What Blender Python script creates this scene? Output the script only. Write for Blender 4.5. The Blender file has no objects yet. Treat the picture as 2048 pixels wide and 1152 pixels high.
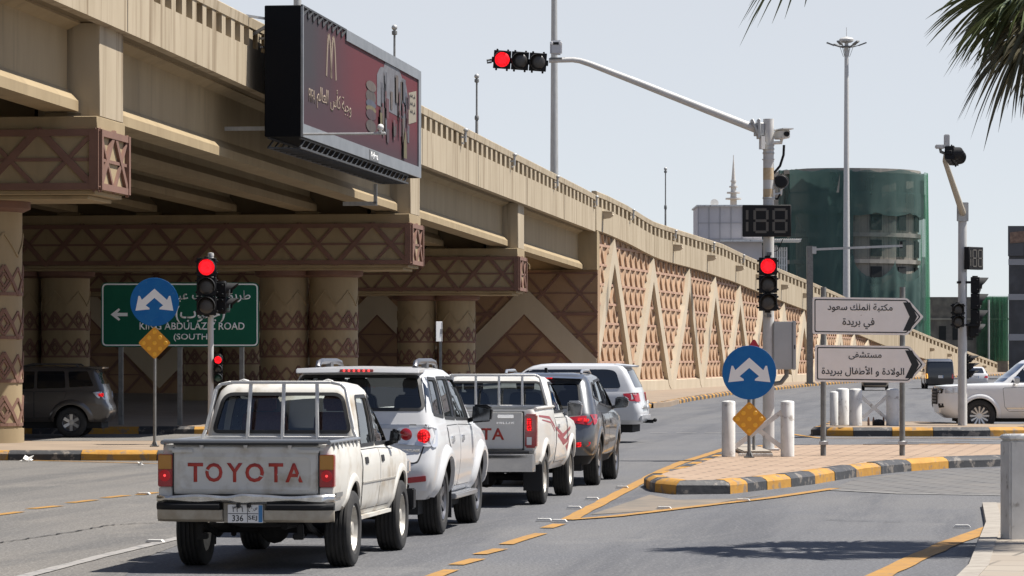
import bpy, bmesh, math, random
from mathutils import Vector, Matrix, Euler
R = math.radians
SC = bpy.context.scene
COL = SC.collection

# ------------------------------------------------------------------ camera, sky, sun, exposure
F = 6827.0          # focal length in photo pixels (photo 2048 wide), horizon at row 717, eye 2 m up
HZ, EYE = 717.0, 2.0
cam_d = bpy.data.cameras.new("camera"); cam = bpy.data.objects.new("camera", cam_d); COL.objects.link(cam)
cam.location = (0, 0, EYE); cam.rotation_euler = (R(90), 0, 0)
cam_d.sensor_width = 36.0; cam_d.lens = 36.0 * F / 2048.0
cam_d.shift_y = (HZ - 576.0) / 2048.0
cam_d.clip_start = 0.5; cam_d.clip_end = 6000
SC.camera = cam
SUN_EL, SUN_AZ = 61.0, 84.0      # azimuth clockwise from +Y
world = bpy.data.worlds.new("World"); SC.world = world; world.use_nodes = True
wn = world.node_tree.nodes; wl = world.node_tree.links
sky = wn.new("ShaderNodeTexSky"); sky.sky_type = 'NISHITA'; sky.sun_disc = False
sky.sun_elevation = R(SUN_EL); sky.sun_rotation = R(SUN_AZ)
sky.air_density = 0.6; sky.dust_density = 1.0; sky.ozone_density = 1.0; sky.altitude = 2000
veil = wn.new("ShaderNodeMix"); veil.data_type = 'RGBA'      # pale haze mixed into the sky, kept low so the upper sky adds less fill
_tc = wn.new("ShaderNodeTexCoord"); _sp = wn.new("ShaderNodeSeparateXYZ"); _mr = wn.new("ShaderNodeMapRange"); _mr.inputs[1].default_value = 0.11; _mr.inputs[2].default_value = 0.36
_mr.inputs[3].default_value = 0.80; _mr.inputs[4].default_value = 0.10; wl.new(_tc.outputs["Generated"], _sp.inputs[0]); wl.new(_sp.outputs[2], _mr.inputs[0]); wl.new(_mr.outputs[0], veil.inputs[0])
wl.new(sky.outputs[0], veil.inputs[6]); veil.inputs[7].default_value = (4.05, 4.05, 4.0, 1)
wl.new(veil.outputs[2], wn["Background"].inputs[0]); wn["Background"].inputs[1].default_value = 0.11
sun_d = bpy.data.lights.new("sun", 'SUN'); sun_d.energy = 5.0; sun_d.angle = R(0.5); sun_d.color = (1.0, 0.955, 0.89)
sun = bpy.data.objects.new("sun", sun_d); COL.objects.link(sun)
_d = Vector((math.cos(R(SUN_EL)) * math.sin(R(SUN_AZ)), math.cos(R(SUN_EL)) * math.cos(R(SUN_AZ)), math.sin(R(SUN_EL))))
sun.rotation_euler = _d.to_track_quat('Z', 'Y').to_euler(); sun.location = _d * 200
SC.view_settings.view_transform = 'Standard'; SC.view_settings.look = 'None'
SC.view_settings.exposure = 0.75; SC.view_settings.gamma = 1.0
SC.cycles.max_bounces = 8; SC.cycles.transparent_max_bounces = 16

rnd = random.Random(7)

def P(px, py, Y):
    return Vector(((px - 1024) * Y / F, Y, EYE - (py - HZ) * Y / F))
def G(px, py, z=0.0):
    Y = F * (EYE - z) / (py - HZ)
    return Vector(((px - 1024) * Y / F, Y, z))
def lerp_table(t, x):
    if x <= t[0][0]: return t[0][1]
    for (a, va), (b, vb) in zip(t, t[1:]):
        if x <= b: return va + (vb - va) * (x - a) / (b - a)
    return t[-1][1]

# ------------------------------------------------------------------ materials
MATS = {}
def mat(name, col, rough=0.6, metal=0.0, col2=None, nscale=6.0, detail=6.0, lo=0.35, hi=0.65, stretch=(1, 1, 1), rot=0.0,
        bump=0.0, bscale=40.0, coat=0.0, emit=None, estr=0.0, spec=0.5, spots=None, sscale=3.0, slo=0.62, shi=0.7, sstretch=(1, 1, 1)):
    if name in MATS: return MATS[name]
    m = bpy.data.materials.new(name); m.use_nodes = True
    nt = m.node_tree; N = nt.nodes; L = nt.links; b = N["Principled BSDF"]
    b.inputs["Base Color"].default_value = (*col, 1); b.inputs["Roughness"].default_value = rough
    b.inputs["Metallic"].default_value = metal; b.inputs["Specular IOR Level"].default_value = spec
    if coat: b.inputs["Coat Weight"].default_value = coat; b.inputs["Coat Roughness"].default_value = 0.04
    if emit: b.inputs["Emission Color"].default_value = (*emit, 1); b.inputs["Emission Strength"].default_value = estr
    tc = None
    def coords(st, rz=0.0):
        nonlocal tc
        if tc is None: tc = N.new("ShaderNodeTexCoord")
        mp = N.new("ShaderNodeMapping"); mp.inputs["Scale"].default_value = st; mp.inputs["Rotation"].default_value = (0, 0, rz)
        L.new(tc.outputs["Object"], mp.inputs[0]); return mp.outputs[0]
    out = None
    def mixin(prev, c, st, sc, a, z, det, rz=0.0):
        n = N.new("ShaderNodeTexNoise"); n.inputs["Scale"].default_value = sc; n.inputs["Detail"].default_value = det
        n.inputs["Roughness"].default_value = 0.6
        L.new(coords(st, rz), n.inputs["Vector"])
        r = N.new("ShaderNodeMapRange"); r.inputs[1].default_value = a; r.inputs[2].default_value = z
        L.new(n.outputs[0], r.inputs[0])
        mx = N.new("ShaderNodeMix"); mx.data_type = 'RGBA'
        L.new(r.outputs[0], mx.inputs[0])
        if prev is None: mx.inputs[6].default_value = (*col, 1)
        else: L.new(prev, mx.inputs[6])
        mx.inputs[7].default_value = (*c, 1)
        return mx.outputs[2]
    if col2: out = mixin(out, col2, stretch, nscale, lo, hi, detail, rot)
    if spots: out = mixin(out, spots, sstretch, sscale, slo, shi, 8.0, rot)
    if out is not None: L.new(out, b.inputs["Base Color"])
    if bump:
        n = N.new("ShaderNodeTexNoise"); n.inputs["Scale"].default_value = bscale; n.inputs["Detail"].default_value = 4
        L.new(coords((1, 1, 1)), n.inputs["Vector"])
        bp = N.new("ShaderNodeBump"); bp.inputs["Strength"].default_value = bump; bp.inputs["Distance"].default_value = 0.02
        L.new(n.outputs[0], bp.inputs["Height"]); L.new(bp.outputs[0], b.inputs["Normal"])
    MATS[name] = m
    return m

def glass_mat(name, tint, refl=0.10):
    m = bpy.data.materials.new(name); m.use_nodes = True; nt = m.node_tree; N = nt.nodes; L = nt.links
    N.remove(N["Principled BSDF"]); o = N["Material Output"]
    t = N.new("ShaderNodeBsdfTransparent"); t.inputs[0].default_value = (*tint, 1)
    g = N.new("ShaderNodeBsdfGlossy"); g.inputs[1].default_value = 0.02; g.inputs[0].default_value = (0.95, 0.97, 1, 1)
    fr = N.new("ShaderNodeFresnel"); fr.inputs[0].default_value = 1.5
    ad = N.new("ShaderNodeMath"); ad.operation = 'ADD'; ad.inputs[1].default_value = refl; ad.use_clamp = True
    L.new(fr.outputs[0], ad.inputs[0])
    mx = N.new("ShaderNodeMixShader"); L.new(ad.outputs[0], mx.inputs[0]); L.new(t.outputs[0], mx.inputs[1]); L.new(g.outputs[0], mx.inputs[2])
    L.new(mx.outputs[0], o.inputs[0]); MATS[name] = m; return m

def brick_mat(name, c1, c2, mortar, bw, bh, msize, rough=0.8, rz=0.0, noise=None, bump=0.25):
    m = bpy.data.materials.new(name); m.use_nodes = True; nt = m.node_tree; N = nt.nodes; L = nt.links; b = N["Principled BSDF"]
    b.inputs["Roughness"].default_value = rough
    tc = N.new("ShaderNodeTexCoord"); mp = N.new("ShaderNodeMapping"); mp.inputs["Rotation"].default_value = (0, 0, rz)
    L.new(tc.outputs["Object"], mp.inputs[0])
    br = N.new("ShaderNodeTexBrick"); br.inputs["Scale"].default_value = 1.0
    br.inputs["Color1"].default_value = (*c1, 1); br.inputs["Color2"].default_value = (*c2, 1); br.inputs["Mortar"].default_value = (*mortar, 1)
    br.inputs["Brick Width"].default_value = bw; br.inputs["Row Height"].default_value = bh; br.inputs["Mortar Size"].default_value = msize
    L.new(mp.outputs[0], br.inputs["Vector"])
    n = N.new("ShaderNodeTexNoise"); n.inputs["Scale"].default_value = 0.9; n.inputs["Detail"].default_value = 8
    L.new(tc.outputs["Object"], n.inputs["Vector"])
    r = N.new("ShaderNodeMapRange"); r.inputs[1].default_value = 0.42; r.inputs[2].default_value = 0.7; r.inputs[4].default_value = 0.75
    L.new(n.outputs[0], r.inputs[0])
    mx = N.new("ShaderNodeMix"); mx.data_type = 'RGBA'; L.new(r.outputs[0], mx.inputs[0]); L.new(br.outputs[0], mx.inputs[6])
    mx.inputs[7].default_value = (*(noise or c1), 1); L.new(mx.outputs[2], b.inputs["Base Color"])
    bp = N.new("ShaderNodeBump"); bp.inputs["Strength"].default_value = bump; bp.inputs["Distance"].default_value = 0.01; bp.invert = True
    L.new(br.outputs["Fac"], bp.inputs["Height"]); L.new(bp.outputs[0], b.inputs["Normal"])
    MATS[name] = m; return m

def asphalt_mat(name, base, light, dark, rz):
    m = bpy.data.materials.new(name); m.use_nodes = True; nt = m.node_tree; N = nt.nodes; L = nt.links; b = N["Principled BSDF"]
    b.inputs["Roughness"].default_value = 0.82; b.inputs["Specular IOR Level"].default_value = 0.3
    tc = N.new("ShaderNodeTexCoord")
    def noise(sc, st, det, a, z, rzz=0.0):
        mp = N.new("ShaderNodeMapping"); mp.inputs["Scale"].default_value = st
        mr = N.new("ShaderNodeMapping"); mr.inputs["Rotation"].default_value = (0, 0, rzz)
        L.new(tc.outputs["Object"], mr.inputs[0]); L.new(mr.outputs[0], mp.inputs[0])
        n = N.new("ShaderNodeTexNoise"); n.inputs["Scale"].default_value = sc; n.inputs["Detail"].default_value = det; n.inputs["Roughness"].default_value = 0.65
        L.new(mp.outputs[0], n.inputs["Vector"])
        r = N.new("ShaderNodeMapRange"); r.inputs[1].default_value = a; r.inputs[2].default_value = z
        L.new(n.outputs[0], r.inputs[0]); return r.outputs[0]
    def mix(fac, a, c, k=1.0):
        mx = N.new("ShaderNodeMix"); mx.data_type = 'RGBA'
        mm = N.new("ShaderNodeMath"); mm.operation = 'MULTIPLY'; mm.inputs[1].default_value = k; L.new(fac, mm.inputs[0]); L.new(mm.outputs[0], mx.inputs[0])
        if isinstance(a, tuple): mx.inputs[6].default_value = (*a, 1)
        else: L.new(a, mx.inputs[6])
        mx.inputs[7].default_value = (*c, 1); return mx.outputs[2]
    c = mix(noise(0.12, (1, 1, 1), 5, 0.42, 0.60), base, light, 0.75)
    c = mix(noise(0.9, (1, 0.05, 1), 5, 0.47, 0.62, rz), c, dark, 0.9)         # worn wheel tracks along the lanes
    c = mix(noise(1.6, (1, 0.10, 1), 6, 0.52, 0.70, rz + 0.25), c, tuple(x * 1.12 for x in light), 0.5)
    c = mix(noise(1.1, (1, 1, 1), 6, 0.66, 0.74), c, tuple(x * .55 for x in base), 0.6)      # oil drips and patches
    c = mix(noise(0.35, (1, .6, 1), 8, 0.60, 0.66), c, tuple(x * 1.22 for x in light), 0.5)   # blown sand
    c = mix(noise(38, (1, 1, 1), 2, 0.46, 0.60), c, tuple(x * 0.50 for x in base), 0.75)    # aggregate
    c = mix(noise(24, (1, 1, 1), 2, 0.56, 0.68), c, tuple(min(1, x * 2.1) for x in base), 0.55)
    L.new(c, b.inputs["Base Color"])
    n = N.new("ShaderNodeTexNoise"); n.inputs["Scale"].default_value = 45; n.inputs["Detail"].default_value = 3
    L.new(tc.outputs["Object"], n.inputs["Vector"])
    bp = N.new("ShaderNodeBump"); bp.inputs["Strength"].default_value = 0.35; bp.inputs["Distance"].default_value = 0.015
    L.new(n.outputs[0], bp.inputs["Height"]); L.new(bp.outputs[0], b.inputs["Normal"])
    MATS[name] = m; return m

# ------------------------------------------------------------------ mesh builder
class MB:
    def __init__(s): s.v = []; s.f = []; s.m = []
    def add(s, vs, fs, mi=0):
        b = len(s.v); s.v += [tuple(v) for v in vs]
        s.f += [tuple(b + i for i in f) for f in fs]; s.m += [mi] * len(fs); return s
    def box(s, x0, y0, z0, x1, y1, z1, mi=0):
        v = [(x0, y0, z0), (x1, y0, z0), (x1, y1, z0), (x0, y1, z0), (x0, y0, z1), (x1, y0, z1), (x1, y1, z1), (x0, y1, z1)]
        return s.add(v, [(0, 3, 2, 1), (4, 5, 6, 7), (0, 1, 5, 4), (1, 2, 6, 5), (2, 3, 7, 6), (3, 0, 4, 7)], mi)
    def cbox(s, c, d, mi=0, rot=None):
        hx, hy, hz = d[0] / 2, d[1] / 2, d[2] / 2; c = Vector(c)
        q = [Vector((x, y, z)) for z in (-hz, hz) for (x, y) in ((-hx, -hy), (hx, -hy), (hx, hy), (-hx, hy))]
        if rot is not None: q = [rot @ p for p in q]
        return s.add([p + c for p in q], [(0, 3, 2, 1), (4, 5, 6, 7), (0, 1, 5, 4), (1, 2, 6, 5), (2, 3, 7, 6), (3, 0, 4, 7)], mi)
    def bar(s, a, b, w, h, up=(0, 0, 1), mi=0, w2=None):
        a = Vector(a); b = Vector(b); d = (b - a); 
        if d.length < 1e-6: return s
        d.normalize(); u = Vector(up); x = d.cross(u)
        if x.length < 1e-4: x = d.cross(Vector((1, 0, 0)))
        x.normalize(); u = x.cross(d).normalized(); w2 = w if w2 is None else w2
        v = []
        for p, ww in ((a, w), (b, w2)):
            v += [p - x * ww / 2 - u * h / 2, p + x * ww / 2 - u * h / 2, p + x * ww / 2 + u * h / 2, p - x * ww / 2 + u * h / 2]
        return s.add(v, [(0, 1, 2, 3), (7, 6, 5, 4), (0, 4, 5, 1), (1, 5, 6, 2), (2, 6, 7, 3), (3, 7, 4, 0)], mi)
    def tube(s, pts, r, n=12, mi=0):
        pts = [Vector(p) for p in pts]; k = len(pts)
        rs = r if isinstance(r, (list, tuple)) else [r] * k
        vs = []; ref = None
        for i, p in enumerate(pts):
            d = (pts[min(i + 1, k - 1)] - pts[max(i - 1, 0)]).normalized()
            if ref is None:
                ref = d.cross(Vector((0, 0, 1)))
                if ref.length < 1e-3: ref = Vector((1, 0, 0))
                ref.normalize()
            ref = (ref - d * ref.dot(d)).normalized(); w = d.cross(ref)
            for j in range(n):
                a = 2 * math.pi * j / n; vs.append(p + (ref * math.cos(a) + w * math.sin(a)) * rs[i])
        fs = [(i * n + j, i * n + (j + 1) % n, (i + 1) * n + (j + 1) % n, (i + 1) * n + j) for i in range(k - 1) for j in range(n)]
        fs += [tuple(range(n - 1, -1, -1)), tuple((k - 1) * n + j for j in range(n))]
        return s.add(vs, fs, mi)
    def lathe(s, prof, n=24, M=None, mi=0, mis=None, caps=True):
        vs = []; k = len(prof)
        for (r, z) in prof:
            for j in range(n):
                a = 2 * math.pi * j / n; p = Vector((r * math.cos(a), r * math.sin(a), z)); vs.append(M @ p if M else p)
        b = len(s.v); s.v += [tuple(v) for v in vs]
        for i in range(k - 1):
            for j in range(n):
                s.f.append((b + i * n + j, b + i * n + (j + 1) % n, b + (i + 1) * n + (j + 1) % n, b + (i + 1) * n + j))
                s.m.append(mis[i] if mis else mi)
        if caps and prof[0][0] > 1e-6: s.f.append(tuple(b + j for j in range(n - 1, -1, -1))); s.m.append(mis[0] if mis else mi)
        if caps and prof[-1][0] > 1e-6: s.f.append(tuple(b + (k - 1) * n + j for j in range(n))); s.m.append(mis[-1] if mis else mi)
        return s
    def prism(s, poly, fn, d0, d1, mi=0):
        n = len(poly); vs = [fn(a, b, d0) for a, b in poly] + [fn(a, b, d1) for a, b in poly]
        return s.add(vs, [tuple(range(n)), tuple(range(2 * n - 1, n - 1, -1))] + [(i, i + n, (i + 1) % n + n, (i + 1) % n) for i in range(n)], mi)
    def loft(s, rings, mi=0, caps=True, closed=True):
        n = len(rings[0]); vs = [p for r in rings for p in r]; fs = []
        for i in range(len(rings) - 1):
            for j in range(n if closed else n - 1):
                fs.append((i * n + j, i * n + (j + 1) % n, (i + 1) * n + (j + 1) % n, (i + 1) * n + j))
        if caps: fs += [tuple(range(n - 1, -1, -1)), tuple((len(rings) - 1) * n + j for j in range(n))]
        return s.add(vs, fs, mi)
    def sphere(s, c, r, n=14, mi=0, sc=(1, 1, 1)):
        m = n // 2; prof = [(max(1e-7, r * math.sin(math.pi * i / m)), -r * math.cos(math.pi * i / m)) for i in range(m + 1)]
        return s.lathe(prof, n, Matrix.Translation(c) @ Matrix.Diagonal((*sc, 1)), mi)
    def mesh(s, name="mesh", bevel=0.0, seg=2, recalc=True):
        me = bpy.data.meshes.new(name); me.from_pydata(s.v, [], s.f)
        me.polygons.foreach_set("material_index", s.m)
        bm = bmesh.new(); bm.from_mesh(me)
        bmesh.ops.remove_doubles(bm, verts=bm.verts, dist=1e-5)
        if recalc: bmesh.ops.recalc_face_normals(bm, faces=bm.faces)
        if bevel:
            ed = [e for e in bm.edges if len(e.link_faces) == 2 and e.calc_face_angle() > 0.6]
            bmesh.ops.bevel(bm, geom=ed, offset=bevel, segments=seg, affect='EDGES', clamp_overlap=True)
        bm.to_mesh(me); bm.free(); return me
    def build(s, name, mats, parent=None, bevel=0.0, seg=2, smooth=True, angle=38, recalc=True):
        me = s.mesh(name, bevel, seg, recalc)
        return link_mesh(name, me, mats, parent, smooth, angle)

def link_mesh(name, me, mats, parent=None, smooth=True, angle=38):
    for m in (mats if isinstance(mats, (list, tuple)) else [mats]): me.materials.append(m)
    if smooth:
        me.polygons.foreach_set("use_smooth", [True] * len(me.polygons)); me.set_sharp_from_angle(angle=R(angle))
    o = bpy.data.objects.new(name, me); COL.objects.link(o)
    if parent is not None: o.parent = parent
    return o

def tag(o, label=None, cat=None, group=None, kind=None):
    if label: o["label"] = label
    if cat: o["category"] = cat
    if group: o["group"] = group
    if kind: o["kind"] = kind
    return o
def thing(name, label, cat, loc=(0, 0, 0), rz=0.0, group=None):
    o = bpy.data.objects.new(name, None); o.empty_display_size = 0.2; COL.objects.link(o)
    o.location = loc; o.rotation_euler = (0, 0, rz); return tag(o, label, cat, group)
def struct(o): o["kind"] = "structure"; return o
def children(o): return [c for c in bpy.data.objects if c.parent is o]
def copy_tree(o, parent=None):
    c = o.copy(); COL.objects.link(c)
    if parent is not None: c.parent = parent
    for ch in children(o): copy_tree(ch, c)
    return c
def rpoly(pts, r, n=4):
    out = []; k = len(pts)
    for i in range(k):
        a, p, b = Vector(pts[i - 1]), Vector(pts[i]), Vector(pts[(i + 1) % k])
        rr = r[i] if isinstance(r, (list, tuple)) else r
        if rr <= 0: out.append(tuple(p)); continue
        d1 = (a - p); d2 = (b - p); l = min(rr, d1.length * 0.45, d2.length * 0.45); d1.normalize(); d2.normalize()
        p0 = p + d1 * l; p2 = p + d2 * l
        for j in range(n + 1):
            t = j / n; q = p0 * (1 - t) ** 2 + p * 2 * t * (1 - t) + p2 * t * t; out.append((q.x, q.y))
    return out
def grow(poly, d):
    k = len(poly); A = sum(poly[i][0] * poly[(i + 1) % k][1] - poly[(i + 1) % k][0] * poly[i][1] for i in range(k)); sg = 1 if A > 0 else -1
    out = []
    for i in range(k):
        a, p, b = Vector(poly[i - 1]), Vector(poly[i]), Vector(poly[(i + 1) % k])
        e1 = (p - a).normalized(); e2 = (b - p).normalized()
        n = Vector((e1.y + e2.y, -e1.x - e2.x)) * sg
        if n.length < 1e-6: out.append(tuple(p)); continue
        n.normalize(); c = max(0.5, n.dot(Vector((e1.y, -e1.x)) * sg)); out.append(tuple(p + n * d / c))
    return out
XZ = lambda y0=0.0: (lambda a, b, d: (a, y0 - d, b))        # a plate standing up and facing the camera side (-y)

# ------------------------------------------------------------------ lettering (Arabic letters joined by hand: Blender does not)
_AR = {'ا': ('FE8D', 'FE8E'), 'أ': ('FE83', 'FE84'), 'ب': 'FE8F', 'ة': ('FE93', 'FE94'), 'ت': 'FE95', 'ث': 'FE99', 'ج': 'FE9D', 'ح': 'FEA1', 'خ': 'FEA5',
       'د': ('FEA9', 'FEAA'), 'ذ': ('FEAB', 'FEAC'), 'ر': ('FEAD', 'FEAE'), 'ز': ('FEAF', 'FEB0'), 'س': 'FEB1', 'ش': 'FEB5', 'ص': 'FEB9', 'ض': 'FEBD', 'ط': 'FEC1',
       'ظ': 'FEC5', 'ع': 'FEC9', 'غ': 'FECD', 'ف': 'FED1', 'ق': 'FED5', 'ك': 'FED9', 'ل': 'FEDD', 'م': 'FEE1', 'ن': 'FEE5', 'ه': 'FEE9', 'و': ('FEED', 'FEEE'),
       'ى': ('FEEF', 'FEF0'), 'ي': 'FEF1'}
def arabic(s):
    s = s.replace('لأ', '\ue000').replace('لا', '\ue001'); out = []
    join_next = lambda c: c in _AR and isinstance(_AR[c], str)
    takes = lambda c: c in _AR or c in '\ue000\ue001'
    for i, c in enumerate(s):
        prev = i > 0 and join_next(s[i - 1]); nxt = i + 1 < len(s) and takes(s[i + 1])
        if c == '\ue000': out.append(chr(0xFEF8 if prev else 0xFEF7))
        elif c == '\ue001': out.append(chr(0xFEFC if prev else 0xFEFB))
        elif c in _AR:
            f = _AR[c]
            if isinstance(f, tuple): out.append(chr(int(f[1 if prev else 0], 16)))
            else:
                b = int(f, 16); out.append(chr(b + (3 if prev and nxt else 1 if prev else 2 if nxt else 0)))
        else: out.append({'(': ')', ')': '('}.get(c, c))
    return ''.join(reversed(out))
def lettering(name, s, material, parent, fn, width=None, height=None, size=1.0, bold=0.0, extrude=0.004, ar=False, spacing=1.0):
    cu = bpy.data.curves.new("letters", 'FONT'); cu.body = arabic(s) if ar else s; cu.align_x = 'CENTER'; cu.align_y = 'BOTTOM_BASELINE'
    cu.resolution_u = 3; cu.offset = bold; cu.space_character = spacing; cu.size = 1.0
    o = bpy.data.objects.new("letters", cu); COL.objects.link(o); bpy.context.view_layer.update()
    me = bpy.data.meshes.new_from_object(o.evaluated_get(bpy.context.evaluated_depsgraph_get()))
    bpy.data.objects.remove(o); bpy.data.curves.remove(cu)
    xs = [v.co.x for v in me.vertices]; ys = [v.co.y for v in me.vertices]
    w = max(xs) - min(xs); h = max(ys) - min(ys); cx = (max(xs) + min(xs)) / 2; cy = (max(ys) + min(ys)) / 2
    sy = (height / h) if height else size; sx = (width / w) if width else (sy if height else size)
    if width and not height: sy = sx
    bm = bmesh.new(); bm.from_mesh(me)
    bmesh.ops.remove_doubles(bm, verts=bm.verts, dist=0.0006)
    r = bmesh.ops.extrude_face_region(bm, geom=bm.faces[:])
    top = [g for g in r['geom'] if isinstance(g, bmesh.types.BMVert)]
    tset = set(top)
    for v in bm.verts:
        v.co = Vector(fn((v.co.x - cx) * sx, (v.co.y - cy) * sy, extrude if v in tset else 0.0))
    bmesh.ops.recalc_face_normals(bm, faces=bm.faces)
    me2 = bpy.data.meshes.new(name); bm.to_mesh(me2); bm.free(); bpy.data.meshes.remove(me)
    return link_mesh(name, me2, material, parent, smooth=False)

# ------------------------------------------------------------------ shared materials
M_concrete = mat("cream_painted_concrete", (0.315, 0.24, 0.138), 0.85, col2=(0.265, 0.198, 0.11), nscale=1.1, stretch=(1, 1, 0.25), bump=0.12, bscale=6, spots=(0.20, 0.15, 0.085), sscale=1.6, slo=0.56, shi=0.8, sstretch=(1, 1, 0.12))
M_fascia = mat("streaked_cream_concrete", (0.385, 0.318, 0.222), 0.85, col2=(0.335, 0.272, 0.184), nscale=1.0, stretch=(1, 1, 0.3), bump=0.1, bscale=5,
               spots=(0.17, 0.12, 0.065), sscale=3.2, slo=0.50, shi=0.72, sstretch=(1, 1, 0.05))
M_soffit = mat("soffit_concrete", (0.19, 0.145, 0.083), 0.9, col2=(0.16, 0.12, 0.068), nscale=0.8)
M_panel = mat("shaded_tan_render", (0.29, 0.182, 0.105), 0.9, col2=(0.25, 0.155, 0.088), nscale=0.9, bump=0.15, bscale=12)  # darker copy of the tan render, under-deck shade put into the colour
M_panelsun = mat("sunlit_tan_render", (.45, .31, .20), .9, col2=(.40, .27, .17), nscale=.25, spots=(.33, .225, .145), sscale=.5, slo=.5, shi=.75, bump=.15, bscale=12)  # same render in a lighter tone, sunlight on the ramp put into the colour
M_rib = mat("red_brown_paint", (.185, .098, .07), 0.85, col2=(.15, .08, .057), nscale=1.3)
M_ribwall = mat("lighter_red_brown_paint", (0.35, 0.21, 0.15), 0.85, col2=(0.38, 0.24, 0.17), nscale=0.6)  # lighter red-brown for the ramp wall ribs
M_zig = mat("pale_cream_band", (0.455, 0.385, 0.285), 0.85, col2=(0.40, 0.333, 0.24), nscale=0.7, stretch=(1, 1, 0.3))
M_galv = mat("galvanised_steel", (0.44, 0.44, 0.43), 0.5, 0.35, col2=(0.36, 0.36, 0.35), nscale=7, stretch=(1, 1, 0.3))
M_polepaint = mat("pale_grey_pole_paint", (0.52, 0.51, 0.49), 0.5, col2=(0.45, 0.44, 0.42), nscale=4, spots=(0.28, 0.25, 0.22), sscale=6, slo=0.66, shi=0.74)
M_postgrey = mat("grey_sign_post", (0.20, 0.20, 0.19), 0.6, 0.3, col2=(0.14, 0.14, 0.135), nscale=8)
M_whitepost = mat("chalky_white_paint", (0.68, 0.67, 0.64), 0.7, col2=(0.58, 0.57, 0.54), nscale=5, spots=(0.30, 0.27, 0.24), sscale=5, slo=0.59, shi=0.68)
M_black = mat("black_plastic", (0.012, 0.012, 0.013), 0.6, spec=.2)
M_matteblack = mat("matte_black", (0.01, 0.01, 0.011), 0.75)
M_lensoff = mat("unlit_lens", (0.055, 0.05, 0.045), 0.35, col2=(0.035, 0.032, 0.03), nscale=60)
M_lensgreen = mat("unlit_green_lens", (0.02, 0.06, 0.05), 0.3)
def led_mat(name, base, col, lo, hi, sc):
    m = mat(name, base, .6, spec=.15); nt = m.node_tree; N = nt.nodes; L = nt.links; b = N["Principled BSDF"]
    tc = N.new("ShaderNodeTexCoord"); v = N.new("ShaderNodeTexVoronoi"); v.inputs["Scale"].default_value = sc; v.inputs["Randomness"].default_value = .35; L.new(tc.outputs["Object"], v.inputs["Vector"])
    r = N.new("ShaderNodeMapRange"); r.inputs[1].default_value = .15; r.inputs[2].default_value = .55; r.inputs[3].default_value = hi; r.inputs[4].default_value = lo; L.new(v.outputs["Distance"], r.inputs[0])
    b.inputs["Emission Color"].default_value = (*col, 1); L.new(r.outputs[0], b.inputs["Emission Strength"]); return m
M_red_on = led_mat("lit_red_lens", (.3, .003, .006), (1.0, .012, .02), .45, 1.9, 42)
M_red_old = mat("lit_red_lens", (0.3, 0.003, 0.006), 0.6, emit=(1.0, 0.006, 0.016), estr=1.25, spec=0.15)
M_blue = mat("blue_sign_face", (0.006, 0.115, 0.36), 0.5, col2=(0.014, 0.14, 0.37), nscale=3, spec=.2, spots=(.05, .16, .34), sscale=9, slo=.60, shi=.75)
M_signwhite = mat("white_sign_face", (0.8, 0.79, 0.77), 0.5)
M_signcream = mat("cream_sign_face", (.90, .82, .745), 0.55, col2=(.86, .78, .70), nscale=5, spots=(0.5, 0.4, 0.33), sscale=14, slo=0.70, shi=0.76)
M_signblack = mat("black_sign_ink", (0.012, 0.012, 0.012), 0.5)
M_amber = mat("amber_reflector_plate", (0.66, 0.285, 0.014), 0.5)
M_amberdot = mat("amber_reflector_dot", (0.86, 0.42, 0.02), 0.35)
M_signgreen = mat("green_sign_face", (0.005, 0.088, 0.05), 0.6, col2=(0.006, 0.10, 0.056), nscale=2, spec=.2)
M_signred = mat("red_sign_face", (0.45, 0.02, 0.04), 0.5)
M_yel = mat("yellow_road_paint", (0.36, 0.185, 0.035), 0.8, col2=(0.29, 0.155, 0.04), nscale=3, spots=(0.12, 0.105, 0.09), sscale=7, slo=0.55, shi=0.70)
M_whl = mat("worn_white_road_paint", (0.30, 0.285, 0.265), 0.8, col2=(0.215, 0.205, 0.195), nscale=3, spots=(0.13, 0.13, 0.13), sscale=8, slo=0.52, shi=0.68)
M_kyel = mat("yellow_kerb_paint", (0.42, 0.215, 0.03), 0.75, col2=(0.35, 0.17, 0.024), nscale=3, spots=(0.22, 0.15, 0.09), sscale=4.5, slo=0.545, shi=0.60, bump=0.5, bscale=9)
M_kblk = mat("black_kerb_paint", (0.032, 0.032, 0.034), 0.65, col2=(0.042, 0.042, 0.044), nscale=3, spots=(0.16, 0.14, 0.12), sscale=4.5, slo=0.55, shi=0.61, bump=0.5, bscale=9)
M_gnet = None
M_glass = glass_mat("tinted_car_glass", (0.80, 0.83, 0.82), 0.02)
M_glassdark = glass_mat("dark_tinted_car_glass", (0.38, 0.41, 0.42), 0.03)
M_privacy = mat("near_black_privacy_glass", (0.008, 0.009, 0.011), 0.06, spec=0.7, coat=0.5)
M_tyre = mat("tyre_rubber", (0.018, 0.018, 0.018), 0.85, col2=(0.03, 0.028, 0.026), nscale=9)
M_alloy = mat("alloy_rim", (0.50, 0.50, 0.50), 0.3, 0.8)
M_alloydark = mat("grey_alloy_rim", (0.16, 0.16, 0.17), 0.35, 0.8)
M_steelrim = mat("dusty_steel_rim", (0.52, 0.50, 0.45), 0.5, 0.3, col2=(0.40, 0.37, 0.32), nscale=14)
M_chrome = mat("chrome", (0.68, 0.68, 0.68), 0.12, 1.0)
M_under = mat("underbody_black", (0.012, 0.0115, 0.011), 0.9)
M_rubber = mat("window_rubber", (0.012, 0.012, 0.012), 0.55)
M_tailred = mat("red_lamp_lens", (0.33, 0.012, 0.018), 0.12, coat=0.6)
M_tailon = led_mat("lit_tail_lamp", (.35, .01, .012), (1.0, .015, .02), .12, 1.0, 34)
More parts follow.
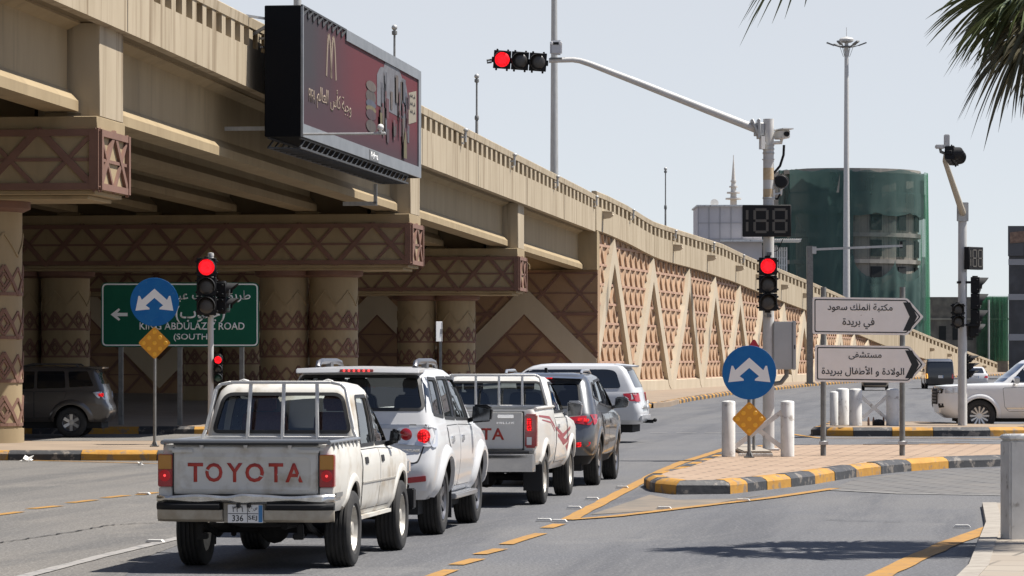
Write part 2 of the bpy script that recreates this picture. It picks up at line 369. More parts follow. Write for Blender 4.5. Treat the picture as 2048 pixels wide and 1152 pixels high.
M_tailamber = mat("amber_lamp_lens", (0.40, 0.17, 0.015), 0.12, coat=0.6)
M_clearlens = mat("clear_lamp_lens", (0.52, 0.53, 0.55), 0.1, 0.3, coat=0.8)
M_seat = mat("dark_red_seat_cloth", (0.085, 0.022, 0.022), 0.95, col2=(0.14, 0.05, 0.045), nscale=60)
M_seatgrey = mat("grey_seat_cloth", (0.05, 0.048, 0.046), 0.95)
M_dark_in = mat("dark_trim", (0.02, 0.02, 0.021), 0.85)

# ================================================================== THE SETTING
LANE = R(7.5)       # the lanes and the flyover run 7.5 degrees clockwise of the view
M_sand = mat("pale_sandy_ground", (0.28, 0.22, 0.155), 0.95, col2=(0.24, 0.185, 0.13), nscale=0.3)
M_road = asphalt_mat("worn_asphalt", (0.118, 0.119, 0.125), (0.152, 0.147, 0.141), (0.084, 0.085, 0.091), LANE)
M_roadfar = asphalt_mat("dusty_asphalt", (0.146, 0.139, 0.130), (0.182, 0.167, 0.148), (0.104, 0.101, 0.098), LANE)
M_dust = mat("dusty_gutter", (0.20, 0.16, 0.12), 0.95, col2=(0.13, 0.115, 0.095), nscale=1.5)
M_pave = brick_mat("pinkish_block_paving", (0.34, 0.24, 0.165), (0.285, 0.198, 0.135), (0.15, 0.108, 0.075), 0.62, 0.36, 0.035, 0.9, 0.2, noise=(0.34, 0.245, 0.17))
M_pavegrey = brick_mat("grey_block_crossing", (0.135, 0.13, 0.125), (0.118, 0.115, 0.11), (0.068, 0.065, 0.063), 0.55, 0.42, 0.05, 0.9, 0.45, noise=(0.15, 0.138, 0.124))
M_slab = brick_mat("pale_paving_slabs", (0.30, 0.26, 0.21), (0.26, 0.225, 0.185), (0.13, 0.115, 0.095), 0.95, 0.8, 0.022, 0.9, 0.30, noise=(0.27, 0.225, 0.175))
M_dustpave = mat("dusty_pavement", (0.27, 0.205, 0.145), 0.95, col2=(0.21, 0.16, 0.115), nscale=0.8)

def sheet(name, pts, z, m):
    b = MB(); b.add([(p[0], p[1], z) for p in pts], [tuple(range(len(pts)))]); o = b.build(name, m, smooth=False); return struct(o)
g = MB(); g.add([(-3000, -200, -0.03), (3000, -200, -0.03), (3000, 4500, -0.03), (-3000, 4500, -0.03)], [(0, 1, 2, 3)]); struct(g.build("ground", M_sand, smooth=False))
sheet("road", [(-90, 4), (40, 4), (160, 330), (210, 470), (60, 470), (-90, 300)], 0.0, M_road)
# dusty carriageway on the left, next to the flyover
sheet("road", [(-45, 5), (-3.45, 29.5), (-3.7, 34), (-3.3, 42), (-2.6, 50), (-1.6, 64), (-1.0, 78), (0.5, 92), (-45, 92)], 0.004, M_roadfar)
KH = 0.2
def kerb(pts, lens, mats=None, h=KH, closed=False, first=0):
    """painted kerb stones along a line; the pavement lies on its left"""
    b = MB(); mats = mats or [M_kyel, M_kblk]
    pts = [Vector((p[0], p[1])) for p in pts]
    if closed: pts.append(pts[0])
    # resample with breaks
    acc = [0.0]
    for a, c in zip(pts, pts[1:]): acc.append(acc[-1] + (c - a).length)
    tot = acc[-1]
    def at(d):
        d = min(max(d, 0), tot)
        for i in range(len(pts) - 1):
            if d <= acc[i + 1] + 1e-9:
                t = (d - acc[i]) / max(1e-9, acc[i + 1] - acc[i]); return pts[i].lerp(pts[i + 1], t)
        return pts[-1]
    def nrm(d):
        a = at(d - 0.25); c = at(d + 0.25); e = (c - a).normalized(); return Vector((-e.y, e.x))
    d = 0.0; k = 0
    while d < tot - 0.05:
        L = lens[k % len(lens)] if k < len(lens) else lens[-1] * rnd.uniform(0.92, 1.08)
        e = min(tot, d + L); ns = max(1, int((e - d) / 0.45))
        jz = rnd.uniform(-0.008, 0.008); jo = rnd.uniform(-0.012, 0.012); rings = []
        for i in range(ns + 1):
            q = d + 0.006 + (e - d - 0.012) * i / ns; p = at(q); n = nrm(q); w = rnd.uniform(-0.006, 0.006)
            prof = [(jo, -0.02), (jo + 0.005, h * 0.66 + w), (jo + 0.035 + w, h * 0.80 + jz), (0.11, h + jz), (0.26, h + jz + 0.003), (0.26, -0.02)]
            rings.append([(p.x + n.x * o, p.y + n.y * o, z) for o, z in prof])
        b.loft(rings, mi=(k + first) % 2); d = e; k += 1
    o = b.build("kerb", mats, angle=25); return struct(o)
def island(name, pts, m, h=KH):
    b = MB(); n = len(pts); b.add([(p[0], p[1], h - 0.004) for p in pts] + [(p[0], p[1], -0.02) for p in pts],
        [tuple(range(n))] + [(i, (i + 1) % n, (i + 1) % n + n, i + n) for i in range(n)])
    return struct(b.build(name, m, smooth=False))
def inset(pts, d): return [tuple(p) for p in grow([tuple(p[:2]) for p in pts], -d)]

# splitter island in front (right of the queue), counter-clockwise
isl1 = [(2.06, 53.2), (2.10, 51.3), (2.42, 50.15), (3.18, 50.3), (3.85, 51.9), (4.75, 54.1), (5.68, 57.2), (6.72, 59.9), (8.04, 62.3), (9.4, 63.6), (13.5, 66.0), (26, 70)]
isl1b = [(26, 75), (13, 72.8), (5.1, 71.2), (3.75, 64.4), (2.75, 57.2), (2.25, 54.6)]
kerb(isl1, [0.55, 0.9, 0.62, 1.0, 0.9, 0.8, 0.95, 1.2, 1.35, 1.6, 1.7, 1.6, 1.7], first=1)
kerb(isl1b + [isl1[0]], [1.2], first=0)
island("pavement", inset(isl1 + isl1b, 0.25), M_pave)
# second island behind it, under the right-hand signal pole
isl2 = [(7.75, 88.6), (8.3, 87.6), (11.9, 87.6), (13.2, 88.0), (14.0, 89.6), (26, 91.3), (26, 92.6), (14, 92.4), (12.6, 93.4), (11.2, 96.5), (8.9, 96.5)]
kerb(isl2[:6], [0.75, 0.85, 1.0, 1.05, 1.5, 1.2, 1.0], first=1, h=0.23)
kerb(isl2[6:] + [isl2[0]], [1.1], h=0.23)
island("pavement", inset(isl2, 0.22), M_dustpave, h=0.23)
# island under the flyover edge, left
isl3 = [(-60, 67.2), (-14, 67.2), (-7.4, 66.6), (-5.2, 66.4), (-4.55, 67.2), (-4.2, 69.6), (-4.3, 73.6), (-5.0, 74.9), (-60, 75.2)]
kerb(isl3[:8], [45.6, 1.55, 1.5, 1.5, 1.45, 1.5, 1.3], first=1)
kerb([(-5.0, 74.9), (-40, 75.2)], [1.4])
island("pavement", inset(isl3, 0.25), M_dustpave)
# far side of the U-turn under the flyover
isl4 = [(-70, 90.5), (-7.4, 90.2), (-6.2, 91.5), (-5.6, 97), (-3.6, 118), (-0.4, 146), (3.0, 170), (4.0, 176.4), (-70, 182.5)]
kerb(isl4[:8], [1.4])
island("pavement", inset(isl4, 0.25), M_dustpave)
# pavement along the ramp wall, bending right
KR = [(5.4, 136.5), (5.9, 141), (8.4, 160), (12.0, 187), (21.9, 248), (31, 296), (41.5, 341), (56, 396), (73, 458)]
WALLXY = [(4.03, 176.25), (10.15, 205), (18.3, 248), (27.0, 290), (37.4, 341), (50.0, 395), (66.0, 460), (80, 512)]
kerb([KR[0]] + [(6.4, 142)] + KR[2:], [1.25], h=0.2)
island("pavement", [(5.7, 137.5), (6.6, 142)] + [(x - 0.22, y) for x, y in KR[2:]] + [(66.0, 461), (50.2, 396), (37.6, 342), (27.2, 291), (18.5, 249), (10.5, 206), (5.2, 178), (5.4, 165)], M_dustpave)
# near pavement, bottom right
near = [(3.4, 27.0), (4.42, 32.2), (5.75, 40.6), (6.45, 46.0), (16, 50), (16, 27)]
sheet("pavement", near, 0.055, M_slab)
eb = MB()
for a, c in zip(near[:4], near[1:4]):
    a = Vector((*a, 0)); c = Vector((*c, 0)); d = (c - a).normalized(); n = Vector((d.y, -d.x, 0)); L = (c - a).length; k = 0.0
    while k < L:
        e = min(L, k + 0.98)
        p, q = a + d * k, a + d * (e - 0.015)
        eb.add([(*(p - n * .12).xy, 0.0), (*(q - n * .12).xy, 0.0), (*(p - n * .11).xy, 0.062), (*(q - n * .11).xy, 0.062), (*(p + n * .08).xy, 0.064), (*(q + n * .08).xy, 0.064), (*(p + n * .08).xy, 0.0), (*(q + n * .08).xy, 0.0)],
               [(0, 1, 3, 2), (2, 3, 5, 4), (4, 5, 7, 6), (0, 2, 4, 6), (1, 7, 5, 3)])
        k = e
struct(eb.build("kerb", mat("pale_edging_stone", (0.32, 0.29, 0.245), 0.9, col2=(0.26, 0.23, 0.195), nscale=5), smooth=False))
# markings
def ribbon(name, pts, w, z, m, wob=0.0):
    b = MB(); pts = [Vector((p[0], p[1])) for p in pts]; dn = []
    for a, c in zip(pts, pts[1:]):
        k = max(1, int((c - a).length / 0.6)); dn += [a.lerp(c, i / k) for i in range(k)]
    dn.append(pts[-1]); vs = []
    for i, p in enumerate(dn):
        d = (dn[min(i + 1, len(dn) - 1)] - dn[max(0, i - 1)]).normalized(); n = Vector((-d.y, d.x))
        vs += [(*(p + n * (w / 2 + rnd.uniform(-wob, wob))), z), (*(p - n * (w / 2 + rnd.uniform(-wob, wob))), z)]
    b.add(vs, [(2 * i, 2 * i + 1, 2 * i + 3, 2 * i + 2) for i in range(len(dn) - 1)])
    return struct(b.build(name, m, smooth=False))
def gp(*xy): return [tuple(G(x, y)[:2]) for x, y in xy]
ribbon("road_marking", gp((1135, 1041), (1195, 1010), (1262, 975), (1318, 945), (1360, 927), (1420, 908), (1475, 890)), 0.20, 0.010, M_yel, 0.012)
ribbon("road_marking", gp((1135, 1041), (1230, 1034), (1330, 1022), (1430, 1010), (1540, 997), (1670, 978)), 0.17, 0.014, M_yel, 0.012)
for q in (((1092, 1057), (1118, 1049)), ((1010, 1090), (1082, 1068)), ((958, 1110), (1002, 1099)), ((912, 1131), (956, 1119)), ((858, 1158), (902, 1141)), ((790, 1186), (838, 1170))):
    ribbon("road_marking", gp(*q), 0.16, 0.010, M_yel, 0.01)
ribbon("road_marking", gp((1650, 1215), (1772, 1146), (1893, 1090), (2014, 1044), (2110, 1010)), 0.24, 0.010, M_yel, 0.015)
ribbon("road_marking", gp((-120, 1205), (50, 1154), (200, 1115), (350, 1079), (520, 1040), (700, 998)), 0.15, 0.012, M_whl, 0.008)
for x0, y0, x1, y1 in ((-30, 1034, 40, 1025), (62, 1019, 118, 1013), (140, 1007, 188, 1001), (208, 997, 254, 992), (278, 991, 312, 986), (345, 979, 372, 974)):
    ribbon("road_marking", gp((x0, y0), (x1, y1)), 0.17, 0.012, M_yel, 0.01)
ribbon("road_marking", gp((-200, 918), (0, 920), (160, 924), (310, 928), (420, 926)), 0.16, 0.012, M_yel, 0.012)
ribbon("road_marking", gp((1585, 869), (1640, 877), (1900, 877), (2080, 880)), 0.2, 0.012, M_yel, 0.01)
for x0, x1 in ((1300, 1335), (1352, 1392), (1410, 1445), (1462, 1490)):
    ribbon("road_marking", [tuple(G(x0, 866)[:2]), tuple(G(x1, 866)[:2])], 0.28, 0.010, M_whl, 0.01)
ribbon("road_marking", gp((1770, 885), (1990, 882)), 0.3, 0.010, M_whl, 0.01)
sheet("crosswalk", [G(1655, 980).xy[:], G(1710, 959).xy[:], G(1800, 948).xy[:], G(1906, 940).xy[:], G(2080, 935).xy[:], G(2080, 992).xy[:], G(1800, 987).xy[:]], 0.006, M_pavegrey)
ribbon("road_marking", gp((1660, 981), (1800, 988), (2080, 993)), 0.14, 0.012, mat("chalk_line", (0.27, 0.26, 0.24), 0.9, col2=(0.20, 0.19, 0.18), nscale=4), 0.008)
sheet("road", [G(1180, 1030).xy[:], G(1300, 990).xy[:], G(1350, 1000).xy[:], G(1470, 998).xy[:], G(1530, 990).xy[:], G(1420, 1009).xy[:], G(1330, 1020).xy[:]], 0.005, M_dust)
sheet("road", [G(-60, 911).xy[:], G(320, 916).xy[:], G(320, 924).xy[:], G(-60, 921).xy[:]], 0.006, M_dust)
# cracks in the asphalt
M_crack = mat("crack_dark", (0.028, 0.028, 0.028), 0.9)
for q in (((1650, 1040), (1700, 1043), (1760, 1044), (1812, 1045)), ((-20, 1090), (60, 1078), (140, 1066), (215, 1052), (280, 1048), (318, 1047))):
    b = MB(); pts = gp(*q); out = []
    for a, c in zip(pts, pts[1:]):
        for i in range(8): t = i / 8; out.append((a[0] + (c[0] - a[0]) * t + rnd.uniform(-.02, .02), a[1] + (c[1] - a[1]) * t + rnd.uniform(-.035, .035)))
    ribbon("road_crack", out, 0.03, 0.013, M_crack, 0.012)
# raised road studs
sb = MB(); sb.lathe([(0.085, 0.0), (0.08, 0.012), (0.05, 0.022), (0, 0.024)], 12); stud_me = sb.mesh("stud")
sb2 = MB(); sb2.prism([(-.10, 0), (.10, 0), (.075, .025), (-.075, .025)], XZ(), -0.05, 0.05); stud = sb2.build("road_stud", mat("white_stud", (0.62, 0.60, 0.56), 0.5))
for i, (x, y) in enumerate(((310, 1086), (287, 990), (1118, 1045), (1088, 1043), (1148, 1018), (1184, 1000), (1244, 977), (1328, 1019), (1486, 1003), (1924, 1056))):
    o = stud if i == 0 else stud.copy()
    if i: COL.objects.link(o)
    o.location = G(x, y) + Vector((0, 0, 0.013)); o.rotation_euler = (0, 0, -LANE)
    where = ("on the white lane line beside the old pickup", "at the end of the yellow dashes left of the old pickup", "at the tip of the yellow chevron", "just left of the yellow chevron tip", "outside the yellow line, nearest the chevron tip", "outside the yellow line, between two others", "outside the yellow line, close to the kerb nose",
             "on the lower yellow line, middle of the chevron", "on the lower yellow line below the yellow kerb", "beside the yellow edge line by the near pavement")[i]
    tag(o, "white raised road stud " + where, "road stud", "white road studs along the painted lines")
# litter by the left kerb
for i, (x, y, s) in enumerate(((55, 924, 0.16), (281, 932, 0.09), (75, 917, 0.08))):
    b = MB()
    for k in range(3):
        a = rnd.uniform(0, 6); b.add([(-s, -s * .5, 0), (s, -s * .4, 0.02), (s * .6, s * .5, s * .7), (-s * .5, s * .4, s * .3)], [(0, 1, 2, 3)])
        b.v[-4:] = [tuple(Matrix.Rotation(a, 3, 'Z') @ Vector(v)) for v in b.v[-4:]]
    o = b.build("litter", mat("white_paper", (0.7, 0.68, 0.64), 0.8), smooth=False); o.location = G(x, y) + Vector((0, 0, 0.02))
    tag(o, ("largest crumpled white paper lying by the left kerb", "small white scrap of litter near the old pickup's tail lamp", "tiny white scrap right against the left kerb")[i], "litter")

# ================================================================== FLYOVER (x across, y along, in its own frame)
BO = (-8.57, 73.0); BA = R(7.0)
def BW(u, v, z=0): return Vector((BO[0] + math.sin(BA) * u + math.cos(BA) * v, BO[1] + math.cos(BA) * u - math.sin(BA) * v, z))
T_top = [(-45, 10.95), (0, 10.75), (40, 10.63), (100, 10.50), (104, 10.47)]
T_bot = [(-45, 9.32), (0, 9.04), (14, 8.88), (40, 8.60), (104, 8.55)]
T_gir = [(-45, 7.5), (0, 7.20), (43, 6.97), (73, 6.78), (104, 6.62)]
fly = thing("overpass", "long cream concrete flyover on patterned round columns crossing the left half", "overpass", (*BO, 0), -BA)
VL = -46.0; UA = 104.0; U0 = -165
us = [U0 + i * 6 for i in range(45)]; us = [u for u in us if u < UA] + [UA]
d = MB(); d.loft([[(VL, u, lerp_table(T_bot, u) + 0.12), (-0.04, u, lerp_table(T_bot, u) + 0.06), (-0.04, u, lerp_table(T_bot, u) + 0.45), (VL, u, lerp_table(T_bot, u) + 0.5)] for u in us])
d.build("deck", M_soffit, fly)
def parapet(mb, sta, top, bot, pos, nrm_off, u0, u1, step, gap_mi=1):
    """fascia wall with a row of openings under a coping; pos(u, off, z) -> point, off grows outwards"""
    mb.loft([[pos(u, 0.0, bot(u)), pos(u, 0.25, bot(u)), pos(u, 0.25, top(u) - 0.78), pos(u, 0.0, top(u) - 0.78)] for u in sta])
    mb.loft([[pos(u, -0.02, top(u) - 0.29), pos(u, 0.27, top(u) - 0.29), pos(u, 0.29, top(u) - 0.05), pos(u, 0.22, top(u)), pos(u, 0.0, top(u))] for u in sta])
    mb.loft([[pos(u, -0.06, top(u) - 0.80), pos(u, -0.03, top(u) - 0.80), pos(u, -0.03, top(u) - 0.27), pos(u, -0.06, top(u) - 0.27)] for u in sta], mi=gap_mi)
    u = u0
    while u < u1:
        w = (step(u) if callable(step) else step) * 0.40
        mb.loft([[pos(q, 0.0, top(q) - 0.79), pos(q, 0.245, top(q) - 0.79), pos(q, 0.245, top(q) - 0.28), pos(q, 0.0, top(q) - 0.28)] for q in (u, u + w)])
        u += step(u) if callable(step) else step
M_gap = mat("dark_inner_face", (0.20, 0.145, 0.09), 0.9, col2=(0.15, 0.105, 0.065), nscale=2)  # darker brown than the fascia, set behind the openings
p = MB(); parapet(p, us, lambda u: lerp_table(T_top, u), lambda u: lerp_table(T_bot, u), lambda u, o, z: Vector((-0.04 + o, u, z)), 0, U0 + .5, UA, lambda u: lerp_table([(0, 1.10), (15, 1.13), (45, 1.31), (75, 1.55), (100, 1.8)], u))
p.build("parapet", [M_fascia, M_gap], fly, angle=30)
p = MB(); p.box(VL - 0.3, U0, 8.6, VL, UA, 10.4); p.build("parapet", M_fascia, fly)
# expansion joint seams on the fascia
p = MB()
for u in (0.6, 21, 43.6, 58, 73.8, 89): p.box(0.212, u - 0.012, lerp_table(T_bot, u) + 0.01, 0.218, u + 0.012, lerp_table(T_top, u) - 0.8)
p.build("joint", M_crack, fly)
# girders
piers = [0.0, 43.3, 73.5]
spans = [(-165, -45.2), (-44.8, -0.2), (0.2, 43.1), (43.5, 73.3), (73.7, UA)]
for (a, c) in spans:
    for k in range(16):
        v = -0.80 - 2.75 * k; b = MB(); rings = []
        for u in (a + 0.9, (c - 0.9 if c < UA else c - 0.05)):
            zb = lerp_table(T_gir, u); zt = lerp_table(T_bot, u) + 0.13
            rings.append([(v - .36, u, zb), (v + .36, u, zb), (v + .36, u, zb + .22), (v + .12, u, zb + .48), (v + .12, u, zt - .25), (v + .4, u, zt - .12), (v + .4, u, zt), (v - .4, u, zt), (v - .4, u, zt - .12), (v - .12, u, zt - .25), (v - .12, u, zb + .48), (v - .36, u, zb + .22)])
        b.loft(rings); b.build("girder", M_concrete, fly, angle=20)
def lat_face(b, x0, x1, z0, z1, per, fn, wA=.15, wB=.09, d=.05, mid=True, border=.14, ph=0.0):
    """criss-cross ribs on a flat face; fn(a, z, out) -> point"""
    def bar(p, q, w, dd): 
        A = fn(p[0], p[1], dd / 2); B_ = fn(q[0], q[1], dd / 2); up = (fn(p[0], p[1], 1.0) - fn(p[0], p[1], 0.0)); b.bar(A, B_, w, dd, up)
    if border:
        bar((x0, z0 + border / 2), (x1, z0 + border / 2), border, d + .012); bar((x0, z1 - border / 2), (x1, z1 - border / 2), border, d + .012)
    if mid: bar((x0, (z0 + z1) / 2), (x1, (z0 + z1) / 2), .07, d - .022)
    n0 = math.floor((x0 - ph) / per) - 1; n1 = math.ceil((x1 - ph) / per) + 1
    for s, w, dd in ((1, wA, d), (-1, wB, d - .012)):
        for i in range(n0, n1):
            for (a0, a1, q0, q1) in ((i * per, (i + .5) * per, z0, z1), ((i + .5) * per, (i + 1) * per, z1, z0)):
                if s < 0: q0, q1 = q1, q0
                a0 += ph; a1 += ph; p, q = [a0, q0], [a1, q1]
                if p[0] >= x1 or q[0] <= x0: continue
                if p[0] < x0: t = (x0 - p[0]) / (q[0] - p[0]); p = [x0, p[1] + (q[1] - p[1]) * t]
                if q[0] > x1: t = (x1 - p[0]) / (q[0] - p[0]); q = [x1, p[1] + (q[1] - p[1]) * t]
                bar(p, q, w, dd)
def pier(u, zb, zt, ncol):
    zg = lerp_table(T_gir, u)
    cap = MB(); cap.box(VL, u - 1.25, zt, 0.0, u + 1.25, zg - 0.10); cap.box(VL, u - 1.28, zb, 0.02, u + 1.28, zt - 0.004)
    cap.box(VL, u - 1.2, zb - .10, -0.06, u + 1.2, zb - .004); cap.box(VL, u - 1.05, zb - .19, -0.25, u + 1.05, zb - .104)
    # bearing plinths
    for k in range(16): cap.box(-0.80 - 2.75 * k - .4, u - 1.0, zg - .096, -0.80 - 2.75 * k + .4, u + 1.0, zg - .004)
    co = cap.build("pier_cap", M_concrete, fly, bevel=0.012, seg=1)
    lb = MB()
    lat_face(lb, VL, 0.02, zb, zt, 2.5, lambda a, z, o: Vector((a, u - 1.28 - o, z)))
    lat_face(lb, u - 1.27, u + 1.27, zb, zt, 2.54, lambda a, z, o: Vector((0.02 + o, a, z)), ph=u - 1.27, d=.07)
    for q in (u - 1.22, u + 1.22): lb.bar((0.07, q, zb), (0.07, q, zt), .14, .10, (1, 0, 0))
    lb.bar((-0.05, u - 1.31, zb), (-0.05, u - 1.31, zt), .2, .08, (0, 1, 0))
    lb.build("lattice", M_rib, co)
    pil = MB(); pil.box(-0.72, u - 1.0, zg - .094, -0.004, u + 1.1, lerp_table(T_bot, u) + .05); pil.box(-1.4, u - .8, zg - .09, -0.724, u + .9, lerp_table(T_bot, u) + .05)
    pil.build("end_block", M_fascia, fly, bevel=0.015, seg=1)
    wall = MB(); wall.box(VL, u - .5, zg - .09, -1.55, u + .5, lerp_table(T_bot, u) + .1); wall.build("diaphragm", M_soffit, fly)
    for k in range(ncol):
        v = -2.8 - (k % 2) * 1.72 - (k // 2) * 9.35
        c = MB(); c.lathe([(.82, 0.0), (.82, zb - .42)], 40, Matrix.Translation((v, u, 0))); c.lathe([(.86, 0), (.86, 0.5)], 40, Matrix.Translation((v, u, 0.0)))
        col = c.build("column", M_concrete, fly, angle=40)
        c = MB(); c.lathe([(.83, zb - .42), (1.0, zb - .34), (1.0, zb - .192)], 40, Matrix.Translation((v, u, 0))); c.build("collar", M_rib, col)
        r = MB()
        def cyl(pts, w, o=.035):
            for (t0, z0), (t1, z1) in zip(pts, pts[1:]):
                m = max(1, int(abs(t1 - t0) / 0.2))
                for i in range(m):
                    ta, tb = t0 + (t1 - t0) * i / m, t0 + (t1 - t0) * (i + 1) / m; za, zb_ = z0 + (z1 - z0) * i / m, z0 + (z1 - z0) * (i + 1) / m
                    A = Vector((v + math.cos(ta) * (.82 + o / 2), u + math.sin(ta) * (.82 + o / 2), za)); B_ = Vector((v + math.cos(tb) * (.82 + o / 2), u + math.sin(tb) * (.82 + o / 2), zb_))
                    r.bar(A, B_, w, o, (math.cos((ta + tb) / 2), math.sin((ta + tb) / 2), 0))
        H = zb - .42; z = H - 1.75; T0, T1 = -math.pi * 1.06, math.pi * .25; npk = 4; dt = (T1 - T0) / npk
        zz = lambda base, amp, s: [(T0 + dt * i / 2, base + (amp if (i + s) % 2 else 0)) for i in range(npk * 2 + 1)]
        while z > 0.2:
            cyl([(T0, z), (T1, z)], .07, .025); cyl(zz(z - .02, .62, 0), .085); cyl(zz(z + .05, .5, 1), .06, .028)
            for i in range(npk):
                tm = T0 + dt * (i + .5 * 1); cyl([(tm - .12, z + .3), (tm, z + .45), (tm + .12, z + .3), (tm, z + .15), (tm - .12, z + .3)], .045, .03)
            z -= .93
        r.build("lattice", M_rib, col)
        r = MB(); cyl(zz(H - .95, .5, 0), .05, .03); r.build("moulding", M_concrete, col)
pier(-45.0, 5.9, 7.2, 4); pier(0.0, 5.55, 7.0 - .18, 4); pier(43.3, 5.17, 6.72 - .18, 6); pier(73.5, 4.88, 6.42 - .1, 6)
# abutment at the end of the flyover, closing the view under the deck
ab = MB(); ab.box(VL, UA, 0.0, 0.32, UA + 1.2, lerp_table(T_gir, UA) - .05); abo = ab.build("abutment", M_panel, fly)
ab = MB(); ab.box(VL, UA + .6, lerp_table(T_gir, UA) - .046, 0.3, UA + 1.2, lerp_table(T_bot, UA) + .1); ab.box(-0.9, UA - .15, lerp_table(T_gir, UA) - .04, 0.30, UA + .596, lerp_table(T_bot, UA) + .05); ab.build("end_block", M_concrete, fly)
lb = MB(); fA = lambda a, z, o: Vector((a, UA - o, z))
zr = [0.1, 2.2, 4.3, 6.45]
for z0, z1 in zip(zr, zr[1:]): lat_face(lb, VL, 0.3, z0, z1, 3.85, fA, wA=.14, wB=.12, mid=True, border=.08, ph=-3.5)
lb.build("lattice", M_rib, abo)
ch = MB()
for k in range(-1, 6):
    vp = -3.5 - 7.7 * k
    for s in (-1, 1):
        q = [(0, 5.75), (3.85 * s, 1.9), (3.85 * s, .45), (0, 4.3)]
        q = [(vp + a, z) for a, z in q]
        if k == -1:
            if s > 0: continue
            q = [(max(VL, a), z) if a <= .28 else (0.28, 1.9 + (.28 - (vp - 3.85)) if i == 0 else .45 + (.28 - (vp - 3.85))) for i, (a, z) in enumerate(q)]
        elif k == 0 and s > 0:
            q = [(vp, 5.75), (0.28, 5.75 - 3.78), (0.28, 4.3 - 3.78), (vp, 4.3)]
        ch.prism(q, lambda a, z, o: fA(a, z, o), 0.0, 0.10)
ch.build("chevron_band", M_zig, abo)

# ------------------------------------------------------------------ ramp wall bending away to the right
ramp = thing("ramp_wall", "tall tan retaining wall with zigzag bands and triangular ribs carrying the descending ramp", "wall", (0, 0, 0))
wx = [Vector(p) for p in WALLXY]; sacc = [0.0]
for a, c in zip(wx, wx[1:]): sacc.append(sacc[-1] + (c - a).length)
ST = sacc[-1]
def cr(p0, p1, p2, p3, t):
    return 0.5 * ((2 * p1) + (-p0 + p2) * t + (2 * p0 - 5 * p1 + 4 * p2 - p3) * t * t + (-p0 + 3 * p1 - 3 * p2 + p3) * t ** 3)
def Wp(s):
    s = min(max(s, 0), ST)
    for i in range(len(wx) - 1):
        if s <= sacc[i + 1] + 1e-6:
            t = (s - sacc[i]) / (sacc[i + 1] - sacc[i])
            pm = wx[i - 1] if i else wx[0] * 2 - wx[1] + Vector((-1.0, 0)); pn = wx[i + 2] if i + 2 < len(wx) else wx[-1] * 2 - wx[-2]
            return cr(pm, wx[i], wx[i + 1], pn, t)
    return wx[-1]
def Wn(s):
    d = (Wp(s + .5) - Wp(s - .5)).normalized(); return Vector((d.y, -d.x))
def W(s, o, z):
    p = Wp(s) + Wn(s) * o; return Vector((p.x, p.y, z))
def s_at(px, off=.33):
    a, b_ = 0.0, ST
    for _ in range(40):
        m = (a + b_) / 2; p = W(m, off, 0)
        if 1024 + F * p.x / p.y < px: a = m
        else: b_ = m
    return a
def z_at(px, py): s = s_at(px); return s, EYE - (py - HZ) * W(s, .33, 0).y / F
T_rt = [z_at(*q) for q in ((1199, 383), (1256, 411), (1280, 426), (1303, 441), (1334, 452), (1366, 462), (1399, 473), (1446, 488), (1500, 514), (1554, 535), (1617, 561), (1649, 575), (1689, 593), (1740, 618), (1820, 655), (1900, 688), (2000, 727))]
T_rbot = [z_at(*q) for q in ((1199, 461), (1256, 486), (1303, 511), (1334, 523), (1402, 541), (1465, 562), (1511, 581), (1554, 598), (1615, 621), (1700, 661), (1800, 702), (1900, 731))]
T_old = [(0, 10.33), (12, 10.05), (29.4, 9.50), (52, 9.05), (73.1, 8.75), (95, 8.1), (116, 7.40), (142, 6.55), (168, 5.75), (195, 4.75), (223.5, 3.75), (290, 1.45), (330, 1.0)]
rt = lambda s: lerp_table(T_rt, s)
rb = lambda s: max(lerp_table(T_rbot, s), -0.05) if s < T_rbot[-1][0] else -0.05
ss = [i * 3.0 for i in range(int(ST / 3) + 1)]
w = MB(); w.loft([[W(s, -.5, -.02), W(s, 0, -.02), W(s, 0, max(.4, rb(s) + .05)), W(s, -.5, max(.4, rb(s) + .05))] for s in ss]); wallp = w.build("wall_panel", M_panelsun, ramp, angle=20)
w = MB(); w.loft([[W(s, 0, 0), W(s, .28, 0), W(s, .28, min(.75, max(.3, rb(s)))), W(s, .02, min(.8, max(.35, rb(s))))] for s in ss]); w.build("plinth", M_zig, ramp)
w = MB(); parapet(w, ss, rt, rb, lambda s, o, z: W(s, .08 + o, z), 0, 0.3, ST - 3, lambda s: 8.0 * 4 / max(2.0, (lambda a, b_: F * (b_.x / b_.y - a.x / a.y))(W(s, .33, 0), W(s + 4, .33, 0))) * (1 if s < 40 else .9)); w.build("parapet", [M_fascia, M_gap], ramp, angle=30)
lb = MB(); smax = 215; PT = 1.75
z = .78
row = 0
while z < 8.6:
    h = 1.02
    s = 0.0
    while s < smax:
        zt = rb(s + .6) - .02
        if z < zt:
            e = s + PT; z1 = min(z + h, zt); f = (z1 - z) / h
            lb.bar(W(s, .045, z), W(e, .045, z), .13, .11, (*Wn(s), 0))
            m = s + PT / 2
            lb.bar(W(s, .05, z), W(s + PT / 2 * f, .05, z1), .14, .12, (*Wn(s), 0), mi=1); lb.bar(W(e, .045, z), W(e - PT / 2 * f, .045, z1), .14, .11, (*Wn(s), 0), mi=1)
        s += PT
    z += h; row += 1
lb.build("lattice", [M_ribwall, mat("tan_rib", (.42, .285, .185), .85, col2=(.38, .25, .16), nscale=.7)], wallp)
zb = MB(); s = -1.2; per = 13.0
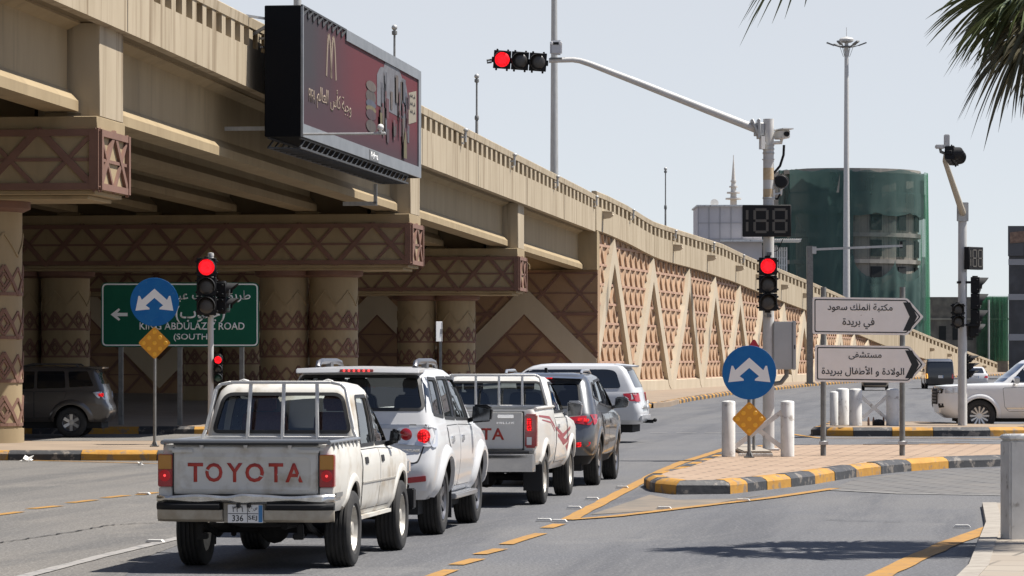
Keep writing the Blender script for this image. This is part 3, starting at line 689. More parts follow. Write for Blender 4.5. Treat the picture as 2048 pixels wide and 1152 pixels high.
while s < smax - 10:
    for sg in (0, 1):
        a, c = (s, s + per / 2) if sg == 0 else (s + per / 2, s + per)
        pk = min(rb(s + per / 2) - .45, 8.3); vl = .25
        if pk < 2.2: continue
        wd = 1.25
        for i in range(6):
            t0, t1 = i / 6, (i + 1) / 6
            def pt(t, off):
                q = a + (c - a) * t; hz_ = vl + (pk - vl) * (t if sg == 0 else 1 - t); return q, hz_ + off
            vs = []
            for t in (t0, t1):
                for off in (-0.95, 0.38):
                    q, hh = pt(t, off); q = max(q, 0.02); hh = min(max(hh, .1), rb(q) - .02)
                    vs += [W(q, 0.0, hh), W(q, .30, hh)]
            zb.add(vs, [(1, 5, 7, 3), (0, 1, 3, 2), (4, 6, 7, 5), (0, 4, 5, 1), (2, 3, 7, 6)])
    s += per
zb.build("zigzag_band", M_zig, wallp, angle=25)
# drain spouts on the fascia
sp = MB(); sp.prism([(-.02, -.22), (-.02, .22), (.75, .16), (.85, .02), (.55, -.16)], lambda a, b_, d: Vector((a, d, b_)), -.2, .2)
sp.prism([(-.02, .221), (-.02, .30), (.8, .24), (.8, .165)], lambda a, b_, d: Vector((a, d, b_)), -.24, .24)
spo = sp.build("drain_spout", M_zig)
for i, s in enumerate([s_at(q) for q in (1206, 1347, 1415, 1472, 1512, 1563, 1606, 1650, 1860, 1895, 1925, 1965)]):
    o = spo if i == 0 else spo.copy()
    if i: COL.objects.link(o)
    o.scale = (.66, .8, .8); o.location = W(s, .33, rb(s) + (rt(s) - rb(s)) * .42); n = Wn(s); o.rotation_euler = (0, 0, math.atan2(n.y, n.x))
    w_ = ("nearest, above the abutment corner", "second from the flyover", "third from the flyover", "just left of the tall mast's red signal", "hidden behind the tall mast's red signal", "first to the right of the tall mast", "second to the right of the tall mast",
          "just above the upper direction sign", "above the black van", "just left of the right signal mast", "just right of the right signal mast", "last and farthest down the ramp")[i]
    tag(o, "cream concrete drain spout on the ramp parapet, " + w_, "drain spout", "drain spouts along the ramp parapet")

# ================================================================== BILLBOARD on the flyover edge
u0, u1, vb0, vb1, zb0, zb1 = 13.7, 33.9, 0.63, 1.62, 7.62, 10.95
bb = thing("billboard", "long red electronic billboard in a black box hung on the flyover parapet", "billboard", BW(0, 0), -BA)
b = MB(); b.box(vb0, u0, zb0, vb1 - .06, u1, zb1); b.build("case", mat("black_billboard_case", (0.006, 0.0065, 0.008), 0.8, spec=.1), bb, bevel=.02, seg=1)
M_frame = mat("grey_billboard_frame", (0.24, 0.25, 0.26), 0.45, 0.5, col2=(0.19, 0.20, 0.21), nscale=2, stretch=(1, 1, 1))
b = MB(); f0, f1 = vb1 - .055, vb1
b.box(f0, u0, zb0, f1, u1, zb0 + .33); b.box(f0, u0, zb0 + .33, f1, u0 + .12, zb1); b.box(f0, u1 - .5, zb0 + .33, f1, u1, zb1 - .004)
b.box(f0, u0 + 6.5, zb1 - .30, f1 + .004, u1 - .5, zb1); b.build("frame", M_frame, bb)
def screen_mat():
    m = bpy.data.materials.new("led_screen_image"); m.use_nodes = True; nt = m.node_tree; N = nt.nodes; L = nt.links; b = N["Principled BSDF"]; b.inputs["Roughness"].default_value = .7; b.inputs["Specular IOR Level"].default_value = .25
    tc = N.new("ShaderNodeTexCoord"); sp = N.new("ShaderNodeSeparateXYZ"); L.new(tc.outputs["Object"], sp.inputs[0])
    n = N.new("ShaderNodeTexNoise"); n.inputs["Scale"].default_value = 1.2; n.inputs["Detail"].default_value = 5; L.new(tc.outputs["Object"], n.inputs["Vector"])
    ad = N.new("ShaderNodeMath"); ad.operation = 'MULTIPLY_ADD'; ad.inputs[1].default_value = 1.6; L.new(n.outputs[0], ad.inputs[0]); L.new(sp.outputs[1], ad.inputs[2])
    ramp = N.new("ShaderNodeValToRGB"); mr = N.new("ShaderNodeMapRange"); mr.inputs[1].default_value = u0 + .9; mr.inputs[2].default_value = u1 + .9; L.new(ad.outputs[0], mr.inputs[0]); L.new(mr.outputs[0], ramp.inputs[0])
    e = ramp.color_ramp.elements; e[0].position = .06; e[0].color = (.033, .028, .032, 1); e[1].position = .40; e[1].color = (.088, .018, .023, 1); x = ramp.color_ramp.elements.new(.2); x.color = (.05, .022, .027, 1); x = ramp.color_ramp.elements.new(1); x.color = (.10, .017, .022, 1)
    mz = N.new("ShaderNodeMapRange"); mz.inputs[1].default_value = zb0 + .4; mz.inputs[2].default_value = zb0 + 1.7; L.new(sp.outputs[2], mz.inputs[0])
    mx = N.new("ShaderNodeMix"); mx.data_type = 'RGBA'; L.new(mz.outputs[0], mx.inputs[0]); mx.inputs[6].default_value = (.045, .021, .027, 1); L.new(ramp.outputs[0], mx.inputs[7]); L.new(mx.outputs[2], b.inputs["Base Color"]); return m
b = MB(); sx_ = vb1 - .045
b.add([(sx_, u0 + .12, zb0 + .33), (sx_, u1 - .5, zb0 + .33), (sx_, u1 - .5, zb0 + 3.32), (sx_, u0 + .12, zb0 + 3.32)], [(0, 1, 2, 3)])
scr = b.build("screen", screen_mat(), bb, smooth=False, recalc=False)
SU, SZ, SW, SH = u0 + .12, zb0 + .33, u1 - .5 - u0 - .12, 2.99
fS = lambda a, z, d: Vector((sx_ + .006 + d, SU + a * SW, SZ + z * SH))         # a, z in 0..1 over the screen
def ax_(px):        # fraction along the screen that shows at a given photo column
    t = (px - 1024) / F; A = BW(SU, sx_); B_ = BW(SU + SW, sx_); return (t * A.y - A.x) / ((B_.x - A.x) - t * (B_.y - A.y))
M_gold = mat("dull_gold_print", (0.20, 0.15, 0.105), 0.6); M_greyart = mat("pale_grey_print", (0.12, 0.12, 0.13), 0.6, col2=(0.085, 0.08, 0.088), nscale=3)
b = MB()          # slim double arch
for c in (ax_(657.5), ax_(666.5)):
    pts = []
    for i in range(13):
        t = i / 12; x = c + (t - .5) * (ax_(666.5) - ax_(657.5)) * 1.1; z = .50 + .36 * (1 - abs(2 * t - 1) ** 2.4); pts.append((x, z))
    for p, q in zip(pts, pts[1:]): b.bar(fS(*p, 0), fS(*q, 0), .012, .16, (0, 1, 0))
b.build("arch_emblem", M_gold, scr)
lettering("slogan", "وجبة كأس العالم", M_gold, scr, lambda a, z, d: Vector((sx_ + .006 + d, SU + SW * (ax_(633) + ax_(702)) / 2 + a, SZ + SH * .30 + z)), width=SW * (ax_(702) - ax_(633)), height=.72, ar=True, bold=.008)
lettering("slogan", "FIFA", M_gold, scr, lambda a, z, d: Vector((sx_ + .006 + d, SU + SW * (ax_(617) + ax_(630)) / 2 + a, SZ + SH * .27 + z)), width=SW * (ax_(630) - ax_(617)), height=.34, bold=.006)
b = MB()          # scalloped pale card behind the food
lob = [(.60, .0), (.60, .74), (.63, .82), (.66, .84), (.685, .93), (.72, .98), (.755, .94), (.775, .90), (.81, .89), (.84, .83), (.855, .79), (.885, .76), (.90, .69), (.90, .0)]
pts = []
for (p, q) in zip(lob[1:-1:2], lob[3:-1:2]):
    for i in range(8):
        t = i / 8; e = math.sin(math.pi * t) * .035; pts.append((p[0] + (q[0] - p[0]) * t, p[1] + (q[1] - p[1]) * t + e))
pts = [(.60, .45)] + pts + [(.90, .66), (.90, .42)]
b.prism(pts, fS, 0.0, .004); b.build("print_card", M_greyart, scr)
cols = [(0.05, .055, .08), (.095, .07, .055), (.052, .024, .029), (.07, .068, .08), (.12, .095, .035), (.09, .026, .03), (.06, .045, .036)]  # colours blended toward maroon, the screen's hazy glare put into the print
ms = [mat("print_colour_%s" % n, c, 0.6, col2=tuple(x * .6 for x in c), nscale=4) for n, c in zip(("blue", "tan", "maroon", "grey", "mustard", "crimson", "brown"), cols)]
b = MB()
for i in range(46):
    x = .605 + .29 * rnd.random(); z = .12 + .5 * rnd.random(); h = rnd.uniform(.10, .28); wd = rnd.uniform(.006, .02)
    b.prism(rpoly([(x, z), (x + wd, z), (x + wd * 1.2, z + h), (x - wd * .2, z + h)], .005, 2), fS, .006 + .0012 * i, .007 + .0012 * i, mi=rnd.choice((0, 1, 2, 2, 3, 3, 5, 5, 6, 4)))
b.prism(rpoly([(.835, .03), (.865, .03), (.865, .16), (.853, .3), (.847, .3), (.835, .16)], .004, 2), fS, .07, .072, mi=4)
for i, (z, mi, hh) in enumerate(((.50, 6, .07), (.43, 0, .04), (.38, 4, .035), (.33, 2, .05), (.22, 6, .06), (.60, 1, .05))):
    b.prism([(.545 + .045 * math.cos(a * math.pi / 8), z + hh * math.sin(a * math.pi / 8)) for a in range(16)], fS, .004 + .002 * i, .005 + .002 * i, mi=mi)
b.build("printed_food", ms, scr)
b = MB(); b.prism([(.905, .40), (.985, .46), (.985, .78), (.905, .72)], fS, .003, .006); b.build("print_card", mat("print_beige", (.22, .19, .14), .6), scr)
for z in (.70, .62, .54): lettering("slogan", "كأس العالم", mat("print_dark", (.03, .03, .03), .6), scr, lambda a, zz, d: Vector((sx_ + .014 + d, SU + SW * .945 + a, SZ + SH * (z + .0) + zz)), width=SW * .055, height=.18, ar=True)
b = MB(); b.box(f1 + .002, SU + SW * .52, zb0 + .02, f1 + .012, SU + SW * .60, zb0 + .30)
npl = b.build("nameplate", mat("nameplate_grey", (.12, .12, .12), .5), bb)
lettering("letters", "Adma", M_signwhite, npl, lambda a, z, d: Vector((f1 + .014 + d, SU + SW * .56 + a, zb0 + .16 + z)), width=SW * .065, height=.2, bold=.01)
b = MB()          # lattice trusses above and below the case
for zz, a0, a1 in ((zb0 - .14, u0 + .2, u1 - 2.0),):
    for x in (vb0 + .06, vb1 - .12): b.bar((x, a0, zz - .12), (x, a1, zz - .12), .05, .05); b.bar((x, a0, zz + .12), (x, a1, zz + .12), .05, .05)
    n = 24
    for i in range(n):
        y = a0 + (a1 - a0) * i / n; y2 = a0 + (a1 - a0) * (i + 1) / n
        for x in (vb0 + .06, vb1 - .12): b.bar((x, y, zz - .12), (x, y2, zz + .12), .04, .04)
        b.bar((vb0 + .06, y, zz - .12), (vb1 - .12, y2, zz - .12), .05, .04); b.bar((vb0 + .06, y2, zz - .12), (vb1 - .12, y2, zz - .12), .04, .04)
zz = zb1 - .14
for i in range(9):
    y = u0 + .12 + 6.4 * i / 9; y2 = u0 + .12 + 6.4 * (i + 1) / 9; b.bar((f1 - .03, y, zz - .12), (f1 - .03, y2, zz + .12), .05, .05); b.bar((f1 - .03, y2, zz - .12), (f1 - .03, y2, zz + .12), .04, .04)
b.bar((f1 - .03, u0, zz + .13), (f1 - .03, u0 + 6.6, zz + .13), .05, .05); b.build("truss", mat("dark_truss_steel", (.035, .036, .038), .6), bb)
b = MB()
for y in (u0 + 1.0, u0 + 9, u1 - 3.4):
    b.bar((-.6, y, 7.9), (vb0, y, 7.9), .08, .10); b.bar((.1, y, 10.3), (vb0, y, 10.6), .08, .08)
b.bar((-.1, u0 - .3, 10.72), (vb0 + .2, u0 + .2, 10.6), .06, .06); b.bar((.6, u1 - 2.6, zb0 - .3), (.6, u1 - 2.6, zb0 - .9), .10, .10); b.bar((-.4, u1 - 2.6, zb0 - .9), (.65, u1 - 2.6, zb0 - .9), .1, .12)
b.build("bracket", M_galv, bb)
b = MB(); b.tube([(vb1, u0 + .05, zb0 + .06), (vb1 + 2.12, u0 + .05, zb0 + .06)], .03, 8); b.build("camera_rod", M_galv, bb)
cm = MB(); cm.cbox((vb1 + 1.98, u0 + .1, zb0 + .10), (.20, .1, .03)); cm.tube([(vb1 + 1.98, u0 + .05, zb0 + .1), (vb1 + 1.98, u0 + .05, zb0 + .17)], .04, 8); cm.sphere((vb1 + 1.98, u0 + .05, zb0 + .22), .085, 12)
o = cm.build("surveillance_camera", M_whitepost); o.location = BW(0, 0); o.rotation_euler = (0, 0, -BA); tag(o, "small white camera at the tip of the rod across the billboard", "camera", "surveillance cameras")

# ================================================================== POLES ON AND BEHIND THE FLYOVER
def pole_mesh(h, r0, r1, n=14): b = MB(); b.lathe([(r0, 0), (r1, h)], n); return b
def flagpole(loc, h, label):
    t = thing("flagpole", label, "pole", loc, 0, "thin poles with ball tops on the flyover")
    b = MB(); b.tube([(0, 0, 0), (0, 0, h * .45), (0, 0, h * .46), (0, 0, h)], [.062, .055, .04, .035], 10); b.build("pole", M_postgrey, t)
    b = MB(); b.lathe([(.05, h - .18), (.09, h - .16), (.09, h - .05), (.05, h - .03)], 10); b.lathe([(.075, h * .44), (.085, h * .45), (.085, h * .48), (.06, h * .5)], 10); b.build("collar", M_postgrey, t)
    b = MB(); b.sphere((0, 0, h + .07), .10, 12); b.build("ball_finial", M_galv, t)
for px, py, u, lb_ in ((789, 52, 40.3, "thin pole with ball top just behind the billboard"), (953.5, 150, 61.5, "thin pole with ball top left of the overhead red signal"), (1331, 336, None, "thin pole with ball top above the ramp near the white building")):
    if u is None: Y = 206.0; X = (px - 1024) * Y / F; z0 = rt(24) - .5
    else: Y = 73 + .9925 * u; X = (px - 1024) * Y / F; z0 = lerp_table(T_top, u) - .5
    zt = EYE - (py - HZ) * Y / F; flagpole((X, Y, z0), zt - z0 - .12, lb_)
def lamp_mast(px0, Y, z0, h, label, wpx):
    X = (px0 - 1024) * Y / F; r = wpx * Y / F / 2
    t = thing("lamp_mast", label, "street lamp", (X, Y, z0), 0, "street lamps standing on the flyover")
    b = MB(); b.lathe([(r * 1.15, 0), (r * .62, h)], 12); b.build("pole", M_galv, t)
    b = MB(); b.tube([(0, 0, h - .05), (1.2, 0, h + .4), (2.4, 0, h + .5)], .05, 8); b.tube([(0, 0, h - .05), (-1.2, 0, h + .4), (-2.4, 0, h + .5)], .05, 8); b.build("arm", M_galv, t)
    for s in (-1, 1): b = MB(); b.box(s * 2.3, -.16, h + .46, s * 3.1, .16, h + .58); b.build("lamp_head", M_polepaint, t, bevel=.03)
lamp_mast(1108.5, 172, 9.2, 16, "tall pale lamp mast rising from the flyover behind the overhead signal", 15)
lamp_mast(595, 112, 9.2, 15, "lamp mast of which only a stub shows above the billboard", 16)
fl = MB(); fl.box(.0, -.05, -.03, .18, .05, .03); fl.tube([(.16, 0, -.18), (.16, 0, .2)], .05, 8); fl.sphere((.18, 0, .26), .10, 10, sc=(1, 1, .8)); fl.box(.02, -.12, -.25, .10, .12, -.20)
flo = fl.build("flood_light", M_galv)
for i, (px, lb_) in enumerate(((520, "beside the black billboard end"), (922, "first from the right end of the billboard"), (1021, "left of the tall lamp mast"), (1108, "below the tall lamp mast"), (1187, "above the corner of the ramp wall"))):
    t = (px - 1024) / F; u = None
    A = BW(0, .22); B_ = BW(1, .22); k = (t * A.y - A.x) / ((B_.x - A.x) - t * (B_.y - A.y))
    o = flo if i == 0 else flo.copy()
    if i: COL.objects.link(o)
    o.location = BW(k, .22, lerp_table(T_top, k) - .45); o.rotation_euler = (0, 0, -BA)
    tag(o, "small grey fitting clamped in the parapet openings, " + lb_, "light fitting", "small fittings clamped to the flyover parapet")
for i, (s, lb_) in enumerate(((s_at(1260), "above the first zigzag peak"), (s_at(1345), "right of the ball-topped pole"), (s_at(1422), "above the white building's left edge"), (s_at(1482), "left of the tall signal mast"))):
    o = flo.copy(); COL.objects.link(o); o.location = W(s, .36, rt(s) - .45); n = Wn(s); o.rotation_euler = (0, 0, math.atan2(n.y, n.x))
    tag(o, "small grey fitting clamped in the ramp parapet openings, " + lb_, "light fitting", "small fittings clamped to the flyover parapet")
# high mast behind the ramp
Y = 335.0; X = (1693 - 1024) * Y / F; hm = thing("high_mast_light", "very tall slim high mast light with a round crown of floodlights", "high mast light", (X, Y, 0))
b = MB(); b.lathe([(.40, 0), (.30, 16), (.19, 33.2)], 14); b.build("pole", M_polepaint, hm)
b = MB(); b.lathe([(.45, 33.0), (.70, 33.15), (.72, 33.32), (.6, 33.45), (.2, 33.55), (.03, 33.6), (.025, 34.5)], 16); b.build("crown", M_polepaint, hm)
b = MB(); b.lathe([(.7, 32.55), (.7, 32.65), (.62, 32.65), (.62, 32.55)], 16); b.build("ring", M_postgrey, hm)
for a in range(0, 360, 60):
    b = MB(); c, s = math.cos(R(a)), math.sin(R(a)); b.bar((c * .6, s * .6, 32.55), (c * 1.25, s * 1.25, 32.75), .08, .08); b.bar((c * 1.2, s * 1.2, 32.72), (c * 1.95, s * 1.95, 33.0), .34, .12)
    b.bar((c * .3, s * .3, 31.6), (c * .62, s * .62, 32.5), .04, .04); b.build("flood_light", M_postgrey, hm)
# bracket lamp / gantry post near the ramp wall
Y = 243.0; X = (1619.5 - 1024) * Y / F; cp = thing("camera_post", "dark grey post with one long thin arm above the direction signs", "post", (X, Y, .2))
hh = EYE - (492 - HZ) * Y / F - .2
b = MB(); b.box(-.22, -.22, 0, .22, .22, hh); b.box(-.34, -.34, 0, .34, .34, .1); b.build("pole", M_postgrey, cp, bevel=.03)
b = MB(); b.bar((.2, 0, hh - .25), (6.6, 0, hh + .02), .16, .16); b.build("arm", M_galv, cp)
b = MB(); b.box(.15, -.28, hh - .55, .45, .28, hh - .05); b.build("bracket", M_galv, cp)
b = MB(); b.cbox((6.5, 0, hh + .22), (.18, .3, .22)); b.box(6.45, -.05, hh + .05, 6.55, .05, hh + .12); b.box(6.4, -.06, hh - .16, 6.6, .06, hh - .06); b.build("sensor", M_black, cp)

# ================================================================== TRAFFIC SIGNALS
def signal_head(parent, M, lit=(0,), n=3, dia=.30, name="signal_head", greens=False, knobs=True):
    """lenses stacked along local z (top first), facing local -y; M places it"""
    p = dia * 1.17; H = p * n + .06; Wd = dia * 1.20
    T = lambda v: M @ Vector(v)
    b = MB()
    for i in range(n):
        z = H / 2 - .03 - p * (i + .5)
        bx = [(x, y, zz) for zz in (z - p / 2 + .006, z + p / 2 - .006) for (x, y) in ((-Wd / 2, -.10), (Wd / 2, -.10), (Wd / 2 - .02, .14), (-Wd / 2 + .02, .14))]
        b.add([T(v) for v in bx], [(0, 3, 2, 1), (4, 5, 6, 7), (0, 1, 5, 4), (1, 2, 6, 5), (2, 3, 7, 6), (3, 0, 4, 7)])
        if knobs:
            for s in (-1, 1):
                for dz in (-.3, .3): b.add([T((s * (Wd / 2 + .012) + a, -.03 + c, z + dz * p + e)) for e in (-.02, .02) for a, c in ((-.02, -.02), (.02, -.02), (.02, .02), (-.02, .02))], [(0, 3, 2, 1), (4, 5, 6, 7), (0, 1, 5, 4), (1, 2, 6, 5), (2, 3, 7, 6), (3, 0, 4, 7)])
    b.add([T(v) for v in [(x, y, zz) for zz in (-H / 2, H / 2) for (x, y) in ((-.05, -.05), (.05, -.05), (.05, .1), (-.05, .1))]], [(0, 3, 2, 1), (4, 5, 6, 7), (0, 1, 5, 4), (1, 2, 6, 5), (2, 3, 7, 6), (3, 0, 4, 7)])
    hd = b.build(name, M_black, parent, bevel=.008, seg=1)
    for i in range(n):
        z = H / 2 - .03 - p * (i + .5); r = dia / 2
        c = MB(); L = M @ Matrix.Translation((0, -.103, z)) @ Matrix.Rotation(R(90), 4, 'X')
        c.lathe([(r * .97, 0), (r * .90, .018), (r * .6, .03), (0, .036)], 24, L)
        lm = M_red_on if i in lit else (M_lensgreen if greens and i == n - 1 else M_lensoff)
        c.build("lens", lm, hd, angle=60)
        v = MB(); vs = []; k = 17
        for j in range(k):
            a = R(-28 + 236 * j / (k - 1)); cx, cz = math.cos(a), math.sin(a); ln = .06 + .17 * max(0, math.sin(a)) ** .8
            for rr, yy in ((r * 1.10, -.09), (r * 1.07, -.10 - ln), (r * 1.02, -.10 - ln), (r * 1.05, -.09)):
                vs.append(T((cx * rr, yy, z + cz * rr)))
        v.add(vs, [(4 * j + q, 4 * j + (q + 1) % 4, 4 * (j + 1) + (q + 1) % 4, 4 * (j + 1) + q) for j in range(k - 1) for q in range(4)] + [(3, 2, 1, 0), tuple(4 * (k - 1) + q for q in range(4))])
        v.build("visor", M_matteblack, hd, angle=40)
    return hd
def pl(loc, rz=0, ry=0, rx=0): return Matrix.Translation(loc) @ Euler((R(rx), R(ry), R(rz))).to_matrix().to_4x4()
def camera(loc, rz, label):
    t = thing("surveillance_camera", label, "camera", loc, R(rz), "surveillance cameras")
    b = MB(); b.box(-.06, -.24, .06, .06, .20, .20); b.build("housing", M_whitepost, t, bevel=.012)
    b = MB(); b.prism([(-.085, .205), (.085, .205), (.085, .225), (-.085, .225)], lambda a, z, d: Vector((a, d, z)), -.33, .20); b.build("sunshield", M_whitepost, t)
    b = MB(); b.lathe([(.045, 0), (.045, .02), (0, .022)], 14, pl((0, -.242, .13), rx=90)); b.build("lens", M_black, t)
    b = MB(); b.tube([(0, 0, .06), (0, 0, 0), (-.28, .02, -.02)], .03, 8); b.box(-.34, -.06, -.12, -.28, .06, .10); b.build("bracket", M_whitepost, t); return t
def countdown(parent, M, W_=.95, H_=.62, digits="188", mat_on=None):
    m = mat_on or mat("unlit_segment", (.09, .082, .07), .6)
    T = lambda a, z, d: M @ Vector((a, -.08 - d, z))
    b = MB(); b.prism([(-W_ / 2, -H_ / 2), (W_ / 2, -H_ / 2), (W_ / 2, H_ / 2), (-W_ / 2, H_ / 2)], T, -.17, 0.0); bd = b.build("countdown_display", M_black, parent, bevel=.012, seg=1)
    b = MB()
    def seg(x0, z0, x1, z1): b.prism([(x0, z0), (x1, z0), (x1, z1), (x0, z1)], T, .002, .008)
    w = W_ * .31; h = H_ * .78; t = W_ * .052
    def eight(cx):
        x0, x1 = cx - w / 2, cx + w / 2
        for z in (-h / 2, -t / 2, h / 2 - t): seg(x0 + t * .8, z, x1 - t * .8, z + t)
        for x in (x0, x1 - t):
            for z in (-h / 2 + t * .7, t * .5): seg(x, z, x + t, z + h / 2 - t * 1.2)
    if W_ > .6:
        eight(-W_ * .12); eight(W_ * .27); 
        for z in (-h / 2 + t * .7, t * .5): seg(-W_ * .43, z, -W_ * .43 + t, z + h / 2 - t * 1.2)
    else:
        w *= 1.25; eight(-W_ * .22); eight(W_ * .24)
    b.build("digit_segments", m, bd); return bd
# --- tall mast on the splitter island
Y = 67.0; X0 = (1537 - 1024) * Y / F
ms_ = thing("traffic_light", "tall grey signal mast with long bent arm and lit red signals on the paved island", "traffic light", (X0, Y, KH))
zl = lambda py, Y_=Y, z0=KH: EYE - (py - HZ) * Y_ / F - z0
xl = lambda px, Y_=Y, x0=X0: (px - 1024) * Y_ / F - x0
b = MB(); b.lathe([(.115, 0), (.105, zl(300)), (.105, zl(238)), (0, zl(237))], 20); b.lathe([(.125, zl(320)), (.125, zl(318))], 20); b.box(-.2, -.2, 0, .2, .2, .03); b.build("pole", M_polepaint, ms_)
b = MB()
for z in (zl(455), zl(420), zl(398), zl(292), zl(300), zl(308)): b.lathe([(.114, z), (.116, z + .005), (.116, z + .03), (.114, z + .035)], 20)
b.build("clamp_band", M_galv, ms_)
b = MB(); b.lathe([(.1075, zl(360)), (.1075, zl(336))], 20); b.lathe([(.1075, zl(395)), (.1075, zl(378))], 20); b.build("sticker_residue", mat("peeled_yellow_sticker", (.42, .30, .16), .8, col2=(.50, .40, .28), nscale=9), ms_)
b = MB(); b.tube([(xl(1512), 0, zl(258)), (xl(1420), 0, zl(222)), (xl(1280), 0, zl(166.5)), (xl(1180), 0, zl(128)), (xl(1160), 0, zl(121.5)), (xl(1145), 0, zl(119.5)), (xl(1098), 0, zl(121))], [.082, .078, .07, .058, .055, .052, .048], 14); b.build("arm", M_polepaint, ms_, angle=60)
b = MB(); b.box(xl(1508), -.10, zl(272), -.09, .10, zl(246)); b.cbox((xl(1510), 0, zl(256)), (.05, .30, .36), rot=Euler((0, R(-22), 0)).to_matrix()); b.cbox((xl(1517), 0, zl(258)), (.06, .32, .38)); b.build("flange", M_galv, ms_, bevel=.01, seg=1)
signal_head(ms_, pl((xl(1040), 0, zl(122.5)), ry=-86), lit=(0,))
b = MB(); b.tube([(xl(1100), .03, zl(121)), (xl(1118), .03, zl(119)), (xl(1130), 0, zl(119))], .045, 10); b.tube([(xl(983), .04, zl(124)), (xl(975), .06, zl(125)), (xl(974), .06, zl(120)), (xl(983), .05, zl(119))], .02, 8); b.box(xl(1100), -.07, zl(118.5), xl(1124), .07, zl(115.5)); b.build("bracket", M_postgrey, ms_)
rd = MB(); rd.box(xl(1100), -.08, zl(110), xl(1124), .06, zl(81)); rdo = rd.build("radar_box", mat("light_grey_box", (.50, .50, .51), .5), ms_, bevel=.03)
b = MB(); b.box(xl(1106), -.088, zl(90), xl(1117), -.082, zl(85)); b.build("window", M_matteblack, rdo)
b = MB(); 
for x in (1103, 1121): b.lathe([(.03, 0), (.025, .02), (0, .022)], 10, pl((xl(x), -.08, zl(87)), rx=90))
b.build("lamp", M_signwhite, rdo)
signal_head(ms_, pl((xl(1533.5), -.24, zl(569))), lit=(0,))
b = MB()
for py in (508, 632): b.box(-.04, -.26, zl(py) - .03, .04, -.09, zl(py) + .03)
b.build("bracket", M_postgrey, ms_)
countdown(ms_, pl((xl(1532), -.19, zl(442.5)), rz=-3))
b = MB(); b.tube([(.1, 0, zl(590)), (.2, 0, zl(620))], .02, 6); b.tube([(xl(1568), 0, zl(290)), (xl(1567), 0, zl(310)), (xl(1560), 0, zl(332)), (xl(1548), 0, zl(346)), (xl(1540), 0, zl(352)), (xl(1545), 0, zl(358)), (xl(1552), 0, zl(355))], .025, 8); b.tube([(xl(1560), 0, zl(388)), (xl(1555), 0, zl(398)), (xl(1545), 0, zl(396))], .02, 8)
b.tube([(xl(1566), 0, zl(478)), (xl(1556), 0, zl(500)), (xl(1545), 0, zl(505))], .01, 6); b.build("cable", M_black, ms_)
c_ = camera((X0 + xl(1563), Y, KH + zl(285)), 15, "white boxy camera near the top of the tall signal mast"); c_.scale = (1.3, 1.2, 1.15)
t = thing("speed_camera", "round black-faced speed detector on a bracket halfway up the tall mast", "camera", (X0 + xl(1562), Y, KH + zl(363)))
b = MB(); b.lathe([(.135, .05), (.15, .0), (.15, .06), (.12, .2), (.0, .22)], 24, pl((0, -.05, 0), rx=-90)); b.build("housing", M_whitepost, t)
b = MB(); b.lathe([(.128, 0), (.11, .02), (0, .03)], 24, pl((0, -.052, 0), rx=90)); b.build("lens", M_black, t)
b = MB(); b.tube([(0, .03, -.13), (0, .03, -.24), (-.16, .03, -.26)], .035, 8); b.box(-.16, -.06, -.36, -.12, .1, -.16); b.build("bracket", M_whitepost, t)
cb = thing("control_cabinet", "grey metal control cabinet strapped to the tall signal mast", "cabinet", (X0 + xl(1568), Y, KH + zl(739)))
b = MB(); b.box(-.215, -.13, 0, .155, .13, .94); b.build("body", mat("cabinet_grey", (.40, .41, .41), .5, col2=(.36, .37, .37), nscale=3), cb, bevel=.015)
b = MB(); b.box(.16, -.15, -.005, .225, .15, .955); dro = b.build("door", mat("cabinet_grey", (0, 0, 0)), cb, bevel=.012)
b = MB(); b.box(.185, -.156, .40, .205, -.151, .48); b.build("handle", M_black, dro)
b = MB(); b.tube([(.05, 0, 0), (.05, 0, -.12), (-.06, 0, -.26), (-.2, 0, -.28)], .045, 10); b.build("conduit", M_postgrey, cb)
# --- small post on the left island
Y = 72.0; X0 = (421.5 - 1024) * Y / F
t = thing("traffic_light", "single white post on the left island carrying a lit red signal", "traffic light", (X0, Y, KH))
zl = lambda py, Y_=Y, z0=KH: EYE - (py - HZ) * Y_ / F - z0
xl = lambda px, Y_=Y, x0=X0: (px - 1024) * Y_ / F - x0
b = MB(); b.lathe([(.06, 0), (.06, zl(506)), (.0, zl(505))], 16); b.lathe([(.066, zl(512)), (.066, zl(508))], 16); b.box(-.15, -.15, 0, .15, .15, .025); b.build("pole", M_polepaint, t)
signal_head(t, pl((xl(415.5), -.22, zl(573.5))), lit=(0,), dia=.345)
signal_head(t, pl((xl(447), -.02, zl(595)), rz=78), lit=(), n=2, dia=.27, greens=True)
signal_head(t, pl((xl(437.5), -.06, zl(737.5))), lit=(0,), dia=.16, greens=True, knobs=False)
b = MB()
for py in (520, 628): b.box(-.03, -.2, zl(py) - .02, .03, -.05, zl(py) + .02)
b.box(.05, -.03, zl(566) - .02, .2, .03, zl(566) + .02); b.box(.05, -.03, zl(625) - .02, .2, .03, zl(625) + .02); b.box(.05, -.03, zl(738) - .02, .12, .02, zl(738) + .02); b.build("bracket", M_postgrey, t)
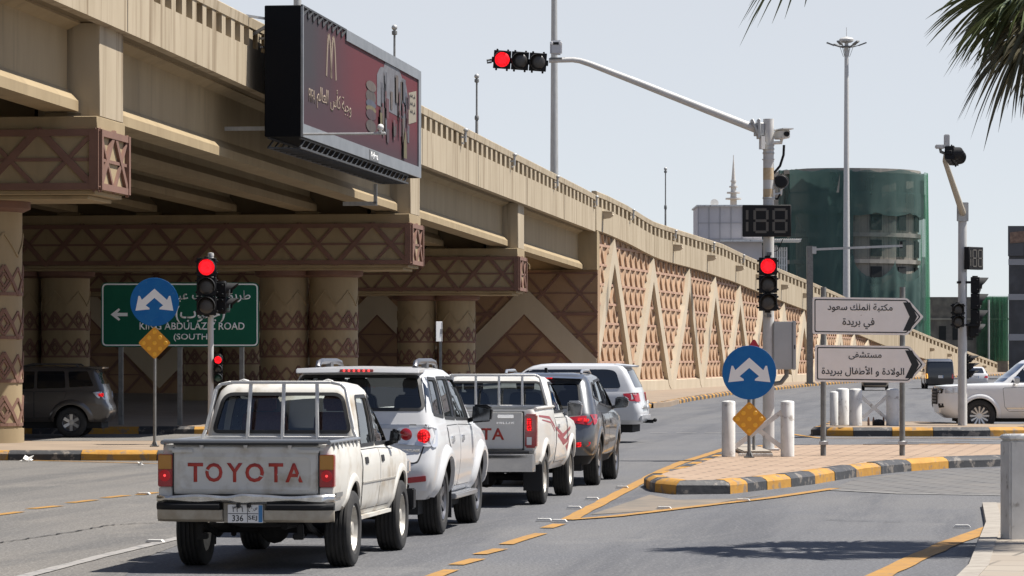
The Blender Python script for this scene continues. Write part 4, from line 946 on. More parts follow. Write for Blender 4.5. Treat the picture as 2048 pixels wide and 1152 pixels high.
# --- mast on the second island, right
Y = 90.6; X0 = (1925 - 1024) * Y / F; Zk = .23
t = thing("traffic_light", "grey signal mast seen from the side behind the second island's kerb", "traffic light", (X0, Y, Zk))
zl = lambda py, Y_=Y, z0=Zk: EYE - (py - HZ) * Y_ / F - z0
xl = lambda px, Y_=Y, x0=X0: (px - 1024) * Y_ / F - x0
b = MB(); b.lathe([(.125, 0), (.115, zl(420)), (.115, zl(414)), (0, zl(413))], 18); b.tube([(-.02, -.25, .0), (-.02, -.25, zl(545))], .09, 14); b.build("pole", M_polepaint, t)
ax, ay, az = xl(1889), -3.2, zl(322, Y - 3.2)
ax = (1890 - 1024) * (Y - 3.2) / F - X0
b = MB(); b.tube([(0, -.08, zl(428)), (ax, ay, az), (ax - .05, ay - .5, az + .12), (ax - .06, ay - .9, az + .12)], [.09, .065, .055, .05], 12); b.build("arm", mat("dusty_tan_pole", (.40, .35, .27), .6), t)
b = MB(); b.cbox((-.01, -.1, zl(424)), (.3, .12, .5)); b.build("flange", M_galv, t, bevel=.01)
signal_head(t, pl((ax + .12, ay - .55, az + .10), rz=76, ry=-84), lit=())
b = MB(); b.tube([(ax - .06, ay - .9, az + .12), (ax - .22, ay - .9, az + .18), (ax - .24, ay - .9, az + .3)], .04, 8); b.build("bracket", M_postgrey, t)
b = MB(); b.box(ax - .36, ay - 1.0, az + .26, ax - .12, ay - .8, az + .36); b.box(ax - .14, ay - .96, az + .30, ax + .0, ay - .84, az + .62); b.build("sensor", M_polepaint, t, bevel=.02)
countdown(t, pl((xl(1946), -.15, zl(517)), rz=48), W_=.66, H_=.60)
signal_head(t, pl((xl(1951), -.10, zl(603)), rz=82), lit=(), n=3, dia=.37)
signal_head(t, pl((xl(1947), .05, zl(660)), rz=100), lit=(), n=1, dia=.30, greens=True)
signal_head(t, pl((xl(1911), -.45, zl(631))), lit=(), n=2, dia=.27)
signal_head(t, pl((xl(1934), -.02, zl(733)), rz=80), lit=(), n=3, dia=.17)
b = MB()
for py in (565, 650): b.box(-.16, -.32, zl(py) - .03, .36, -.05, zl(py) + .03)
b.build("bracket", M_black, t)

# ================================================================== SIGNS
def arrow_pair(r):
    """mirrored outline of the two-way arrow on the blue discs, in units of the radius"""
    half = [(0.0, .56), (.15, .43), (.50, .08), (.57, .24), (.63, .24), (.80, -.46), (.16, -.38), (.155, -.32), (.33, -.17), (0.0, .15)]
    half = [(0.0, .55), (.52, .085), (.60, .25), (.66, .25), (.78, -.36), (.20, -.30), (.215, -.24), (.36, -.14), (0.0, .17)]
    return [(x * r, z * r) for x, z in half]
def keep_sign(px, py_base, pyd, rpx, pyk, kpx, label, xk=None, zoff=0):
    g_ = G(px, py_base, KH); t = thing("keep_either_side_sign", label, "traffic sign", g_); Y = g_.y
    zl = lambda py: EYE - (py - HZ) * Y / F - KH
    r = rpx * Y / F; k = kpx * Y / F
    b = MB(); b.tube([(0, 0.035, 0), (0, 0.035, zl(pyd) + r * .7)], .032, 12); b.box(-.09, -.06, 0, .09, .13, .02); b.bar((-.05, 0, .01), (-.02, .03, .10), .02, .03); b.bar((.05, 0, .01), (.02, .03, .10), .02, .03); b.build("post", M_postgrey, t)
    b = MB(); b.lathe([(r, 0), (r, .004), (r * .995, .006), (0, .006)], 56, pl((0, -.004, zl(pyd)), rx=90)); ds = b.build("disc", M_blue, t)
    b = MB(); h = arrow_pair(r)
    for s in (1, -1): b.prism([(s * x, z) for x, z in h], lambda a, z, d: Vector((a, -.010 - d, zl(pyd) + z)), .0006, .003)
    b.build("arrow", M_signwhite, ds, smooth=False)
    kp = rpoly([(0, -k), (k, 0), (0, k), (-k, 0)], .05, 3); b = MB(); b.prism(kp, lambda a, z, d: Vector((a, -.002 - d, zl(pyk) + z)), 0, .006); kd = b.build("hazard_plate", M_amber, t, smooth=False)
    b = MB()
    for i in (-1, 0, 1):
        for j in (-1, 0, 1):
            x, z = (i + j) * k * .335, (i - j) * k * .335; b.lathe([(k * .13, 0), (k * .11, .006), (0, .008)], 16, pl((x, -.0085, zl(pyk) + z), rx=90))
    b.build("reflector", M_amberdot, kd); return t
keep_sign(309, 893, 604, 48.5, 686, 33, "blue disc sign with yellow diamond on the left island by the green sign")
keep_sign(1498.5, 915, 745, 54, 838, 35.5, "blue disc sign with yellow diamond on the right island before the tall mast")
Y = 64.5; X0 = (1508 - 1024) * Y / F
t = thing("warning_sign", "red triangle warning sign peeking out above the right blue disc", "traffic sign", (X0, Y, KH)); zl = lambda py: EYE - (py - HZ) * Y / F - KH
b = MB(); b.tube([(0, .04, 0), (0, .04, zl(690))], .03, 10); b.build("post", M_postgrey, t)
zt = zl(675); tri = rpoly([(-.33, zt - .58), (.33, zt - .58), (0, zt)], .08, 4); b = MB(); b.prism(tri, XZ(), 0, .005); fo = b.build("panel", M_signred, t, smooth=False)
b = MB(); tri2 = rpoly([(-.21, zt - .50), (.21, zt - .50), (0, zt - .15)], .04, 4); b.prism(tri2, XZ(), .0055, .008); b.build("inner_panel", M_signwhite, fo, smooth=False)
# white direction signs on two posts
Y = 63.3; X0 = (1726 - 1024) * Y / F; sc_ = Y / F
t = thing("direction_sign", "pair of cream arrow signs in Arabic on two grey posts on the island", "direction sign", (X0, Y, KH)); zl = lambda py: EYE - (py - HZ) * Y / F - KH; xl = lambda px: (px - 1024) * Y / F - X0
for px in (1647, 1805):
    b = MB(); b.tube([(xl(px), .05, 0), (xl(px + .5), .05, zl(574))], .052, 12); po = b.build("post", M_postgrey, t)
    b = MB(); b.lathe([(.06, zl(890)), (.07, zl(889)), (.07, zl(883)), (.06, zl(882))], 12, Matrix.Translation((xl(px), .05, 0))); b.cbox((xl(px), -.03, zl(886)), (.17, .05, .06)); b.build("clamp", M_galv, po)
for (l, r_, tp, bt, l1, l2, w1, w2, tilt) in ((1625, 1847, 594, 668, "مكتبة الملك سعود", "في بريدة", 130, 64, 2.0), (1630, 1851, 690, 763, "مستشفى", "الولادة و الأطفال ببريدة", 66, 165, 1.5)):
    zc = (zl(tp) + zl(bt)) / 2; hh = (zl(tp) - zl(bt)) / 2; x0, x1 = xl(l), xl(r_); nose = .30
    def out(dx): return [(x0 + dx, zc - hh + dx), (x1 - nose - dx * .5, zc - hh + dx), (x1 - dx * 1.5, zc), (x1 - nose - dx * .5, zc + hh - dx), (x0 + dx, zc + hh - dx)]
    tl = lambda a, z, d: Vector((a, -.012 - d, z - (a - x0) * .012))
    b = MB(); b.prism(rpoly(out(0), [.04, .04, .02, .04, .04], 3), tl, -.012, .0); pn = b.build("sign_panel", M_signcream, t, smooth=False)
    b = MB(); A, B_ = rpoly(out(.035), [.03] * 5, 3), rpoly(out(.055), [.025] * 5, 3); k = len(A)
    b.add([tl(*p, .002) for p in A] + [tl(*p, .002) for p in B_], [(i, (i + 1) % k, (i + 1) % k + k, i + k) for i in range(k)])
    xa = x1 - nose + .02; b.prism([(xa - .10, zc - hh + .08), (xa + .03, zc - hh + .08), (x1 - .12, zc), (xa + .03, zc + hh - .08), (xa - .10, zc + hh - .08), (x1 - .26, zc)], tl, .001, .003)
    b.build("border", M_signblack, pn, smooth=False)
    cx = xl((1720 if tp < 640 else 1730))
    lettering("lettering", l1, M_signblack, pn, lambda a, z, d: tl(cx + a, zc + .15 + z, .002 + d), width=w1 * sc_, ar=True, bold=.012, extrude=.003)
    lettering("lettering", l2, M_signblack, pn, lambda a, z, d: tl(cx + (-.03 if tp < 640 else -.04) + a, zc - .14 + z, .002 + d), width=w2 * sc_, ar=True, bold=.012, extrude=.003)
# big green road sign in the shade under the flyover
Y = 92.6; X0 = (360 - 1024) * Y / F; t = thing("road_sign", "large green road sign with white lettering in the shade under the flyover", "road sign", (X0, Y, KH)); zl = lambda py: EYE - (py - HZ) * Y / F - KH; xl = lambda px: (px - 1024) * Y / F - X0
for px in (241, 359, 483):
    b = MB(); b.box(xl(px) - .06, .03, 0, xl(px) + .06, .15, zl(585)); b.build("post", M_postgrey, t)
ol = [(xl(202), zl(694)), (xl(518), zl(694)), (xl(518), zl(565)), (xl(202), zl(565))]
b = MB(); b.prism(rpoly(ol, .16, 4), XZ(), -.02, .0); pn = b.build("sign_panel", M_signgreen, t, smooth=False)
b = MB(); A, B_ = rpoly(grow(ol, -.03), .13, 4), rpoly(grow(ol, -.065), .10, 4); k = len(A)
b.add([Vector((p[0], -.004, p[1])) for p in A + B_], [(i, (i + 1) % k, (i + 1) % k + k, i + k) for i in range(k)]); b.build("border", M_signwhite, pn, smooth=False)
for s_, cx, cy, w_, h_, ar in (("طريق الملك عبدالعزيز", 395, 593, 212, None, True), ("(جنوب)", 400, 628, 100, None, True), ("KING ABDULAZIZ ROAD", 384, 652, 210, .20, False), ("(SOUTH)", 384, 675, 74, .21, False)):
    lettering("lettering", s_, M_signwhite, pn, lambda a, z, d: Vector((xl(cx) + a, -.003 - d, zl(cy) + z)), width=w_ * Y / F, height=h_, ar=ar, bold=.012, extrude=.003)
b = MB(); cx, cz = xl(239), zl(629)
b.prism([(cx - .24, cz), (cx - .02, cz + .17), (cx + .02, cz + .13), (cx - .06, cz + .045), (cx + .22, cz + .045), (cx + .22, cz - .045), (cx - .06, cz - .045), (cx + .02, cz - .13), (cx - .02, cz - .17)], XZ(), .002, .005); b.build("arrow", M_signwhite, pn, smooth=False)
# sign seen from behind by the third pier
g_ = P(881, 0, 100); t = thing("back_turned_sign", "narrow white sign plate on a grey post seen edge-on before the pier", "traffic sign", (g_.x, 100, 0)); zl = lambda py: EYE - (py - HZ) * 100 / F
b = MB(); b.box(-.04, -.04, 0, .04, .04, zl(645)); b.build("post", M_postgrey, t)
b = MB(); b.cbox((-.04, -.06, (zl(643) + zl(683)) / 2), (.20, .02, zl(643) - zl(683)), rot=Euler((0, 0, R(25))).to_matrix()); b.build("plate", M_signwhite, t, bevel=.006)
b = MB(); b.box(-.05, -.055, zl(668), .05, .05, zl(658)); b.build("clamp", M_galv, t)

# ================================================================== BOLLARDS with crossed rails
def bollard(parent, x, y, h, r):
    b = MB(); b.lathe([(r, 0), (r, h - r * .28), (r * .9, h - r * .12), (r * .6, h - .008), (0, h)], 22, Matrix.Translation((x, y, 0))); return b.build("post", M_whitepost, parent, angle=50)
def barrier(label, loc, posts, rails, h, r):
    t = thing("bollard_barrier", label, "barrier", loc, 0, "white bollard barriers around the signal masts")
    for x, y in posts: bollard(t, x, y, h, r)
    for (i, j) in rails:
        a, c = Vector((*posts[i], 0)), Vector((*posts[j], 0)); d = (c - a).normalized()
        a += d * r * .8; c -= d * r * .8
        b = MB(); b.bar(a + Vector((0, 0, h * .16)), c + Vector((0, 0, h * .80)), .05, .09); b.build("cross_rail", M_whitepost, t)
        b = MB(); b.bar(a + Vector((0, 0.012, h * .80)), c + Vector((0, 0.012, h * .16)), .045, .085); b.build("cross_rail", M_whitepost, t)
    return t
g0 = G(1457, 913, KH); g1 = G(1572.5, 912, KH); dx = g1.x - g0.x
barrier("two thick white bollards joined by a crossed rail around the tall mast", g0, [(0, 0), (dx, 0.05)], [(0, 1)], 1.03, .125)
b = MB(); b.box(g0.x + .35, g0.y + 1.1, KH - .004, g1.x - .2, g0.y + 6.4, KH + .07); struct(b.build("plinth", mat("concrete_pad", (.30, .26, .21), .9), bevel=.02))
b = MB(); b.box(g0.x + .2, g0.y + .25, KH - .003, g1.x - .25, g0.y + .33, KH + .05); struct(b.build("plinth", M_whitepost, bevel=.01))
h0 = G(1711, 851, .23); sx2 = h0.y / F
barrier("three white bollards with one crossed rail on the second island behind the signs", h0, [(0, 0), ((1786 - 1711) * sx2, 0.1), ((1694 - 1711) * sx2, 1.2)], [(0, 1)], .98, .17)
h1 = G(1668, 850.5, .23)
barrier("pair of white bollards at the tip of the second island", h1, [(0, 0), ((1686 - 1668) * sx2, 1.4)], [], .90, .11)
for i, (px, w_, h_) in enumerate(((1737, .03, .22), (1747, .03, .22), (1757, .16, .16), (1767, .03, .22))):
    g_ = G(px, 851, .23); b = MB(); b.lathe([(w_, 0), (w_, h_ * .6), (w_ * .5, h_), (0, h_ + .01)], 10); o = b.build("anchor_bolt" if w_ < .1 else "junction_box", M_black if w_ > .1 else mat("rusty_bolt", (.16, .09, .06), .8)); o.location = g_
    tag(o, ("rusty anchor bolt stub, leftmost of the three under the crossed rail", "rusty anchor bolt stub just left of the squat black box", "squat black box on the paving under the crossed rail", "rusty anchor bolt stub just right of the squat black box")[i], "bolt" if w_ < .1 else "junction box", "anchor bolts between the bollards" if w_ < .1 else None)
# near concrete bollard, right edge
g_ = G(2044, 1077, .055); t = thing("concrete_bollard", "thick square white concrete bollard at the right edge of the near pavement", "bollard", g_, R(8))
hb = (1077 - 868) * g_.y / F; b = MB(); b.box(-.19, -.19, -.02, .19, .19, hb - .06); b.build("shaft", M_whitepost, t, bevel=.02)
b = MB(); b.loft([[(s * x, s2 * y, z) for s, s2, x, y in ((-1, -1, q, q), (1, -1, q, q), (1, 1, q, q), (-1, 1, q, q))] for q, z in ((.195, hb - .058), (.20, hb - .03), (.17, hb))]); b.build("cap", M_whitepost, t, bevel=.01)

# ================================================================== BUILDINGS BEYOND THE RAMP
def net_mat(name, c1, c2, alpha):
    m = bpy.data.materials.new(name); m.use_nodes = True; nt = m.node_tree; N = nt.nodes; L = nt.links; b = N["Principled BSDF"]; o = N["Material Output"]
    b.inputs["Roughness"].default_value = .9
    tc = N.new("ShaderNodeTexCoord"); mp = N.new("ShaderNodeMapping"); mp.inputs["Scale"].default_value = (1, 1, .25); L.new(tc.outputs["Object"], mp.inputs[0])
    n = N.new("ShaderNodeTexNoise"); n.inputs["Scale"].default_value = .35; n.inputs["Detail"].default_value = 7; L.new(mp.outputs[0], n.inputs["Vector"])
    mx = N.new("ShaderNodeMix"); mx.data_type = 'RGBA'; L.new(n.outputs[0], mx.inputs[0]); mx.inputs[6].default_value = (*c1, 1); mx.inputs[7].default_value = (*c2, 1); L.new(mx.outputs[2], b.inputs["Base Color"])
    tr = N.new("ShaderNodeBsdfTransparent"); tl = N.new("ShaderNodeBsdfTranslucent"); L.new(mx.outputs[2], tl.inputs[0])
    m1 = N.new("ShaderNodeMixShader"); m1.inputs[0].default_value = .4; L.new(b.outputs[0], m1.inputs[1]); L.new(tl.outputs[0], m1.inputs[2])
    r = N.new("ShaderNodeMapRange"); r.inputs[1].default_value = .35; r.inputs[2].default_value = .65; r.inputs[3].default_value = alpha - .12; r.inputs[4].default_value = alpha + .10; L.new(n.outputs[0], r.inputs[0])
    m2 = N.new("ShaderNodeMixShader"); L.new(r.outputs[0], m2.inputs[0]); L.new(tr.outputs[0], m2.inputs[1]); L.new(m1.outputs[0], m2.inputs[2]); L.new(m2.outputs[0], o.inputs[0]); MATS[name] = m; return m
M_net = net_mat("green_debris_netting", (0.06, 0.118, 0.108), (0.085, 0.15, 0.136), .80)
M_netpale = net_mat("bright_green_debris_netting", (0.03, 0.17, 0.09), (0.06, 0.24, 0.13), .55)
M_block = brick_mat("bare_blockwork", (.235, .215, .18), (.20, .185, .16), (.12, .11, .10), .8, .4, .03, .95)
M_slabc = mat("bare_concrete_slab", (.30, .28, .24), .9, col2=(.22, .205, .18), nscale=.6)
Y = 430.0; k_ = Y / F; cx = (1700 - 1024) * k_
gb = thing("tower_under_construction", "round-fronted unfinished tower wrapped in dark green netting behind the ramp", "building", (cx, Y + 10, 0)); zl = lambda py: EYE - (py - HZ) * k_; xl = lambda px: (px - 1024) * k_ - cx
Rr = (1855 - 1690) * k_; cxr = (1690 - 1700) * k_ - 0.0
def plan(g=0.0):
    pts = []
    for i in range(21):
        a = R(-118 + 148 * i / 20); pts.append((xl(1690) + (Rr + g) * math.cos(a), -2.0 + (Rr + g) * math.sin(a)))
    return pts + [(Rr + xl(1690) + g, 14), (xl(1563) - g, 14), (xl(1563) - g, -6.0 - g)]
zf = [zl(717 + 32), zl(640), zl(577), zl(523), zl(470), zl(420), zl(342)]
b = MB()
for z0, z1 in zip(zf, zf[1:]): pln = plan(-.35); b.prism(pln, lambda a, c, d: Vector((a, c, d)), z0 + .25, z1 - .25)
b.build("wall", M_block, gb, smooth=False)
b = MB()
for z in zf[1:]: b.prism(plan(0.05), lambda a, c, d: Vector((a, c, d)), z - .26, z + .26)
b.build("floor_slab", M_slabc, gb, smooth=False)
M_void = mat("dark_window_opening", (.012, .014, .014), .8)
for z0, z1 in zip(zf[1:-1], zf[2:]):
    for a in (-112, -92, -68, -44, -20, 2):
        b = MB(); c, s = math.cos(R(a)), math.sin(R(a)); q = Rr - .33; px_, py_ = xl(1690) + q * c, -2.0 + q * s
        b.cbox((px_, py_, (z0 + z1) / 2), (.3, 1.5, (z1 - z0) * .62), rot=Matrix.Rotation(R(a), 3, 'Z')); b.build("window_opening", M_void, gb)
b = MB(); b.box(xl(1567), -5, zf[-1] + .26, xl(1636), 12, zl(338)); b.box(xl(1636), -5, zf[-1] + .26, xl(1662), 12, zl(342)); b.box(xl(1700), -8, zf[-1] + .26, xl(1808), 8, zl(343.5)); b.build("roof_block", M_block, gb)
b = MB(); b.box(xl(1478), -5.5, -.02, xl(1563) - .4, 10, zl(428)); b.build("wing", M_block, gb)
# netting hung in three drops with sagging folds
def net(mb, a0, a1, z_top, z_bot, g, nseg=60, wob=.35, dip=0.0, mi=0):
    rows = 10; vs = []
    for j in range(rows + 1):
        t = j / rows
        for i in range(nseg + 1):
            u = i / nseg; a = R(a0 + (a1 - a0) * u); q = Rr + g + wob * t * (.5 * math.sin(u * 37 + j * .4) + .5 * math.sin(u * 71 + 1.3)) * .6 + rnd.uniform(-.05, .05)
            z = z_top + (z_bot - z_top) * t - dip * t * abs(math.sin(u * math.pi * 3)) ** 1.5 + rnd.uniform(-.1, .1) * (t > 0)
            vs.append((xl(1690) + q * math.cos(a), -2.0 + q * math.sin(a), z))
    mb.add(vs, [(j * (nseg + 1) + i, j * (nseg + 1) + i + 1, (j + 1) * (nseg + 1) + i + 1, (j + 1) * (nseg + 1) + i) for j in range(rows) for i in range(nseg)], mi)
def net2(a0, a1, top, bot, g, wob, m, nseg=50, rows=9):
    """netting on the round front; top and bot give the height at a photo column"""
    b = MB(); vs = []
    for j in range(rows + 1):
        t = j / rows
        for i in range(nseg + 1):
            a = R(a0 + (a1 - a0) * i / nseg); px = 1690 + Rr / k_ * math.cos(a); zt_, zb_ = zl(top(px)), zl(bot(px)); q = Rr + g + wob * (.5 * math.sin(a * 19 + 1.3) + .4 * math.sin(a * 43 + j * .2)) * (.3 + .7 * t)
            vs.append((xl(1690) + q * math.cos(a), -2.0 + q * math.sin(a), zt_ + (zb_ - zt_) * t + rnd.uniform(-.06, .06)))
    b.add(vs, [(j * (nseg + 1) + i, j * (nseg + 1) + i + 1, (j + 1) * (nseg + 1) + i + 1, (j + 1) * (nseg + 1) + i) for j in range(rows) for i in range(nseg)]); b.build("netting", m, gb)
def lobes(px):
    for c, hw, d in ((1742, 40, 44), (1806, 34, 36)):
        if abs(px - c) < hw: return 512 + d * math.sqrt(1 - ((px - c) / hw) ** 2)
    return 512
M_netthin = net_mat("thin_green_netting", (0.05, 0.11, 0.10), (0.07, 0.14, 0.125), .30)
net2(-130, 34, lambda p: 342 + 2.2 * math.sin(p * .09) + (2.5 if 1700 < p < 1760 else 0), lambda p: 388, .50, .12, MATS["green_debris_netting"])
net2(-130, 34, lambda p: 385, lambda p: 427 + 6 * abs(math.sin(p * .045)), .62, .25, M_net)
net2(-130, -86, lambda p: 420, lambda p: 720, .52, .2, M_net)
net2(-92, -16, lambda p: 425, lambda p: 516, .45, .2, M_netthin)
net2(-92, -14, lobes, lambda p: 720, .70, .35, M_net, nseg=90)
net2(-84, -20, lambda p: lobes(p) + 14, lambda p: 640, .95, .4, M_net, nseg=90)
net2(-24, 32, lambda p: 342, lambda p: 720, .95, .55, M_netpale)
def flatnet(x0, x1, top, bot, y0, y1, m):
    b = MB(); n = 24; vs = [(xl(x0 + (x1 - x0) * i / n), y0 + (y1 - y0) * i / n + .22 * math.sin(i * 1.9) * (.3 + .3 * r), zl(top + (bot - top) * r / 5) + rnd.uniform(-.1, .1)) for r in range(6) for i in range(n + 1)]
    b.add(vs, [(j * (n + 1) + i, j * (n + 1) + i + 1, (j + 1) * (n + 1) + i + 1, (j + 1) * (n + 1) + i) for j in range(5) for i in range(n)]); b.build("netting", m, gb)
flatnet(1561, 1640, 337, 420, -6.7, -8.8, M_net); flatnet(1638, 1700, 341.5, 400, -8.8, -12.9, M_net); flatnet(1561, 1690, 416, 720, -6.8, -12.8, M_net); flatnet(1476, 1566, 424, 720, -6.2, -6.9, M_net)
flatnet(1600, 1672, 345, 470, -9.0, -12.6, M_net); flatnet(1480, 1520, 470, 560, -6.4, -6.6, M_net); flatnet(1700, 1808, 343, 352, -12.5, -8.2, M_net)
b = MB(); b.prism([(xl(1667), zl(388)), (xl(1672), zl(388)), (xl(1674), zl(352))], lambda a, z, d: Vector((a, -13.9 - d, z)), 0, .05); b.build("torn_sheet", M_slabc, gb)

# low netted block
Y = 452.0; k_ = Y / F; cx = (1940 - 1024) * k_; lo = thing("low_block", "low grey unfinished block partly covered by green netting beyond the ramp end", "building", (cx, Y, 0)); zl = lambda py: EYE - (py - HZ) * k_; xl = lambda px: (px - 1024) * k_ - cx
b = MB(); b.box(xl(1858), 0, -.02, xl(2016), 12, zl(594)); b.build("wall", M_block, lo)
b = MB(); b.box(xl(1856), -.15, zl(640), xl(2017), -.004, zl(636)); b.build("floor_slab", M_slabc, lo)
for px in (1878, 1905, 1932):
    b = MB(); b.box(xl(px), -.06, zl(680), xl(px + 14), -.004, zl(652)); b.build("window_opening", M_void, lo)
b = MB(); xs = [xl(1952) + (xl(2018) - xl(1952)) * i / 24 for i in range(25)]
b.add([(x, -.5 + .25 * math.sin(i * 2.3) + rnd.uniform(-.1, .1), z) for z in (zl(592), zl(650), zl(722)) for i, x in enumerate(xs)], [(j * 25 + i, j * 25 + i + 1, (j + 1) * 25 + i + 1, (j + 1) * 25 + i) for j in range(2) for i in range(24)]); b.build("netting", M_netpale, lo)
for px in (1856, 1975):
    b = MB(); b.tube([(xl(px), -1.2, 0), (xl(px), -1.2, zl(600))], .14, 8); b.build("scaffold_pole", M_galv, lo)
# dark panelled building at the right edge
Y = 330.0; k_ = Y / F; cx = (2015 - 1024) * k_; db = thing("dark_building", "dark grey panelled building with light bands at the right edge", "building", (cx, Y, 0)); zl = lambda py: EYE - (py - HZ) * k_; xl = lambda px: (px - 1024) * k_ - cx
M_dg = brick_mat("dark_grey_cladding", (.062, .062, .068), (.052, .052, .058), (.03, .03, .032), 1.5, 1.1, .03, .5)
b = MB(); b.prism([(.12, 0), (14, 0), (16, 14), (2.6, 14)], lambda a, c, d: Vector((a, c, d)), -.02, zl(512)); b.build("wall", M_dg, db, smooth=False); b = MB(); b.prism([(0, -.3), (14, -.3), (16, 14), (2.5, 14)], lambda a, c, d: Vector((a, c, d)), zl(512) + .01, zl(452)); b.build("parapet", M_dg, db, smooth=False)
for p0, p1 in ((518, 530), (588, 600), (668, 681)): b = MB(); b.box(.08, -.10, zl(p1), 14, -.004, zl(p0)); b.build("band", mat("light_grey_band", (.26, .26, .27), .6), db)
b = MB(); b.prism(rpoly([(.18, zl(487)), (3, zl(482)), (3, zl(460)), (.18, zl(465))], .1, 3), lambda a, z, d: Vector((a, -.32 - d, z)), 0, .1); b.build("sign", mat("brown_shop_sign", (.24, .15, .10), .6, col2=(.12, .07, .05), nscale=3), db)
# white building behind the mast
Y = 345.0; k_ = Y / F; cx = (1490 - 1024) * k_; wb = thing("white_building", "white panelled building behind the ramp, left of the green tower", "building", (cx, Y, 0)); zl = lambda py: EYE - (py - HZ) * k_; xl = lambda px: (px - 1024) * k_ - cx
M_wp = brick_mat("white_panels", (.50, .48, .49), (.47, .45, .46), (.28, .27, .27), 1.5, 1.6, .05, .7, bump=.1)
b = MB(); b.box(xl(1396), 0, -.02, xl(1524), 9, zl(412)); b.build("wall", mat("white_render", (.52, .49, .49), .8, col2=(.48, .45, .45), nscale=.5), wb)
b = MB()
for px in (1396, 1418, 1440, 1462, 1484, 1506): b.box(xl(px) - .03, -.06, zl(478), xl(px) + .03, -.004, zl(414))
for py in (446, 478): b.box(xl(1396), -.05, zl(py) - .03, xl(1524), -.004, zl(py) + .03)
b.build("panel_joint", mat("grey_joint", (.33, .32, .32), .8), wb)
b = MB(); b.box(xl(1393), -.35, zl(413), xl(1526), 9.2, zl(410)); b.build("coping", M_whitepost, wb)
b = MB(); b.box(xl(1480), 1, -.02, xl(1556), 8, zl(490)); b.build("wing", M_wp, wb)
b = MB(); b.box(xl(1440), -1.2, zl(484), xl(1600), 2, zl(480)); 
for i in range(18): x = xl(1530) + (xl(1600) - xl(1530)) * i / 17; b.box(x - .03, -1.6, zl(480), x + .03, .5, zl(478))
b.build("canopy", M_whitepost, wb)
b = MB()
for i in range(11): x = xl(1528) + (xl(1574) - xl(1528)) * i / 10; b.box(x - .07, .5, 4, x + .07, .9, zl(494))
for z in (500, 515, 530, 545, 560): b.box(xl(1528), .6, zl(z) - .06, xl(1574), .8, zl(z) + .06)
b.build("screen", M_whitepost, wb)
b = MB(); b.lathe([(0, .0), (.25, .04), (.42, .16)], 14, pl((xl(1430), 1, zl(406)), rx=75)); b.tube([(xl(1430), 1.1, zl(412)), (xl(1430), 1.1, zl(406))], .05, 8); b.build("satellite_dish", M_polepaint, wb)
# broadcast spire far away
Y = 640.0; k_ = Y / F; t = thing("broadcast_spire", "slender white spire with stacked discs on the far skyline", "tower", ((1467 - 1024) * k_, Y, 0)); zl = lambda py: EYE - (py - HZ) * k_
b = MB(); b.lathe([(1.1, -.02), (.62, zl(400)), (.5, zl(375)), (.28, zl(345)), (.08, zl(318)), (.06, zl(310))], 14); b.build("shaft", M_polepaint, t)
for py, rr in ((399, 1.5), (387, 1.25), (375, .8), (364, .55)):
    b = MB(); b.lathe([(rr, zl(py)), (rr, zl(py) + .28)], 18); b.build("disc", M_polepaint, t)

# ================================================================== PALMS
M_frond = mat("palm_leaf_green", (.06, .088, .03), .45, col2=(.11, .12, .045), nscale=1.5, spec=.5)
M_frondold = mat("palm_leaf_dull", (.040, .048, .022), .6, col2=(.10, .085, .045), nscale=1.2)
M_trunk = mat("palm_bark", (.16, .115, .075), .95, col2=(.09, .065, .045), nscale=5, stretch=(1, 1, 4), bump=.8, bscale=14)
def fan_leaf(mb, base, hub, nrm, rad, n=34, spread=150, droop=.5, mi=0, sd=0):
    q = random.Random(sd); base = Vector(base); hub = Vector(hub); d = (hub - base).normalized(); nrm = Vector(nrm); nrm = (nrm - d * nrm.dot(d)).normalized(); side = d.cross(nrm)
    mid = base.lerp(hub, .55) + Vector((0, 0, .06)); mb.tube([base, mid, hub], [.022, .018, .013], 6, mi)
    for i in range(n):
        a = R(-spread / 2 + spread * i / (n - 1) + q.uniform(-2, 2)); e = d * math.cos(a) + side * math.sin(a)
        L = rad * (1 - .18 * abs(a) / R(spread / 2)) * q.uniform(.86, 1.08); w = rad * .023 * q.uniform(.8, 1.15); k = 7; vs = []
        dr = droop * q.uniform(.6, 1.5); tw = q.uniform(-.5, .5); wp = (e.cross(nrm)).normalized(); wn = (nrm + wp * tw).normalized(); wp = (wp - nrm * tw).normalized()
        for j in range(k + 1):
            t = j / k; p = hub + e * (L * t) - Vector((0, 0, 1)) * (dr * L * t ** 2.2 * .55) + nrm * (.05 * rad * math.sin(t * 3))
            ww = w * (.55 + 1.6 * t) * (1 if t < .35 else max(0.0, (1 - t) / .65) ** .8 * (1.0)) + .0008
            vs += [p - wp * ww + wn * ww * .5, p, p + wp * ww + wn * ww * .5]
        mb.add(vs, [f for j in range(k) for f in ((3 * j, 3 * j + 1, 3 * j + 4, 3 * j + 3), (3 * j + 1, 3 * j + 2, 3 * j + 5, 3 * j + 4))], mi)
